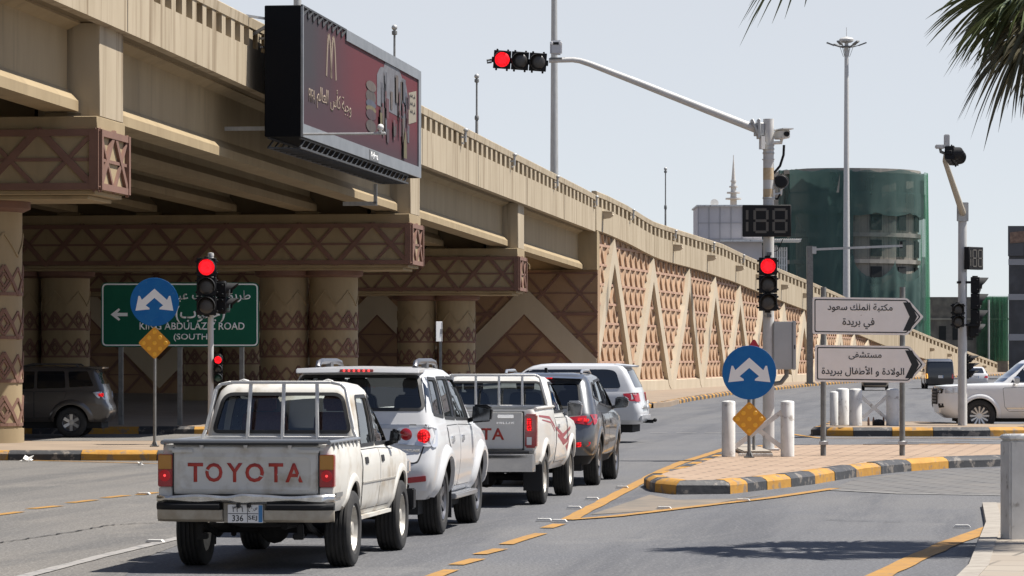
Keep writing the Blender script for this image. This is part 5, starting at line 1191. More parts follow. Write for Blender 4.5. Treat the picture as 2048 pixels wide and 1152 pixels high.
def palm(label, loc, h, leaves, seed):
    t = thing("palm_tree", label, "palm tree", loc, 0, "fan palms on the near pavement"); q = random.Random(seed)
    b = MB(); pr = []
    n = 26
    for i in range(n + 1): z = h * i / n; pr += [(.19 - .05 * i / n + .015 * (i % 2), z)]
    b.lathe(pr, 18); b.build("trunk", M_trunk, t)
    fb = MB(); 
    for i, (az, el, pl_, rad, old) in enumerate(leaves):
        a, e = R(az), R(el); d = Vector((math.cos(a) * math.cos(e), math.sin(a) * math.cos(e), math.sin(e))); hub = Vector((0, 0, h)) + d * pl_ - Vector((0, 0, 1)) * .12 * pl_
        nr = Vector((-math.cos(a) * math.sin(e), -math.sin(a) * math.sin(e), math.cos(e))) + Vector((q.uniform(-.6, .6), q.uniform(-.6, .6), 0))
        fan_leaf(fb, (0, 0, h), hub, nr, rad, droop=.55 if not old else .9, mi=1 if old else 0, sd=seed * 100 + i)
    fb.build("crown", [M_frond, M_frondold], t, smooth=False, recalc=False); return t
q = random.Random(5); lv = []
for i in range(50):
    az = i * 137.5 + q.uniform(-10, 10); el = 72 - 112 * (i / 55) ** .85 + q.uniform(-7, 7); 
    if not (95 < az % 360 < 265 and el > 0): lv.append((az, el, q.uniform(.9, 1.25), q.uniform(.82, 1.0), el < -18))
lv += [(176, -4, 1.2, .92, False), (192, -14, 1.15, .95, False), (186, -30, 1.1, .95, True)]
palm("fan palm whose dark crown hangs into the top right corner", (6.47, 36.0, .05), 6.06, lv, 3)
lv = []
for i in range(24):
    az = i * 137.5; el = 70 - 52 * (i / 23) + q.uniform(-5, 5); lv.append((az, el, q.uniform(.9, 1.2), q.uniform(.9, 1.1), False))
lv.append((182, -24, 1.80, .72, False))
palm("fan palm with a few leaf tips dangling into the top edge", (3.52, 19.0, .05), 5.34, lv, 8)

# ================================================================== VEHICLES
def paint(name, col, col2, dirt, amt=(.52, .75)):
    return mat(name, col, .38, col2=col2, nscale=2.2, spots=dirt, sscale=1.5, slo=amt[0], shi=amt[1], sstretch=(1, 1, 2), coat=.35)
M_oldwhite = mat("aged_cream_white_paint", (.57, .552, .505), .45, col2=(.52, .498, .447), nscale=2, spots=(.33, .275, .20), sscale=3.0, slo=.50, shi=.72, coat=.15)
M_white = mat("clean_white_paint", (.56, .56, .56), .3, col2=(.535, .533, .53), nscale=2, coat=.5)
M_white2 = mat("dusty_white_paint", (.60, .585, .55), .36, col2=(.555, .535, .49), nscale=2, coat=.4)
M_pearl = mat("pearl_white_paint", (.52, .53, .545), .3, col2=(.50, .508, .52), nscale=2, coat=.6)
M_silverp = mat("silver_grey_paint", (.33, .34, .36), .32, .5, coat=.5)
M_greyp = mat("slate_grey_paint", (.105, .11, .118), .28, .5, col2=(.12, .125, .132), nscale=5, coat=.7)
M_bronze = mat("dark_bronze_paint", (.09, .08, .072), .3, .4, coat=.6)
M_blackp = mat("black_paint", (.010, .0105, .013), .22, coat=.8)
M_plastic = mat("grey_black_plastic", (.03, .03, .032), .6)
M_plate = mat("licence_plate_white", (.72, .71, .69), .5)
M_redletter = mat("faded_red_lettering", (.42, .035, .022), .6, col2=(.36, .045, .03), nscale=8)
M_stripe = mat("maroon_stripe_decal", (.25, .05, .06), .5)

class Shell:
    """a car volume as a stack of rounded plan outlines: levels of (z, y_rear, y_front, half_width, rear radius, front radius)"""
    def __init__(s, lv, bow=.03, cr=.05, cf=.10): s.lv = lv; s.bow = bow; s.cr = cr; s.cf = cf
    def at(s, z):
        L = s.lv
        if z <= L[0][0]: return L[0]
        for a, b in zip(L, L[1:]):
            if z <= b[0]:
                t = (z - a[0]) / max(1e-9, b[0] - a[0]); return tuple(p + (q - p) * t for p, q in zip(a, b))
        return L[-1]
    def bowx(s, y, l): m = (l[1] + l[2]) / 2; h = (l[2] - l[1]) / 2; return 1 - s.bow * min(1.2, abs((y - m) / h)) ** 2
    def sx(s, y, z):
        l = s.at(z); _, yr, yf, w, rr, rf = l[:6]; yr2 = yr + s.cr * ((w - rr) / w) ** 2 + rr; yf2 = yf - s.cf * ((w - rf) / w) ** 2 - rf
        x = w
        if y < yr2: x = w - rr + math.sqrt(max(0, rr * rr - (yr2 - y) ** 2))
        elif y > yf2: x = w - rf + math.sqrt(max(0, rf * rf - (y - yf2) ** 2))
        return x * s.bowx(y, l)
    def ry(s, x, z):
        l = s.at(z); _, yr, yf, w, rr, rf = l[:6]; x = abs(x) / s.bowx(yr, l)
        if x > w - rr: yc = yr + s.cr * ((w - rr) / w) ** 2 + rr; return yc - math.sqrt(max(0, rr * rr - min(rr, x - (w - rr)) ** 2))
        return yr + s.cr * (x / w) ** 2
    def fy(s, x, z):
        l = s.at(z); _, yr, yf, w, rr, rf = l[:6]; x = abs(x) / s.bowx(yf, l)
        if x > w - rf: yc = yf - s.cf * ((w - rf) / w) ** 2 - rf; return yc + math.sqrt(max(0, rf * rf - min(rf, x - (w - rf)) ** 2))
        return yf - s.cf * (x / w) ** 2
    def ring(s, l, ins=0.0, z=None):
        _, yr, yf, w, rr, rf = l[:6]; yr += ins; yf -= ins; w -= ins; rr = max(.01, rr - ins); rf = max(.01, rf - ins); z = l[0] if z is None else z
        R_ = []
        for i in range(5): x = (w - rr) * i / 5; R_.append((x, yr + s.cr * (x / w) ** 2))
        yc = yr + s.cr * ((w - rr) / w) ** 2 + rr
        for i in range(7): a = R(90 * i / 6); R_.append((w - rr + rr * math.sin(a), yc - rr * math.cos(a)))
        yd = yf - s.cf * ((w - rf) / w) ** 2 - rf
        for i in range(1, 10): R_.append((w, yc + (yd - yc) * i / 10))
        for i in range(7): a = R(90 * i / 6); R_.append((w - rf + rf * math.cos(a), yd + rf * math.sin(a)))
        for i in range(1, 6): x = (w - rf) * (1 - i / 5); R_.append((x, yf - s.cf * (x / w) ** 2))
        R_ = [(x * s.bowx(y, (0, yr, yf)), y) for x, y in R_]
        full = R_ + [(-x, y) for x, y in reversed(R_[1:-1])]
        return [(x, y, z) for x, y in full]
    def mesh(s, ins=0.0, z0=None, ztop=None):
        b = MB(); n = len(s.lv); rings = []
        for i, l in enumerate(s.lv):
            z = l[0]
            if i == 0 and z0 is not None: z = z0
            if ins: z = z - ins * (i / (n - 1))
            rings.append(s.ring(l, ins, z))
        b.loft(rings); return b.mesh("shell")
def boolean(me, cutter, op='DIFFERENCE'):
    a = bpy.data.objects.new("a", me); c = bpy.data.objects.new("c", cutter); COL.objects.link(a); COL.objects.link(c)
    m = a.modifiers.new("b", 'BOOLEAN'); m.operation = op; m.object = c; m.solver = 'EXACT'
    bpy.context.view_layer.update()
    r = bpy.data.meshes.new_from_object(a.evaluated_get(bpy.context.evaluated_depsgraph_get()))
    bpy.data.objects.remove(a); bpy.data.objects.remove(c); bpy.data.meshes.remove(me); bpy.data.meshes.remove(cutter); return r
def place(sh, side, a, b, off):
    if side == 'R': return Vector((sh.sx(a, b) + off, a, b))
    if side == 'L': return Vector((-sh.sx(a, b) - off, a, b))
    if side == 'B': return Vector((a, sh.ry(a, b) - off, b))
    return Vector((a, sh.fy(a, b) + off, b))
def pane(sh, side, poly, off, name, m, parent, thick=0.0, hole=None, smooth=True):
    """a panel lying on the shell: poly in (y, z) for sides L and R, in (x, z) for back B and front F"""
    bm = bmesh.new(); vs = [bm.verts.new((p[0], 0, p[1])) for p in poly]
    if hole:
        hv = [bm.verts.new((p[0], 0, p[1])) for p in hole]; k = len(poly)
        for i in range(k): bm.faces.new((vs[i], vs[(i + 1) % k], hv[(i + 1) % k], hv[i]))
    else: bm.faces.new(vs)
    zs = sorted({l[0] for l in sh.lv} | {min(p[1] for p in poly) + .09 * i for i in range(1, 12)}); xs = [min(p[0] for p in poly) + .16 * i for i in range(1, 24)]
    for z in zs:
        if min(p[1] for p in poly) + .004 < z < max(p[1] for p in poly) - .004: bmesh.ops.bisect_plane(bm, geom=bm.verts[:] + bm.edges[:] + bm.faces[:], plane_co=(0, 0, z), plane_no=(0, 0, 1))
    for x in xs:
        if x < max(p[0] for p in poly) - .004: bmesh.ops.bisect_plane(bm, geom=bm.verts[:] + bm.edges[:] + bm.faces[:], plane_co=(x, 0, 0), plane_no=(1, 0, 0))
    if thick:
        r = bmesh.ops.extrude_face_region(bm, geom=bm.faces[:]); top = {g for g in r['geom'] if isinstance(g, bmesh.types.BMVert)}
    else: top = set()
    for v in bm.verts: v.co = place(sh, side, v.co.x, v.co.z, off + (thick if v in top else 0))
    bmesh.ops.recalc_face_normals(bm, faces=bm.faces)
    if not thick:
        out = {'R': Vector((1, 0, .2)), 'L': Vector((-1, 0, .2)), 'B': Vector((0, -1, .2)), 'F': Vector((0, 1, .2))}[side]
        for f in bm.faces:
            if f.normal.dot(out) < 0: f.normal_flip()
    me = bpy.data.meshes.new(name); bm.to_mesh(me); bm.free(); return link_mesh(name, me, m, parent, smooth, 40)
def cabin(sh, wins, name, pm, parent, glass, wall=.045, rubber=True, inner=M_dark_in, frames=True):
    """hollow greenhouse: shell with real window holes, glass panes and rubber seals; wins = [(side, poly, part name)]"""
    me = boolean(sh.mesh(), sh.mesh(wall, sh.lv[0][0] - .1))
    groups = {}
    for side, poly, nm in wins: groups.setdefault(side, []).append(poly)
    for side, polys in groups.items():
        b = MB()
        for poly in polys:
            if side in 'RL': s = 1 if side == 'R' else -1; b.prism(poly, lambda a, z, d: Vector((s * d, a, z)), .25, 1.4)
            else:
                ym = [sh.ry(p[0], p[1]) if side == 'B' else sh.fy(p[0], p[1]) for p in poly]; lo, hi = min(ym) - .2, max(ym) + .2
                b.prism(poly, lambda a, z, d: Vector((a, d, z)), lo, hi)
        me = boolean(me, b.mesh("cut"))
    o = link_mesh(name, me, [pm, inner], parent, True, 30)
    # inside faces take the dark trim
    c = Vector((0, (sh.lv[0][1] + sh.lv[0][2]) / 2, sh.lv[0][0]))
    for p in me.polygons:
        q = p.center; l = sh.at(q.z)
        if abs(q.x) < sh.sx(q.y, q.z) - wall * .85 and q.y > sh.ry(q.x, q.z) + wall * .8 and q.y < sh.fy(q.x, q.z) - wall * .8 and q.z < sh.lv[-1][0] - wall * .7: p.material_index = 1
    for side, poly, nm in wins:
        g = pane(sh, side, grow(poly, .004), -.016, nm, glass, parent)
        if frames: pane(sh, side, grow(poly, .022), -.003, "seal", M_rubber, g, thick=.009, hole=grow(poly, -.012))
    return o
def body(sh, arches, name, pm, parent, ra=.42, depth=.34, extra=None, under=M_under, zlow=None):
    me = sh.mesh()
    b = MB()
    for (y, z) in arches:
        for s in (-1, 1):
            w = sh.sx(y, .6); b.tube([(s * (w - depth), y, z), (s * (w + .3), y, z)], ra, 40)
    if arches: me = boolean(me, b.mesh("cut"))
    if extra: me = boolean(me, extra)
    o = link_mesh(name, me, [pm, under], parent, True, 32)
    for p in me.polygons:
        q = p.center
        for (y, z) in arches:
            if math.hypot(q.y - y, q.z - z) < ra + .004 and abs(q.x) < sh.sx(q.y, max(q.z, sh.lv[0][0])) - .004: p.material_index = 1
        if p.normal.z < -.7 and q.z < sh.lv[0][0] + .02: p.material_index = 1
        if zlow and q.z < zlow: p.material_index = 1
    return o
def arch_lip(sh, y, z, ra, w, name, m, parent, side, out=.03, a0=None, a1=None):
    a0 = math.degrees(math.asin(max(-.2, (sh.lv[0][0] - z + .015) / ra))); a1 = 180 - a0
    b = MB(); rings = []
    for i in range(25):
        a = R(a0 + (a1 - a0) * i / 24); rr = []
        for (dr, do) in ((-.02, .0), (-.012, out * .9), (w * .35, out), (w * .75, out * .55), (w, -.004), (w * .3, -.03)):
            yy, zz = y + (ra + dr) * math.cos(a), z + (ra + dr) * math.sin(a)
            rr.append((((sh.sx(yy, max(zz, sh.lv[0][0])) + do) * side), yy, zz))
        rings.append(rr)
    b.loft(rings); return b.build(name, m, parent, angle=50)
def wheel(parent, x, y, Rr, w, rim, style, rr=None, side=1, name="wheel"):
    """x is the centre plane of the tyre; side = +1 when the visible face looks to +x"""
    rr = rr or Rr * .60; L = Matrix.Translation((x, y, Rr)) @ Matrix.Rotation(R(90 * side), 4, 'Y')
    h = w / 2; pr = [(rr, -h * .8), (rr + .02, -h * .95), (Rr - .06, -h), (Rr - .02, -h * .92), (Rr - .003, -h * .78)]
    for q in (-.5, -.16, .16, .5): pr += [(Rr, h * (q - .10)), (Rr - .012, h * (q - .08)), (Rr - .012, h * (q + .05)), (Rr, h * (q + .07))]
    pr += [(Rr - .003, h * .78), (Rr - .02, h * .92), (Rr - .06, h), (rr + .02, h * .95), (rr, h * .8)]
    pr.append(pr[0]); b = MB(); b.lathe(pr, 44, L, caps=False); ty = b.build("wheel" if name is None else "tyre", M_tyre, None, angle=35)
    wt = ty; wt.name = name
    if parent is not None: wt.parent = parent
    b = MB()
    if style == 'steel':
        b.lathe([(rr, h * .8), (rr - .012, h * .84), (rr - .03, h * .6), (rr - .045, h * .35), (rr * .55, h * .30), (rr * .42, h * .52), (rr * .30, h * .55), (rr * .28, h * .75), (0, h * .78)], 40, L, caps=False)
        b.lathe([(rr, -h * .8), (0, -h * .2)], 20, L, caps=False); rm = b.build("rim", rim, wt, angle=35)
        c = MB()
        for i in range(8):
            a = i * math.pi / 4; c.lathe([(rr * .085, h * .34), (0, h * .345)], 12, L @ Matrix.Translation((math.cos(a) * rr * .70, math.sin(a) * rr * .70, .004)))
        c.build("vent_hole", M_matteblack, rm)
    else:
        b.lathe([(rr, h * .8), (rr - .012, h * .9), (rr - .035, h * .7), (rr - .04, -h * .3), (0, -h * .35)], 40, L, caps=False); b.build("rim", M_alloydark if style != 'dark' else M_matteblack, wt, angle=35)
        b = MB(); n = {'six': 6, 'five': 5, 'ten': 10, 'dark': 6, 'multi': 12}[style]
        for i in range(n):
            a = 2 * math.pi * i / n; c, s = math.cos(a), math.sin(a); wd = rr * (.36 if n <= 6 else .22 if n == 10 else .17)
            v = []
            for (r0, ww, z) in ((rr * .12, wd * .8, h * .62), (rr * .96, wd, h * .80)):
                for q in (-1, 1):
                    for dz in (0, -.05): v.append(L @ Vector((c * r0 - s * q * ww / 2, s * r0 + c * q * ww / 2, z + dz)))
            b.add(v, [(0, 2, 6, 4), (1, 5, 7, 3), (0, 4, 5, 1), (2, 3, 7, 6), (4, 6, 7, 5), (0, 1, 3, 2)])
        b.lathe([(rr * .26, h * .6), (rr * .24, h * .72), (0, h * .74)], 20, L); b.build("spokes", rim, wt, angle=35)
    return wt
def axle(parent, y, Rr, w):
    b = MB(); b.tube([(-w, y, Rr), (w, y, Rr)], .05, 10); b.sphere((.05, y, Rr), .15, 14); b.build("axle", M_under, parent)
def mirror(parent, sh, y, z, m, s=1, w=.22, h=.20):
    x = sh.sx(y, z)
    b = MB(); b.bar((s * (x - .05), y, z - .02), (s * (x + .10), y - .02, z + .02), .06, .05); 
    b.loft([[(s * (x + .05 + a), y + c, z + .07 + e) for a, e in ((0, -h / 2), (w, -h / 2 + .02), (w + .02, h / 2 - .04), (w * .8, h / 2), (.02, h / 2))] for c in (-.10, .04)]); 
    o = b.build("side_mirror", m, parent, bevel=.02)
    g = MB(); g.prism([(s * (x + .07), z - h / 2 + .09), (s * (x + .04 + w), z - h / 2 + .10), (s * (x + .05 + w), z + h / 2 + .02), (s * (x + .08), z + h / 2 + .05)], lambda a, q, d: Vector((a, y - .101 - d, q)), 0, .003); g.build("mirror_glass", mat("mirror_glass", (.10, .105, .115), .08, 1.0), o); return o  # glass colour darkened to stand for the dark reflection of what lies behind
def handle(parent, sh, y, z, m, s=1, ln=.16):
    sd = 'R' if s > 0 else 'L'
    pane(sh, sd, rpoly([(y - ln / 2, z - .03), (y + ln / 2, z - .03), (y + ln / 2, z + .03), (y - ln / 2, z + .03)], .015, 2), .002, "door_handle", m, parent, thick=.022)
def door(parent, sh, side, poly, m, name="door"):
    d = pane(sh, side, poly, .003, name, m, parent, thick=.006); pane(sh, side, grow(poly, .009), .0012, "door_gap", M_rubber, d, hole=grow(poly, -.01)); return d
def seats(parent, rows, m, zb, hw=.5):
    for (x, y) in rows:
        b = MB(); b.loft([[(x - q * .24, y + c - .06, z), (x + q * .24, y + c - .06, z), (x + q * .24, y + c + .07, z), (x - q * .24, y + c + .07, z)] for z, q, c in ((zb - .3, 1, .05), (zb + .05, 1, 0), (zb + .22, .92, -.04), (zb + .28, .8, -.05))])
        b.loft([[(x - q * .13, y + c - .04, z), (x + q * .13, y + c - .04, z), (x + q * .13, y + c + .05, z), (x - q * .13, y + c + .05, z)] for z, q, c in ((zb + .29, .9, -.05), (zb + .40, 1, -.06), (zb + .47, .8, -.06))])
        b.build("seat", m, parent, bevel=.02)
def dashboard(parent, sh, y, z):
    w = sh.sx(y, sh.lv[0][0]) - .08; b = MB(); b.loft([[(-w, q, z - .35), (w, q, z - .35), (w, q, zz), (-w, q, zz)] for q, zz in ((y - .25, z - .06), (y - .1, z + .02), (y + .45, z - .01))]); b.build("dashboard", M_dark_in, parent)
    b = MB(); pts = [(-.37 + .18 * math.cos(a * math.pi / 10), y - .38 - .06 * math.sin(a * math.pi / 10), z + .02 + .17 * math.sin(a * math.pi / 10)) for a in range(21)]; b.tube(pts, .016, 6); b.tube([(-.37, y - .2, z - .05), (-.37, y - .38, z + .02)], .03, 6); b.build("steering_wheel", M_dark_in, parent)
    b = MB(); b.cbox((0, y - .18, z + .40), (.22, .03, .07)); b.build("rear_view_mirror", M_dark_in, parent)
def plate(parent, x, y, z, ar="٣٣٦", la="336", l2="س ع ح", l3="SEJ", w=.335, h=.17, write=True):
    b = MB(); b.box(x - w / 2, y - .008, z - h / 2, x + w / 2, y + .006, z + h / 2); o = b.build("licence_plate", M_plate, parent, bevel=.003)
    b = MB(); b.box(x + w / 2 - .042, y - .0095, z - h / 2 + .006, x + w / 2 - .005, y - .0085, z + h / 2 - .006); b.build("plate_strip", mat("plate_blue", (.05, .20, .42), .5), o)
    b = MB(); b.box(x - w / 2 + .004, y - .0096, z - .003, x + w / 2 - .045, y - .0086, z + .003); b.box(x + .018, y - .0098, z - h / 2 + .004, x + .023, y - .0086, z + h / 2 - .004); b.build("plate_lines", M_signblack, o)
    if write:
        f = lambda cx, cz: (lambda a, q, d: Vector((x + cx + a, y - .0088 - d, z + cz + q)))
        for s_, cx, cz, ww, hh in ((ar, -.072, .042, .10, .055), (la, -.072, -.042, .105, .058), (l2, .07, .042, .085, .05), (l3, .07, -.042, .085, .05)):
            lettering("plate_text", s_, M_signblack, o, f(cx, cz), width=ww, height=hh, ar=(s_ is l2), bold=.006, extrude=.002)
    return o
def at_rear(px, Y): return ((px - 1024) * Y / F, Y, 0.0)

# ---------------------------------------------------------------- 1: the old double-cab pickup in front
def old_pickup():
    t = thing("pickup_truck", "old cream double cab pickup with red TOYOTA lettering on its tailgate, nearest in the queue", "pickup truck", at_rear(490.5, 31.85), -LANE)
    PM = M_oldwhite; RA, FA, WR = 1.12, 3.97, .365
    cab = Shell([(.44, 1.66, 4.55, .74, .06, .25), (.56, 1.66, 4.66, .80, .06, .28), (.80, 1.66, 4.70, .832, .05, .30), (.93, 1.66, 4.69, .832, .05, .26), (1.00, 1.66, 4.60, .825, .05, .24), (1.05, 1.67, 4.25, .815, .05, .22), (1.09, 1.67, 3.80, .80, .05, .2), (1.12, 1.68, 3.62, .775, .05, .16)], bow=.03, cr=.0, cf=.10)
    bo = body(cab, [(FA, WR + .03)], "body", PM, t, ra=.45)
    bed = Shell([(.56, .10, 1.625, .775, .05, .03), (.66, .06, 1.63, .822, .05, .03), (.80, .05, 1.63, .835, .05, .03), (.98, .05, 1.63, .832, .05, .03), (1.16, .055, 1.63, .815, .05, .03), (1.195, .06, 1.625, .795, .05, .03)], bow=.015, cr=0, cf=0)
    cv = MB(); cv.box(-.70, .10, .74, .70, 1.575, 1.4)
    be = body(bed, [(RA, WR + .03)], "bed", PM, t, ra=.44, extra=cv.mesh("cut"))
    arch_lip(bed, RA, WR + .03, .44, .07, "wheel_arch", PM, be, 1, .02); arch_lip(bed, RA, WR + .03, .44, .07, "wheel_arch", PM, be, -1, .02)
    arch_lip(cab, FA, WR + .03, .45, .07, "wheel_arch", PM, bo, 1, .02); arch_lip(cab, FA, WR + .03, .45, .07, "wheel_arch", PM, bo, -1, .02)
    # tailgate with a pressed panel and the painted letters
    b = MB(); b.box(-.685, .012, .735, .685, .05, 1.175); tg = b.build("tailgate", PM, t, bevel=.012)
    b = MB(); o_, i_ = rpoly([(-.665, .755), (.665, .755), (.665, 1.115), (-.665, 1.115)], .03), rpoly([(-.60, .80), (.60, .80), (.60, 1.06), (-.60, 1.06)], .03); k = len(o_)
    b.add([Vector((x, .010, z)) for x, z in o_] + [Vector((x, .0035, z)) for x, z in grow(i_, .02)] + [Vector((x, .0095, z)) for x, z in i_], [(i, (i + 1) % k, (i + 1) % k + k, i + k) for i in range(k)] + [(i + k, (i + 1) % k + k, (i + 1) % k + 2 * k, i + 2 * k) for i in range(k)] + [tuple(range(2 * k, 3 * k))])
    b.build("pressed_panel", PM, tg, angle=20)
    b = MB(); b.box(-.70, .03, .728, -.69, .058, 1.17); b.box(.69, .03, .728, .70, .058, 1.17); b.box(-.70, .025, .722, .70, .058, .731); b.build("tailgate_gap", M_rubber, tg)
    tx = ((372, 424), (427, 459), (486, 516), (530, 568), (572, 606)); 
    for s_, x0, x1 in (("T", 370, 402), ("O", 406, 442), ("Y", 450, 483), ("O", 488, 527), ("T", 536, 566), ("A", 570, 606)):
        x = ((x0 + x1) / 2 - 488.6) * 31.7 / F; ww = (x1 - x0) * 31.2 / F
        lettering("lettering", s_, M_redletter, tg, lambda a, z, d: Vector((x + a, .0088 - d, .935 + z)), width=ww, height=.178, bold=.022, extrude=.003)
    b = MB()         # the tall stencil bars' gaps: worn bits over the letters
    for x, z, w_, h_ in ((-.36, .955, .05, .012), (.15, .905, .045, .012), (.325, .92, .04, .03), (.505, .90, .012, .07)): b.cbox((x, .0050, z), (w_, .004, h_), rot=Euler((0, R(20), 0)).to_matrix())
    b.build("worn_patch", PM, tg)
    lettering("small_lettering", "DOUBLE CAB", mat("pale_grey_ink", (.33, .31, .28), .6), tg, lambda a, z, d: Vector((.53 + a, .008 - d, .775 + z)), width=.14, height=.022, extrude=.002)
    for s in (-1, 1):
        b = MB(); b.cbox((s * .60, .0, 1.135), (.20, .02, .035)); b.cbox((s * .70, .03, 1.15), (.08, .02, .03)); b.build("tailgate_latch", PM, tg, bevel=.006)
        l = MB(); l.box(s * .70, .012, .80, s * .838, .10, 1.105); lo = l.build("tail_light", M_tailred, t, bevel=.008)
        l = MB(); l.box(s * .704, .006, .96, s * .834, .10, 1.10); l.build("amber_lens", M_tailamber, lo, bevel=.006)
        l = MB(); l.box(s * .706, .0065, .805, s * .832, .09, .952); l.build("red_lens", M_tailred, lo, bevel=.006)
        l = MB(); l.lathe([(.013, 0), (.009, .004), (0, .005)], 14, pl((s * .77, .005, .905), rx=90)); l.build("lit_bulb", mat("lit_bulb_red", (.6, .02, .02), .3, emit=(1, .06, .06), estr=1.0), lo)
        l = MB(); l.lathe([(.055, 0), (.04, .002), (0, .003)], 16, pl((s * .77, .0065, .905), rx=90)); l.build("glow_lens", mat("glowing_red_lens", (.5, .01, .015), .3, emit=(1, .02, .03), estr=.03), lo)
        b = MB(); b.box(s * .702, .018, .70, s * .83, .08, .798); b.build("corner_panel", PM, t, bevel=.008)
    # rail along the open bed and soft cover
    b = MB(); b.tube([(-.78, .02, 1.225), (.78, .02, 1.225)], .024, 10); b.tube([(.79, .0, 1.215), (.79, 1.6, 1.215)], .022, 10); b.tube([(-.79, .0, 1.215), (-.79, 1.6, 1.215)], .022, 10)
    for i in range(7): b.box(.785, .15 + i * .2, 1.15, .815, .20 + i * .2, 1.21); b.box(-.815, .15 + i * .2, 1.15, -.785, .20 + i * .2, 1.21)
    b.build("bed_rail", mat("dull_steel_rail", (.24, .25, .26), .4, .6), t)
    b = MB(); b.box(-.70, .0, 1.19, .70, .06, 1.247); b.build("tailgate_cap", M_plastic, t, bevel=.012)
    for x in (-.42, .0, .42): b = MB(); b.prism([(x - .02, 1.19), (x + .02, 1.19), (x + .012, 1.15), (x - .012, 1.15)], lambda a, z, d: Vector((a, .01 - d, z)), -.01, .006); b.build("cap_clip", PM, t)
    # bumper: chrome step bumper over a beige valance
    b = MB(); 
    def bump(z0, z1, y0, y1, w, dent=False, rc=.10):
        rings = []
        for i in range(31):
            q = -1 + 2 * i / 30; x = w * q; yb = y0 + rc * abs(q) ** 8; dz = (.018 * math.exp(-((q + .02) / .10) ** 2) + .008 * math.sin(q * 9)) if dent else 0
            rings.append([(x, yb + .02, z0 - dz), (x, yb, z0 + .02 - dz), (x, yb, z1 - .02 + dz), (x, yb + .02, z1 + dz), (x, y1, z1 + dz), (x, y1, z0)])
        return rings
    b.loft(bump(.655, .725, -.105, .06, .845, True)); bp = b.build("rear_bumper", mat("dulled_chrome", (.62, .61, .58), .24, .9, col2=(.45, .43, .39), nscale=9), t, angle=40)
    for s in (-1, 1):
        b = MB(); rg = bump(.588, .655, -.122, .05, .842); b.loft(rg[:12] if s < 0 else rg[19:]); b.build("rubber_strip", M_black, bp, angle=40)
    vm = mat("dirty_beige_bumper", (.42, .385, .32), .5, .2, col2=(.30, .26, .20), nscale=5)
    for x0, x1 in ((-.84, -.20), (.20, .84)):
        b = MB(); rings = []
        for i in range(13):
            x = x0 + (x1 - x0) * i / 12; q = abs(x) / .84; yb = -.10 + .10 * q ** 8
            rings.append([(x, yb + .06, .475), (x, yb + .01, .50), (x, yb, .54), (x, yb, .589), (x, .04, .589), (x, .04, .475)])
        b.loft(rings); b.build("valance", vm, bp, angle=40)
    b = MB(); b.box(-.197, -.03, .47, .197, .0, .652); b.build("plate_recess", vm, bp); plate(t, .015, -.06, .555)
    b = MB(); b.box(-.06, -.04, .615, -.03, -.125, .65); b.box(.04, -.04, .615, .07, -.125, .65); b.build("plate_lamp", M_matteblack, bp)
    # cabin
    gh = Shell([(1.09, 1.665, 3.66, .775, .06, .16), (1.24, 1.69, 3.50, .757, .07, .17), (1.42, 1.725, 3.26, .728, .08, .18), (1.58, 1.77, 3.04, .694, .09, .18), (1.68, 1.82, 2.90, .662, .11, .18), (1.735, 1.88, 2.80, .61, .12, .18), (1.765, 2.0, 2.65, .50, .12, .16), (1.775, 2.2, 2.45, .34, .10, .12)], bow=.02, cr=.02, cf=.12)
    rw = rpoly([(-.675, 1.285), (.675, 1.285), (.585, 1.645), (-.585, 1.645)], [.05, .05, .09, .09], 5)
    s1 = rpoly([(1.86, 1.15), (2.56, 1.15), (2.56, 1.62), (1.98, 1.62)], [.04, .04, .04, .08], 3); s2 = rpoly([(2.64, 1.15), (3.40, 1.15), (3.36, 1.22), (2.90, 1.62), (2.64, 1.62)], [.03, .03, .03, .06, .04], 3)
    fw = rpoly([(-.68, 1.16), (.68, 1.16), (.56, 1.63), (-.56, 1.63)], .06, 4)
    cabin(gh, [('B', rw, "rear_window"), ('R', s1, "window"), ('R', s2, "window"), ('L', s1, "window"), ('L', s2, "window"), ('F', fw, "windshield")], "cab", PM, t, M_glass)
    for sd, s in (('R', 1), ('L', -1)):
        d1 = rpoly([(1.78, .52), (2.08, .52), (2.595, .52), (2.595, 1.10), (1.74, 1.10), (1.70, .80)], [.05, .03, .03, .01, .01, .03], 3); d2 = rpoly([(2.615, .52), (3.40, .52), (3.50, .60), (3.52, 1.07), (2.615, 1.10)], [.03, .05, .08, .02, .01], 3)
        for dd, hy in ((d1, 1.90), (d2, 2.74)):
            q = door(t, cab, sd, dd, PM); pane(cab, sd, rpoly([(hy - .075, .965), (hy + .075, .965), (hy + .075, 1.03), (hy - .075, 1.03)], .02, 2), .0095, "door_handle", M_matteblack, q, thick=.008)
        pane(cab, sd, [(1.70, .775), (3.50, .775), (3.50, .79), (1.70, .79)], .0095, "side_moulding", mat("grey_moulding", (.36, .34, .30), .6), t, thick=.006)
        pane(bed, sd, rpoly([(.16, .70), (.46, .70), (.46, .745), (.16, .745)], .01, 2), .003, "side_reflector", mat("dull_grey_trim", (.22, .22, .21), .4, .3), t, thick=.012)
    mirror(t, cab, 3.30, 1.13, M_black, 1, w=.10, h=.16); mirror(t, cab, 3.30, 1.13, M_black, -1, w=.10, h=.16)
    # rack in front of the rear window
    rk = mat("chipped_grey_white_bar", (.66, .65, .62), .5, col2=(.57, .555, .52), nscale=9, spots=(.13, .11, .09), sscale=16, slo=.66, shi=.70)
    b = MB(); fr = [(-.775, 1.20), (-.735, 1.30), (-.645, 1.70), (-.60, 1.745), (-.50, 1.765), (.50, 1.765), (.60, 1.745), (.645, 1.70), (.735, 1.30), (.775, 1.20)]
    yk = lambda z: 1.60 + (z - 1.2) * .16
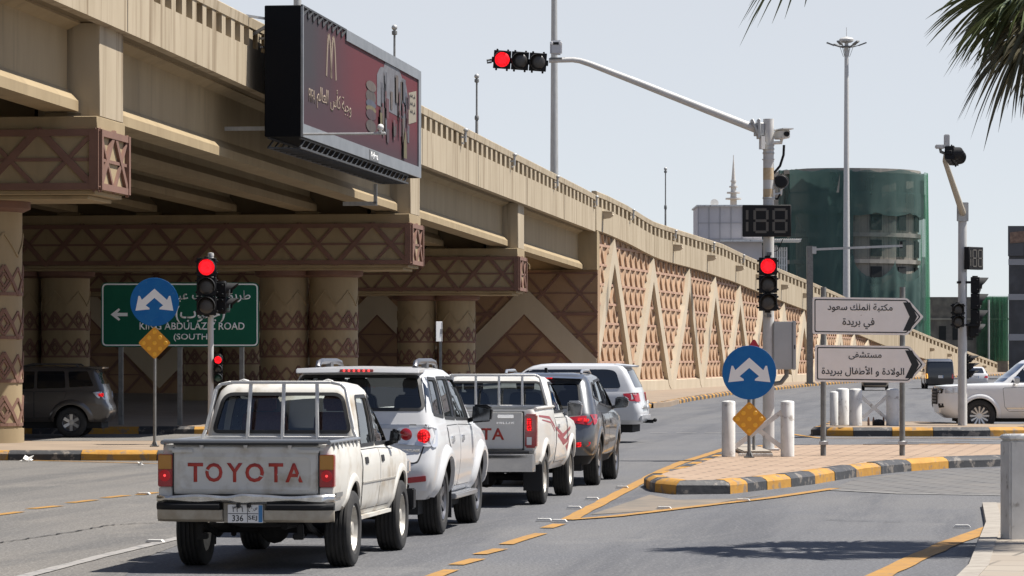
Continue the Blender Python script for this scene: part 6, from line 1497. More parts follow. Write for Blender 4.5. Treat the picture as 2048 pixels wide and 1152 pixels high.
    for p, q in zip(fr, fr[1:]): b.bar((p[0], yk(p[1]), p[1]), (q[0], yk(q[1]), q[1]), .03, .055, (0, 1, 0))
    for x in (-.30, .03, .36): b.bar((x * 1.06, yk(1.2) - .01, 1.2), (x, yk(1.76), 1.76), .032, .04, (0, 1, 0))
    b.bar((-.76, yk(1.22), 1.215), (.76, yk(1.22), 1.215), .05, .05, (0, 1, 0))
    for x in (-.42, .42): b.tube([(x, yk(1.77), 1.775), (x + .05, yk(1.77), 1.79), (x + .1, yk(1.77), 1.775)], .012, 6)
    b.build("cab_guard", rk, t, bevel=.005, seg=1)
    seats(t, [(.37, 2.72), (-.37, 2.72)], M_seat, 1.18); dashboard(t, gh, 3.35, 1.14)
    b = MB(); b.loft([[(-.66, 2.02 + c, z), (.66, 2.02 + c, z), (.66, 2.14 + c, z), (-.66, 2.14 + c, z)] for z, c in ((.9, .05), (1.20, 0), (1.27, -.01))]); b.build("seat", M_seatgrey, t, bevel=.03)
    # wheels and running gear
    for x, y in ((.70, RA), (-.70, RA), (.70, FA), (-.70, FA)): wheel(t, x * 1.03, y, WR, .255, M_steelrim, 'steel', rr=.225, side=1 if x > 0 else -1)
    axle(t, RA, WR, .65); axle(t, FA, WR, .65)
    b = MB(); b.box(-.45, .06, .47, -.37, 4.4, .58); b.box(.37, .06, .47, .45, 4.4, .58)
    for s in (-1, 1): b.tube([(s * .50, .22, .56), (s * .50, .6, .40), (s * .50, RA, .30), (s * .50, 1.7, .42), (s * .50, 1.9, .5)], .032, 8); b.bar((s * .48, .22, .45), (s * .48, .22, .32), .05, .06); b.cbox((s * .46, .24, .33), (.10, .10, .06)); b.bar((s * .35, RA, .3), (s * .25, RA - .5, .6), .05, .05)
    b.box(-.40, .5, .50, .40, 3.9, .60); b.build("chassis", M_under, t, bevel=.01)
    b = MB(); b.lathe([(.22, .0), (.33, .04), (.35, .12), (.33, .20), (.2, .22)], 26, Matrix.Translation((0, .72, .40))); b.build("spare_wheel", M_tyre, t)
    b = MB(); b.tube([(.30, .35, .42), (.32, 1.4, .42), (.2, 2.6, .40)], .035, 8); b.cbox((.2, 2.0, .42), (.22, .6, .14)); b.build("exhaust", M_under, t)
    b = MB(); b.box(.70, 4.52, .40, .86, 4.70, .62); b.loft([[(s_ * .80, y, .42), (s_ * .80, y, .66), (s_ * .76, y + .04, .68), (s_ * .76, y + .04, .40)] for s_, y in ((-1, 4.66), (-.6, 4.80), (.6, 4.80), (1, 4.66))]); b.build("front_bumper", M_black, t, bevel=.02)
    for s in (-1, 1): b = MB(); b.box(s * .50, 4.60, .78, s * .80, 4.72, .93); b.build("headlight", M_clearlens, t, bevel=.02)
    for s in (-1, 1): b = MB(); b.box(s * .62, RA + .42, .18, s * .82, RA + .44, .5); b.build("mud_flap", M_matteblack, t)
    b = MB(); b.box(-.80, 1.70, .425, .80, 3.45, .46); b.build("sill", PM, t)
    b = MB(); b.bar((-.55, 3.0, 1.72), (-.58, 3.42, 1.22), .02, .02); b.build("trim", M_dark_in, t)
    return t
PICK = old_pickup()

# the driver, seen from behind through the rear window
def person(label, loc, rz, robe, skin, head_m):
    vs = [(0, 0, .0), (0, .02, .22), (0, .0, .42), (0, .0, .54), (0, .02, .62), (0, .04, .72), (0, .045, .80), (.19, 0, .47), (.25, .12, .26), (.16, .36, .30), (-.19, 0, .47), (-.25, .12, .26), (-.16, .36, .30), (.10, .22, -.02), (.13, .46, .0), (-.10, .22, -.02), (-.13, .46, .0)]
    ed = [(0, 1), (1, 2), (2, 3), (3, 4), (4, 5), (5, 6), (2, 7), (7, 8), (8, 9), (2, 10), (10, 11), (11, 12), (0, 13), (13, 14), (0, 15), (15, 16)]
    rad = [.17, .165, .155, .075, .07, .105, .085, .08, .055, .042, .08, .055, .042, .10, .07, .10, .07]
    me = bpy.data.meshes.new("person"); me.from_pydata(vs, ed, []); o = bpy.data.objects.new("person", me); COL.objects.link(o)
    sk = o.modifiers.new("skin", 'SKIN'); o.modifiers.new("sub", 'SUBSURF').levels = 2
    for v, r_ in zip(me.skin_vertices[0].data, rad): v.radius = (r_, r_ * .85)
    me.skin_vertices[0].data[0].use_root = True
    bpy.context.view_layer.update(); m2 = bpy.data.meshes.new_from_object(o.evaluated_get(bpy.context.evaluated_depsgraph_get())); bpy.data.objects.remove(o); bpy.data.meshes.remove(me)
    m2.name = "person"; p = link_mesh("person", m2, [robe, skin], None, True, 60)
    for f in m2.polygons:
        if f.center.z > .56 or (f.center.y > .31 and f.center.z > .2): f.material_index = 1
    p.location = loc; p.rotation_euler = (0, 0, rz); tag(p, label, "person")
    h = MB(); h.loft([[(q * math.cos(a * math.pi / 8), .03 + q * 1.1 * math.sin(a * math.pi / 8), z) for a in range(16)] for z, q in ((.50, .15), (.60, .125), (.72, .12), (.80, .118), (.86, .09), (.89, .03))]); ho = h.build("head_scarf", head_m, p, angle=60); return p
def in_car(t, x, y, z): 
    c, s = math.cos(-LANE), math.sin(-LANE); return (t.location.x + c * x - s * y, t.location.y + s * x + c * y, z)
M_skin = mat("brown_skin", (.22, .12, .075), .6); M_robe = mat("dark_robe_cloth", (.03, .03, .034), .9); M_scarf = mat("dark_headcloth", (.035, .03, .03), .9); M_scarfr = mat("red_checked_headcloth", (.20, .05, .05), .9, col2=(.34, .24, .23), nscale=90)
person("driver in a dark top seated at the wheel of the old cream pickup", in_car(PICK, -.37, 2.86, .76), -LANE, M_robe, M_skin, M_scarf)

# ---------------------------------------------------------------- generic wagon / SUV
def wagon(name, label, cat, loc, rz, sp, group=None):
    t = thing(name, label, cat, loc, rz, group)
    bs = Shell(sp['body'], bow=sp.get('bow', .035), cr=sp.get('cr', .05), cf=sp.get('cf', .14)); gs = Shell(sp['cab'], bow=.025, cr=sp.get('gcr', .05), cf=.14)
    RA, FA, WR = sp['ra'], sp['fa'], sp['wr']; ar = sp.get('arch', WR + .065)
    bo = body(bs, [(RA, WR + .015), (FA, WR + .015)], "body", sp['paint'], t, ra=ar, zlow=sp.get('zlow'))
    for y in (RA, FA):
        for s in (1, -1): arch_lip(bs, y, WR + .015, ar, sp.get('lipw', .09), "wheel_arch", sp.get('lipm', sp['paint']), bo, s, sp.get('lip', .03))
    if sp.get('opaque'):
        me = gs.mesh(); link_mesh("cab", me, sp['paint'], t, True, 30)
        for sd, poly, nm in sp['win']: pane(gs, sd, poly, .003, nm, M_privacy, t, thick=.004)
    else: cabin(gs, sp['win'], "cab", sp['paint'], t, sp.get('glass', M_glassdark))
    for sd, poly in sp.get('doors', []): door(t, bs, sd, poly, sp['paint'])
    for sd, y, z in sp.get('handles', []): handle(t, bs, y, z, sp.get('handlem', sp['paint']), 1 if sd == 'R' else -1)
    for x in (1, -1):
        for y in (RA, FA): wheel(t, x * (bs.sx(y, .6) - sp.get('ww', .25) / 2 - .005 + sp.get('track', 0)), y, WR, sp.get('ww', .25), sp['rim'], sp['style'], rr=sp.get('rr'), side=x)
    b = MB(); w = sp['body'][0][3]; b.box(-w + .1, .25, WR * .62, w - .1, sp['fa'] + .5, sp['body'][0][0] + .1); b.tube([(-w, RA, WR), (w, RA, WR)], .05, 8); b.tube([(-w, FA, WR), (w, FA, WR)], .05, 8); b.build("chassis", M_under, t)
    for x in (1, -1):
        if sp.get('mirror'): mirror(t, bs, sp['mirror'][0], sp['mirror'][1], sp.get('mirm', M_black), x, sp.get('mw', .22), sp.get('mh', .2))
    return t, bs, gs
both = lambda poly, nm: [('R', poly, nm), ('L', poly, nm)]

# 2: white seven-seat SUV
FB = [(.40, .14, 4.50, .78, .16, .3), (.50, .04, 4.64, .86, .17, .35), (.66, .0, 4.70, .895, .17, .42), (.80, .02, 4.70, .91, .15, .42), (.90, .08, 4.66, .912, .13, .40), (1.00, .105, 4.52, .905, .12, .36), (1.08, .115, 4.25, .897, .12, .32), (1.14, .12, 3.85, .885, .11, .28), (1.20, .13, 3.52, .865, .10, .2)]
FC = [(1.17, .125, 3.58, .868, .12, .22), (1.32, .175, 3.30, .838, .13, .2), (1.48, .24, 3.02, .800, .14, .2), (1.62, .30, 2.78, .762, .14, .2), (1.71, .35, 2.62, .728, .14, .2), (1.765, .42, 2.48, .67, .14, .18), (1.795, .55, 2.3, .56, .12, .16), (1.805, .8, 2.1, .40, .1, .12)]
fw_ = rpoly([(-.75, 1.24), (.75, 1.24), (.63, 1.68), (-.63, 1.68)], .06, 4)
fort = dict(body=FB, cab=FC, ra=1.0, fa=3.75, wr=.385, paint=M_white, rim=M_alloydark, style='six', rr=.235, ww=.27, lip=.05, lipw=.12, arch=.455, bow=.03, track=.0,
    win=[('B', rpoly([(-.745, 1.36), (.745, 1.36), (.66, 1.70), (-.66, 1.70)], [.06, .06, .04, .04], 4), "rear_window"), ('F', fw_, "windshield")] + both(rpoly([(.44, 1.31), (1.04, 1.27), (1.08, 1.67), (.60, 1.68)], .03, 3), "quarter_window") + both(rpoly([(1.14, 1.26), (1.86, 1.24), (1.86, 1.68), (1.18, 1.68)], .04, 3), "window") + both(rpoly([(1.93, 1.24), (2.98, 1.22), (2.62, 1.60), (2.48, 1.67), (1.93, 1.68)], .04, 3), "window"),
    doors=[(s, q) for s in 'RL' for q in (rpoly([(1.48, .52), (1.92, .50), (1.92, 1.165), (1.12, 1.165), (1.16, 1.0), (1.42, .80)], .04, 3), rpoly([(1.945, .50), (2.95, .50), (3.05, .60), (3.12, 1.14), (1.945, 1.165)], .04, 3))],
    handles=[(s, y, 1.02) for s in 'RL' for y in (1.38, 2.12)], handlem=M_chrome, mirror=(2.98, 1.20), mw=.23, mh=.21, glass=M_glass)
T2, b2, g2 = wagon("suv", "white SUV with roof rails and lit brake lamps, just ahead of the old pickup", "SUV", at_rear(708, 38.0), -LANE, fort)
b = MB(); b.loft([[(x, y0, 1.745 - .012 * abs(x)), (x, y0 + .03, 1.80 - .02 * abs(x) ** 2), (x, .62, 1.815 - .05 * abs(x) ** 2), (x, .60, 1.74)] for x, y0 in [(-.70 + .1 * i, .16 + .10 * abs(-.7 + .1 * i) ** 3) for i in range(15)]]); spl = b.build("spoiler", M_white, T2, bevel=.01)
b = MB(); b.box(-.19, .150, 1.752, .19, .20, 1.782); bl = b.build("brake_light", M_tailred, T2, bevel=.005)
b = MB()
for i in range(6): b.lathe([(.014, 0), (0, .004)], 10, pl((-.14 + .056 * i, .149, 1.767), rx=90))
b.build("lit_bulb", MATS["lit_bulb_red"], bl)
for sd, s in (('R', 1), ('L', -1)):
    pane(g2, 'B', [(s * .77, 1.34), (s * .815, 1.33), (s * .725, 1.70), (s * .685, 1.70)][::s], .003, "pillar_trim", M_privacy, T2, thick=.003); pane(g2, sd, [(.24, 1.325), (.40, 1.32), (.56, 1.68), (.42, 1.69)], .003, "pillar_trim", M_privacy, T2, thick=.003)
    tl_ = pane(b2, 'B', rpoly([(s * .42, 1.0), (s * .86, .96), (s * .88, 1.17), (s * .46, 1.165)][::s], .05, 3), .002, "tail_light", M_clearlens, T2, thick=.02)
    pane(b2, sd, rpoly([(.16, .95), (.27, .97), (.36, 1.15), (.16, 1.17)], .03, 3), .002, "side_lens", M_clearlens, tl_, thick=.016)
    for x, z, r_, mm in ((.765, 1.075, .075, M_tailon), (.565, 1.09, .07, M_tailred)):
        b = MB(); y = b2.ry(x, z) - .022; b.lathe([(r_, 0), (r_ * .8, .010), (0, .016)], 22, pl((s * x, y, z), rx=90, rz=0 if x < .7 else 12 * s)); b.build("lamp_reflector", mm, tl_)
    b = MB(); y = b2.ry(.765, 1.075) - .030
    for i in range(12): a = i * math.pi / 6; b.lathe([(.008, 0), (0, .004)], 6, pl((s * .765 + .045 * math.cos(a), y, 1.075 + .045 * math.sin(a)), rx=90))
    b.build("lit_bulb", MATS["lit_bulb_red"], tl_)
    b = MB(); x = s * .56; b.tube([(x, .80, 1.80), (x, .86, 1.85), (x, 1.05, 1.865), (x, 2.0, 1.865), (x, 2.2, 1.85), (x, 2.3, 1.80)], .032, 8); b.box(x - .03, 1.45, 1.79, x + .03, 1.62, 1.86); b.build("roof_rail", M_alloydark, T2)
    pane(b2, 'B', rpoly([(s * .60, .58), (s * .80, .60), (s * .80, .66), (s * .60, .64)][::s], .01, 2), .002, "reflector", M_tailred, T2, thick=.012)
    b = MB(); b.box(s * .80, 1.50, .36, s * .93, 3.25, .42); b.build("side_step", M_silverp, T2, bevel=.012)
    b = MB(); b.box(s * .60, 1.44, .16, s * .88, 1.46, .48); b.build("mud_flap", M_matteblack, T2)
pane(b2, 'B', [(-.60, 1.155), (.60, 1.155), (.60, 1.20), (-.60, 1.20)], .004, "chrome_trim", M_silverp, T2, thick=.012)
pane(b2, 'B', rpoly([(-.70, .80), (.70, .80), (.80, 1.10), (.80, 1.19), (-.80, 1.19), (-.80, 1.10)], .04, 3), .0015, "tailgate", M_white, T2, thick=.006); pane(b2, 'B', rpoly([(-.715, .785), (.715, .785), (.815, 1.10), (.815, 1.2), (-.815, 1.2), (-.815, 1.10)], .04, 3), .0008, "tailgate_gap", M_rubber, T2)
lettering("badge", "FORTUNER", M_chrome, T2, lambda a, z, d: Vector((.63 + a, b2.ry(.63, .93) - .01 - d, .925 + z)), width=.20, height=.028, extrude=.004)
seats(T2, [(.37, 2.35), (-.37, 2.35), (.45, 1.45), (-.45, 1.45)], M_seatgrey, 1.22); dashboard(T2, g2, 3.05, 1.20)
person("driver of the white SUV seen dimly through its rear window", in_car(T2, -.37, 2.50, .88), -LANE, M_robe, M_skin, M_scarf)

T2.scale = (1.0, 1.0, 1.055)
# 3: newer white single-cab pickup
def new_pickup():
    t = thing("pickup_truck", "white single cab pickup with maroon side stripes, third vehicle in the queue", "pickup truck", at_rear(942, 45.9), -LANE)
    PM = M_white2; RA, FA, WR = 1.15, 4.23, .37
    cab = Shell([(.44, 2.30, 5.05, .78, .06, .3), (.58, 2.30, 5.2, .86, .06, .36), (.80, 2.30, 5.25, .89, .05, .42), (1.0, 2.30, 5.2, .89, .05, .40), (1.08, 2.30, 5.0, .88, .05, .36), (1.15, 2.31, 4.4, .865, .05, .3), (1.20, 2.32, 4.05, .84, .05, .2)], bow=.03, cr=0, cf=.12)
    bo = body(cab, [(FA, WR + .02)], "body", PM, t, ra=.45)
    bed = Shell([(.56, .10, 2.26, .83, .06, .03), (.68, .05, 2.27, .875, .06, .03), (.85, .04, 2.27, .885, .06, .03), (1.10, .04, 2.27, .88, .06, .03), (1.27, .05, 2.27, .862, .06, .03), (1.31, .06, 2.26, .84, .05, .03)], bow=.012, cr=0, cf=0)
    cv = MB(); cv.box(-.74, .10, .76, .74, 2.2, 1.5); be = body(bed, [(RA, WR + .02)], "bed", PM, t, ra=.45, extra=cv.mesh("cut"))
    for sh, y, p in ((bed, RA, be), (cab, FA, bo)):
        for s in (1, -1): arch_lip(sh, y, WR + .02, .45, .08, "wheel_arch", PM, p, s, .03)
    b = MB(); b.box(-.70, .005, .78, .70, .045, 1.285); tg = b.build("tailgate", PM, t, bevel=.014); b = MB(); b.box(-.715, .03, .77, .715, .05, 1.29); b.build("tailgate_gap", M_rubber, tg)
    lettering("lettering", "TOYOTA", M_redletter, tg, lambda a, z, d: Vector((-.06 + a, .004 - d, .985 + z)), width=1.02, height=.16, bold=.02, extrude=.003, spacing=1.12)
    lettering("badge", "HILUX", M_chrome, tg, lambda a, z, d: Vector((.47 + a, .004 - d, 1.135 + z)), width=.24, height=.03, extrude=.003)
    b = MB(); b.box(.36, -.008, 1.20, .58, .01, 1.245); b.build("handle", M_chrome, tg, bevel=.006)
    for s in (-1, 1):
        l = MB(); l.box(s * .725, .015, .80, s * .885, .16, 1.255); lo = l.build("tail_light", M_tailred, t, bevel=.02)
        l = MB(); l.box(s * .745, .006, 1.02, s * .83, .05, 1.21); l.build("lit_lens", M_tailon, lo, bevel=.01); l = MB(); l.box(s * .745, .007, .83, s * .83, .05, .955); l.build("clear_lens", M_clearlens, lo, bevel=.01)
    b = MB(); b.loft([[(x, y + .03, .48), (x, y, .53), (x, y, .72), (x, .04, .725), (x, .04, .48)] for x, y in ((-.87, .02), (-.84, -.07), (-.4, -.10), (.4, -.10), (.84, -.07), (.87, .02))]); bp = b.build("rear_bumper", M_chrome, t, bevel=.015)
    b = MB(); b.loft([[(x, y, .728), (x, y, .76), (x, .04, .765), (x, .04, .728)] for x, y in ((-.85, -.0), (-.80, -.10), (.80, -.10), (.85, -.0))]); b.build("step_pad", M_plastic, bp)
    plate(t, -.1, -.105, .60, write=False)
    gh = Shell([(1.16, 2.30, 4.06, .842, .06, .16), (1.34, 2.33, 3.78, .81, .07, .18), (1.52, 2.37, 3.50, .77, .08, .18), (1.66, 2.42, 3.28, .72, .1, .18), (1.735, 2.50, 3.15, .64, .12, .18), (1.765, 2.65, 3.0, .50, .12, .14), (1.775, 2.8, 2.9, .34, .08, .08)], bow=.02, cr=.02, cf=.12)
    rw = rpoly([(-.73, 1.31), (.73, 1.31), (.63, 1.66), (-.63, 1.66)], .06, 4); sw = rpoly([(2.52, 1.25), (3.66, 1.25), (3.62, 1.30), (3.16, 1.65), (2.60, 1.65)], .05, 3); fw = rpoly([(-.72, 1.24), (.72, 1.24), (.58, 1.66), (-.58, 1.66)], .06, 3)
    cabin(gh, [('B', rw, "rear_window"), ('F', fw, "windshield")] + both(sw, "window"), "cab", PM, t, M_glassdark)
    b = MB(); fr = [(-.79, 1.30), (-.76, 1.36), (-.66, 1.73), (-.60, 1.765), (.60, 1.765), (.66, 1.73), (.76, 1.36), (.79, 1.30)]
    for p, q in zip(fr, fr[1:]): b.bar((p[0], 2.22, p[1]), (q[0], 2.22, q[1]), .035, .06, (0, 1, 0))
    for x in (-.58, -.25, .08, .41): b.bar((x, 2.21, 1.31), (x, 2.21, 1.755), .03, .04, (0, 1, 0))
    b.bar((-.78, 2.22, 1.325), (.78, 2.22, 1.325), .04, .05, (0, 1, 0)); b.build("cab_guard", mat("white_bar_paint", (.74, .73, .70), .5, col2=(.68, .665, .63), nscale=6), t, bevel=.006, seg=1)
    b = MB()
    for s in (-1, 1): b.tube([(s * .85, .15, 1.325), (s * .85, 2.2, 1.325)], .022, 8)
    b.build("bed_rail", PM, t)
    for sd in 'RL':
        d = door(t, cab, sd, rpoly([(2.42, .54), (3.62, .54), (3.72, .66), (3.74, 1.15), (2.42, 1.16)], .05, 3), PM); pane(cab, sd, rpoly([(2.50, 1.02), (2.68, 1.02), (2.68, 1.07), (2.50, 1.07)], .015, 2), .0095, "door_handle", M_chrome, d, thick=.014)
        for q in ([(.45, 1.21), (1.6, 1.16), (2.2, 1.02), (2.2, 1.06), (1.6, 1.20), (.45, 1.235)], [(.75, 1.155), (1.7, 1.10), (2.2, .97), (2.2, .99), (1.7, 1.125), (.75, 1.17)]): pane(bed, sd, q, .002, "side_stripe", M_stripe, t)
        for q in ([(2.36, 1.0), (3.0, .86), (3.9, .98), (3.9, 1.02), (3.0, .93), (2.36, 1.05)], [(2.5, .90), (3.1, .76), (3.55, .80), (3.9, .92), (3.3, .84), (2.5, .945)], [(3.35, .74), (3.62, .66), (3.74, .90), (3.62, .80)]): pane(cab, sd, q, .0102, "side_stripe", M_stripe, t)
    mirror(t, cab, 3.62, 1.20, M_silverp, 1, w=.21, h=.24); mirror(t, cab, 3.62, 1.20, M_silverp, -1, w=.21, h=.24)
    for x in (1, -1):
        for y in (RA, FA): wheel(t, x * .755, y, WR, .245, M_steelrim, 'steel', rr=.225, side=x)
        b = MB(); b.box(x * .62, RA - .46, .20, x * .88, RA - .44, .56); b.build("mud_flap", M_matteblack, t)
    axle(t, RA, WR, .7); axle(t, FA, WR, .7)
    b = MB(); b.box(-.5, .08, .46, .5, 4.8, .6); b.box(-.2, .1, .3, .2, .3, .47); b.build("chassis", M_under, t)
    seats(t, [(.38, 2.85), (-.38, 2.85)], M_seatgrey, 1.24); dashboard(t, gh, 3.75, 1.22)
    b = MB(); b.tube([(-.45, 3.1, 1.75), (-.47, 3.0, 1.95)], .006, 5); b.build("aerial", M_black, t)
    return t
T3 = new_pickup()
person("driver of the white single cab pickup seen through its rear window", in_car(T3, -.38, 3.0, .86), -LANE, M_robe, M_skin, M_scarf)

# 4: grey crossover
SB = [(.32, .16, 4.45, .78, .22, .4), (.46, .05, 4.62, .88, .24, .45), (.62, .0, 4.68, .925, .24, .5), (.76, .03, 4.68, .935, .22, .5), (.88, .07, 4.64, .94, .20, .48), (.98, .09, 4.45, .935, .2, .44), (1.05, .12, 4.05, .92, .2, .36), (1.10, .15, 3.62, .895, .2, .24)]
SCB = [(1.07, .14, 3.66, .898, .22, .26), (1.22, .24, 3.34, .862, .22, .22), (1.38, .36, 3.02, .815, .20, .2), (1.52, .47, 2.74, .765, .18, .2), (1.60, .55, 2.55, .715, .17, .18), (1.645, .66, 2.38, .63, .15, .16), (1.665, .9, 2.1, .48, .12, .14)]
sant = dict(body=SB, cab=SCB, ra=.98, fa=3.68, wr=.37, paint=M_greyp, rim=M_alloy, style='five', rr=.245, ww=.24, lip=.02, lipw=.08, arch=.42, zlow=.50, bow=.05, cr=.12, gcr=.10,
    win=[('B', rpoly([(-.66, 1.17), (.66, 1.17), (.60, 1.52), (-.60, 1.52)], .07, 4), "rear_window"), ('F', rpoly([(-.76, 1.13), (.76, 1.13), (.62, 1.56), (-.62, 1.56)], .06, 3), "windshield")] + both(rpoly([(.66, 1.33), (1.12, 1.26), (1.18, 1.50), (.95, 1.51)], .04, 3), "quarter_window") + both(rpoly([(1.2, 1.22), (1.98, 1.17), (1.98, 1.55), (1.3, 1.53)], .04, 3), "window") + both(rpoly([(2.04, 1.165), (3.18, 1.13), (2.72, 1.46), (2.52, 1.555), (2.04, 1.555)], .04, 3), "window"),
    doors=[(s, q) for s in 'RL' for q in (rpoly([(1.45, .46), (2.0, .44), (2.0, 1.06), (1.14, 1.07), (1.20, .90), (1.40, .75)], .04, 3), rpoly([(2.02, .44), (2.98, .44), (3.06, .55), (3.12, 1.03), (2.02, 1.06)], .04, 3))],
    handles=[(s, y, .93) for s in 'RL' for y in (1.42, 2.22)], mirror=(3.02, 1.13), mw=.22, mh=.18, mirm=M_greyp)
T4, b4, g4 = wagon("crossover", "slate grey crossover with lit tail lamps, at the head of the queue", "car", at_rear(1072, 53.1), -LANE, sant)
for sd, s in (('R', 1), ('L', -1)):
    tl_ = pane(b4, 'B', rpoly([(s * .40, .96), (s * .84, .90), (s * .89, 1.045), (s * .44, 1.03)][::s], .03, 3), .003, "tail_light", M_tailred, T4, thick=.018)
    pane(b4, sd, rpoly([(.24, .90), (.34, .94), (.52, 1.06), (.24, 1.06)], .03, 3), .003, "side_lens", M_tailred, tl_, thick=.014)
    pane(b4, 'B', rpoly([(s * .62, .965), (s * .80, .945), (s * .82, .995), (s * .64, 1.01)][::s], .015, 2), .022, "lit_lens", M_tailon, tl_, thick=.004)
    pane(b4, 'B', rpoly([(s * .50, .57), (s * .82, .60), (s * .84, .66), (s * .54, .645)][::s], .02, 2), .003, "reflector", M_tailon if s > 0 else M_tailred, T4, thick=.01)
    b = MB(); x = s * .60; b.tube([(x, .95, 1.65), (x, 1.05, 1.695), (x, 2.0, 1.70), (x, 2.25, 1.65)], .022, 8); b.build("roof_rail", M_silverp, T4)
pane(b4, 'B', rpoly([(-.55, .55), (.55, .55), (.60, .72), (-.60, .72)], .04, 2), .004, "bumper_trim", M_plastic, T4, thick=.012)
b = MB(); b.loft([[(x, .50 + .12 * x * x, 1.58 - .02 * abs(x)), (x, .46 + .12 * x * x, 1.60 - .03 * abs(x)), (x, .85, 1.665 - .06 * x * x), (x, .9, 1.60)] for x in [-.66 + .12 * i for i in range(12)]]); b.build("spoiler", M_greyp, T4)
b = MB(); b.box(-.2, .455, 1.578, .2, .50, 1.598); b.build("brake_light", M_tailon, T4)
b = MB(); b.prism([(1.25, 1.66), (1.45, 1.66), (1.30, 1.74), (1.26, 1.74)], lambda a, z, d: Vector((d, a, z)), -.02, .02); b.build("shark_fin", M_black, T4)
plate(T4, 0, .03, .80, write=False); seats(T4, [(.38, 2.3), (-.38, 2.3), (.4, 1.45), (-.4, 1.45)], M_seatgrey, 1.12); dashboard(T4, g4, 3.0, 1.10)
lettering("badge", "4WD", M_chrome, T4, lambda a, z, d: Vector((.56 + a, b4.ry(.56, .85) - .012 - d, .85 + z)), width=.12, height=.03, extrude=.003)

T4.scale = (1.0, 1.0, 1.065)
# 5: big white SUV turning left across the junction
LB = [(.44, .12, 4.72, .84, .2, .35), (.54, .03, 4.86, .94, .2, .4), (.70, .0, 4.95, .975, .2, .45), (.85, .03, 4.95, .985, .18, .45), (.98, .08, 4.92, .985, .16, .42), (1.08, .10, 4.75, .978, .15, .4), (1.15, .11, 4.2, .965, .14, .3), (1.21, .12, 3.72, .94, .13, .22)]
LC_ = [(1.18, .115, 3.78, .943, .14, .24), (1.36, .18, 3.48, .905, .15, .2), (1.56, .28, 3.18, .855, .15, .2), (1.73, .36, 2.92, .80, .15, .2), (1.82, .44, 2.74, .74, .15, .18), (1.865, .56, 2.55, .64, .14, .16), (1.885, .85, 2.3, .48, .1, .14)]
def lc_spec(pm, wr=.40):
    return dict(body=LB, cab=LC_, ra=1.05, fa=3.90, wr=wr, paint=pm, rim=M_alloy, style='multi', rr=.27, ww=.27, lip=.035, lipw=.10, arch=.46, bow=.03, opaque=True,
    win=[('B', rpoly([(-.74, 1.32), (.74, 1.32), (.64, 1.72), (-.64, 1.72)], .08, 4), "rear_window"), ('F', rpoly([(-.80, 1.25), (.80, 1.25), (.66, 1.76), (-.66, 1.76)], .08, 4), "windshield")] + both(rpoly([(.50, 1.30), (3.38, 1.24), (3.0, 1.56), (2.74, 1.74), (.84, 1.745), (.64, 1.70)], [.09, .03, .1, .06, .1, .1], 4), "window_band"),
    doors=[(s, q) for s in 'RL' for q in (rpoly([(1.55, .56), (2.1, .54), (2.1, 1.17), (1.2, 1.17), (1.25, 1.0), (1.50, .85)], .04, 3), rpoly([(2.12, .54), (3.15, .54), (3.25, .65), (3.3, 1.14), (2.12, 1.17)], .04, 3))],
    handles=[(s, y, 1.05) for s in 'RL' for y in (1.5, 2.3)], handlem=M_chrome, mirror=(3.2, 1.22), mirm=pm, mw=.24, mh=.2)
a5 = R(81)
hd5 = Vector((-math.sin(a5), math.cos(a5))); right5 = Vector((math.cos(a5), math.sin(a5)))
rc = Vector(((1284 - 1024) * 80.6 / F, 80.6)) + right5 * .95 
T5, b5, g5 = wagon("suv", "large white SUV turning left beyond the queue, with a dark window band", "SUV", (rc.x, rc.y, 0), a5, lc_spec(M_pearl))
for sd, s in (('R', 1), ('L', -1)):
    tl_ = pane(b5, 'B', rpoly([(s * .62, .98), (s * .93, .98), (s * .93, 1.19), (s * .66, 1.19)][::s], .03, 3), .003, "tail_light", M_tailred, T5, thick=.03)
    pane(b5, sd, rpoly([(.16, .99), (.34, 1.0), (.46, 1.17), (.16, 1.19)], .03, 3), .003, "side_lens", M_tailred, tl_, thick=.02)
    pane(b5, sd, [(.6, 1.268), (1.0, 1.268), (1.0, 1.292), (.6, 1.292)], -.03, "badge", M_chrome, T5, thick=.012)
pane(b5, 'B', rpoly([(-.8, .50), (.8, .50), (.84, .66), (-.84, .66)], .05, 3), .01, "rear_bumper", M_pearl, T5, thick=.05)
b = MB(); b.loft([[(x, .24 + .12 * x * x, 1.80 - .02 * abs(x)), (x, .20 + .12 * x * x, 1.84 - .03 * abs(x)), (x, .7, 1.885 - .06 * x * x), (x, .7, 1.80)] for x in [-.66 + .12 * i for i in range(12)]]); b.build("spoiler", M_pearl, T5)
b = MB(); b.tube([(0, .2, .50), (0, -.16, .50)], .03, 8); b.sphere((0, -.2, .53), .05, 10); b.box(-.05, -.16, .46, .05, .05, .54); b.build("tow_hitch", M_black, T5)
b = MB(); b.box(-.5, -.012, .80, .5, .02, .86); b.build("chrome_trim", M_chrome, T5); plate(T5, 0, -.02, .92, write=False)

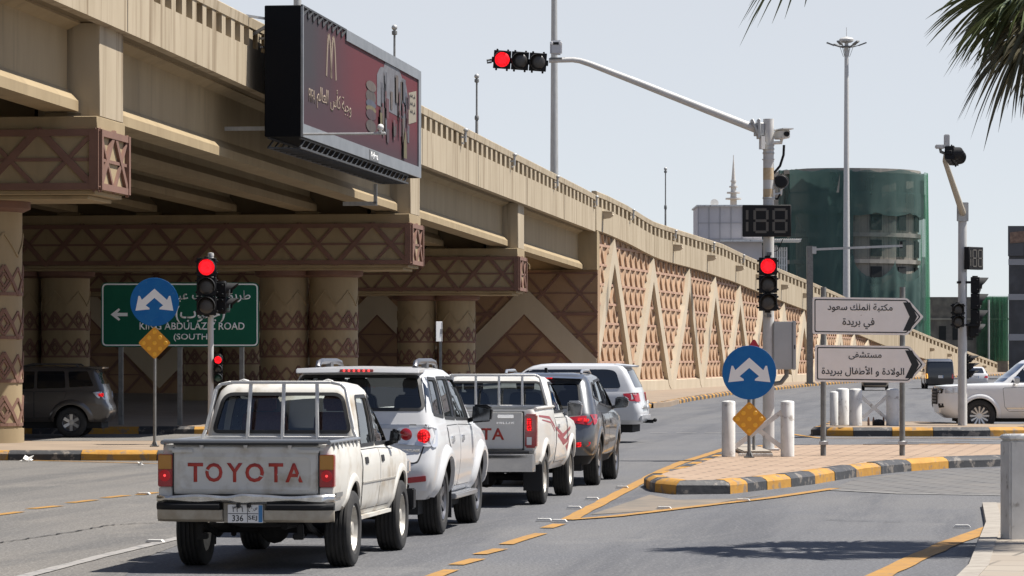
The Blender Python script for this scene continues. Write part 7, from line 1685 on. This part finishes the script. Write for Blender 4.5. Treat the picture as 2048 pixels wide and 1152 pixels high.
# 6: dark SUV in the shade under the flyover, heading left
a6 = R(90); sp = dict(fort); sp.update(paint=M_bronze, rim=M_alloy, style='six', opaque=True, handlem=M_bronze, lipm=M_bronze, lip=.05, mirm=M_bronze)
sp['win'] = [(s, p, n) for s, p, n in fort['win']]
T6, b6, g6 = wagon("suv", "dark bronze SUV in the shade under the flyover, behind the left column", "SUV", ((221 - 1024) * 86.0 / F, 86.9, 0), a6, sp)
for sd, s in (('R', 1), ('L', -1)):
    tl_ = pane(b6, 'B', rpoly([(s * .60, 1.0), (s * .86, .96), (s * .88, 1.17), (s * .62, 1.165)][::s], .03, 3), .003, "tail_light", M_clearlens, T6, thick=.02)
    sl = pane(b6, sd, rpoly([(.14, .97), (.32, 1.0), (.46, 1.15), (.14, 1.18)], .03, 3), .003, "side_lens", M_clearlens, tl_, thick=.016); pane(b6, sd, rpoly([(.18, 1.03), (.30, 1.05), (.34, 1.12), (.18, 1.13)], .02, 3), .02, "red_lens", M_tailon, sl, thick=.004)
    b = MB(); x = s * .56; b.tube([(x, .85, 1.79), (x, .92, 1.85), (x, 2.0, 1.86), (x, 2.3, 1.79)], .025, 8); b.build("roof_rail", M_bronze, T6)
b = MB(); b.loft([[(x, .20 + .1 * x * x, 1.74), (x, .18 + .1 * x * x, 1.785), (x, .62, 1.81 - .05 * x * x), (x, .6, 1.74)] for x in [-.66 + .12 * i for i in range(12)]]); b.build("spoiler", M_bronze, T6)

# 7: white SUV at the right edge, facing left
a7 = R(90); sp = lc_spec(M_white2, .42); sp['win'] = [w for w in sp['win'] if w[2] != "window_band"] + both(rpoly([(.62, 1.30), (1.18, 1.28), (1.2, 1.74), (.86, 1.745)], .06, 3), "quarter_window") + both(rpoly([(1.28, 1.28), (2.10, 1.26), (2.10, 1.745), (1.30, 1.745)], .05, 3), "window") + both(rpoly([(2.16, 1.26), (3.36, 1.24), (3.0, 1.56), (2.74, 1.74), (2.16, 1.745)], .05, 3), "window")
sp['mirm'] = M_chrome; sp['cf'] = .05
LB7 = [(.36, .12, 4.70, .84, .2, .35), (.50, .03, 4.90, .94, .2, .4), (.70, .0, 4.95, .975, .2, .30), (.92, .03, 4.95, .985, .18, .26), (1.08, .08, 4.94, .985, .16, .24), (1.185, .10, 4.90, .98, .15, .22), (1.215, .11, 4.6, .97, .14, .28), (1.245, .11, 4.0, .96, .14, .26), (1.27, .12, 3.36, .94, .13, .22)]
LC7 = [(1.24, .115, 3.42, .943, .14, .24), (1.40, .18, 3.24, .905, .15, .2), (1.58, .28, 3.0, .855, .15, .2), (1.75, .36, 2.80, .80, .15, .2), (1.85, .44, 2.66, .74, .15, .18), (1.89, .56, 2.5, .64, .14, .16), (1.91, .85, 2.3, .48, .1, .14)]
sp.update(body=LB7, cab=LC7, mirror=(3.0, 1.27), paint=mat("bright_white_paint", (.70, .70, .70), .3, col2=(.67, .668, .665), nscale=2, coat=.5)); sp['win'] = [('F', rpoly([(-.80, 1.31), (.80, 1.31), (.66, 1.78), (-.66, 1.78)], .08, 4), "windshield")] + both(rpoly([(.62, 1.34), (1.18, 1.32), (1.2, 1.77), (.86, 1.77)], .06, 3), "quarter_window") + both(rpoly([(1.28, 1.32), (2.05, 1.31), (2.05, 1.775), (1.30, 1.775)], .05, 3), "window") + both(rpoly([(2.11, 1.31), (3.10, 1.29), (2.85, 1.56), (2.64, 1.77), (2.11, 1.775)], .05, 3), "window")
T7, b7, g7 = wagon("suv", "white SUV with chrome mirror entering at the right edge, facing left", "SUV", ((1879 - 1024) * 92.6 / F + 5.2, 93.7, 0), a7, sp)
T7.scale = (1.05, 1.05, 1.05)
for sd, s in (('R', 1), ('L', -1)):
    hl = pane(b7, 'F', rpoly([(s * .52, 1.03), (s * .88, 1.0), (s * .90, 1.12), (s * .55, 1.15)][::s], .02, 3), .004, "headlight", M_privacy, T7, thick=.02)
    pane(b7, sd, rpoly([(4.46, 1.02), (4.80, 1.0), (4.80, 1.12), (4.36, 1.15)], .02, 3), .004, "side_lens", M_clearlens, hl, thick=.016); pane(b7, 'F', rpoly([(s * .56, 1.05), (s * .84, 1.02), (s * .85, 1.08), (s * .58, 1.11)][::s], .015, 3), .025, "lens", M_clearlens, hl, thick=.004)
    pane(b7, 'F', rpoly([(s * .66, .62), (s * .86, .64), (s * .88, .74), (s * .68, .74)][::s], .02, 2), .004, "air_vent", M_matteblack, T7, thick=.012)
    pane(b7, sd, [(1.6, .60), (3.2, .60), (3.2, .64), (1.6, .64)], .004, "chrome_trim", M_chrome, T7, thick=.02)
gr = pane(b7, 'F', rpoly([(-.50, .72), (.50, .72), (.52, 1.12), (-.52, 1.12)], .04, 3), .004, "grille", M_matteblack, T7, thick=.02)
for z in (.78, .86, .94, 1.02): pane(b7, 'F', [(-.48, z), (.48, z), (.48, z + .03), (-.48, z + .03)], .026, "grille_bar", M_alloydark, gr, thick=.01)

# 8: dark van, 9: white saloon, 10: beige hatchback, all far off on the road to the right
VB = [(.30, .10, 4.9, .86, .12, .3), (.45, .03, 4.98, .93, .12, .3), (.70, .0, 5.0, .945, .12, .3), (.95, .02, 4.9, .945, .12, .3), (1.05, .03, 4.6, .94, .12, .3)]
VC = [(1.02, .03, 4.66, .942, .12, .3), (1.4, .07, 4.3, .925, .12, .3), (1.75, .12, 3.95, .88, .12, .3), (1.92, .18, 3.7, .82, .14, .26), (1.98, .34, 3.5, .66, .12, .2)]
van = dict(body=VB, cab=VC, ra=1.1, fa=4.2, wr=.34, paint=M_blackp, rim=M_alloydark, style='ten', rr=.2, ww=.2, lip=.012, opaque=True, mirror=(4.2, 1.15), bow=.02,
    win=[('B', rpoly([(-.76, 1.15), (.76, 1.15), (.70, 1.70), (-.70, 1.70)], .1, 4), "rear_window")] + both(rpoly([(.4, 1.2), (3.9, 1.2), (3.6, 1.72), (.45, 1.72)], .08, 3), "window_band"))
T8, b8, g8 = wagon("van", "black van driving away beside the ramp, behind the lower direction sign", "van", ((1880 - 1024) * 224 / F, 224, 0), R(-3), van)
pane(g8, 'B', rpoly([(-.80, 1.80), (.80, 1.80), (.7, 1.93), (-.7, 1.93)], .03, 3), .003, "roof_edge", M_silverp, T8, thick=.05)
for s in (1, -1): pane(b8, 'B', rpoly([(s * .78, .70), (s * .92, .70), (s * .92, 1.0), (s * .80, 1.0)][::s], .03, 3), .003, "tail_light", M_tailred if s > 0 else mat("lit_amber_lamp", (.5, .2, .03), .3, emit=(1, .45, .08), estr=1.2), T8, thick=.02)
plate(T8, .05, -.02, .80, write=False)
CB = [(.26, .1, 4.35, .74, .2, .35), (.40, .02, 4.45, .83, .22, .4), (.60, .0, 4.50, .855, .22, .42), (.75, .04, 4.42, .855, .2, .4), (.86, .06, 4.1, .85, .2, .36), (.93, .10, 3.5, .83, .18, .26), (.98, .4, 3.1, .79, .16, .2)]
CC = [(.92, .50, 3.25, .80, .2, .24), (1.10, .80, 2.85, .75, .2, .2), (1.28, 1.08, 2.45, .68, .18, .2), (1.38, 1.26, 2.2, .62, .16, .18), (1.42, 1.5, 2.0, .48, .12, .14)]
sed = dict(body=CB, cab=CC, ra=.92, fa=3.55, wr=.31, paint=M_white, rim=M_alloy, style='five', rr=.2, ww=.2, lip=.012, opaque=True, mirror=(2.8, .98), mirm=M_white, mw=.18, mh=.14, bow=.04, cr=.08, gcr=.1,
    win=[('B', rpoly([(-.60, .98), (.60, .98), (.52, 1.34), (-.52, 1.34)], .06, 4), "rear_window")] + both(rpoly([(.95, 1.02), (1.78, 1.0), (1.78, 1.33), (1.35, 1.33)], .05, 3), "window") + both(rpoly([(1.84, 1.0), (2.75, .98), (2.3, 1.3), (1.84, 1.33)], .05, 3), "window"))
T9, b9, g9 = wagon("saloon_car", "small white saloon car far away behind the right signal mast", "car", ((1953 - 1024) * 236 / F, 236, 0), R(-2), sed)
for s in (1, -1): pane(b9, 'B', rpoly([(s * .52, .68), (s * .80, .64), (s * .80, .82), (s * .60, .80)][::s], .03, 3), .003, "tail_light", M_tailred, T9, thick=.02)
plate(T9, 0, -.005, .72, write=False)
sd2 = dict(sed); sd2.update(paint=mat("champagne_beige_paint", (.30, .255, .20), .35, .4, coat=.5), mirm=M_black)
T10, b10, g10 = wagon("saloon_car", "beige car far away, mostly hidden behind the lower direction sign", "car", ((1750 - 1024) * 212 / F, 212, 0), R(-6), sd2)
for s in (1, -1): pane(b10, 'B', rpoly([(s * .52, .68), (s * .80, .64), (s * .80, .82), (s * .60, .80)][::s], .03, 3), .003, "tail_light", M_tailred, T10, thick=.02)
pane(b10, 'B', rpoly([(-.7, .34), (.7, .34), (.72, .48), (-.72, .48)], .04, 2), .004, "bumper_trim", M_plastic, T10, thick=.01)
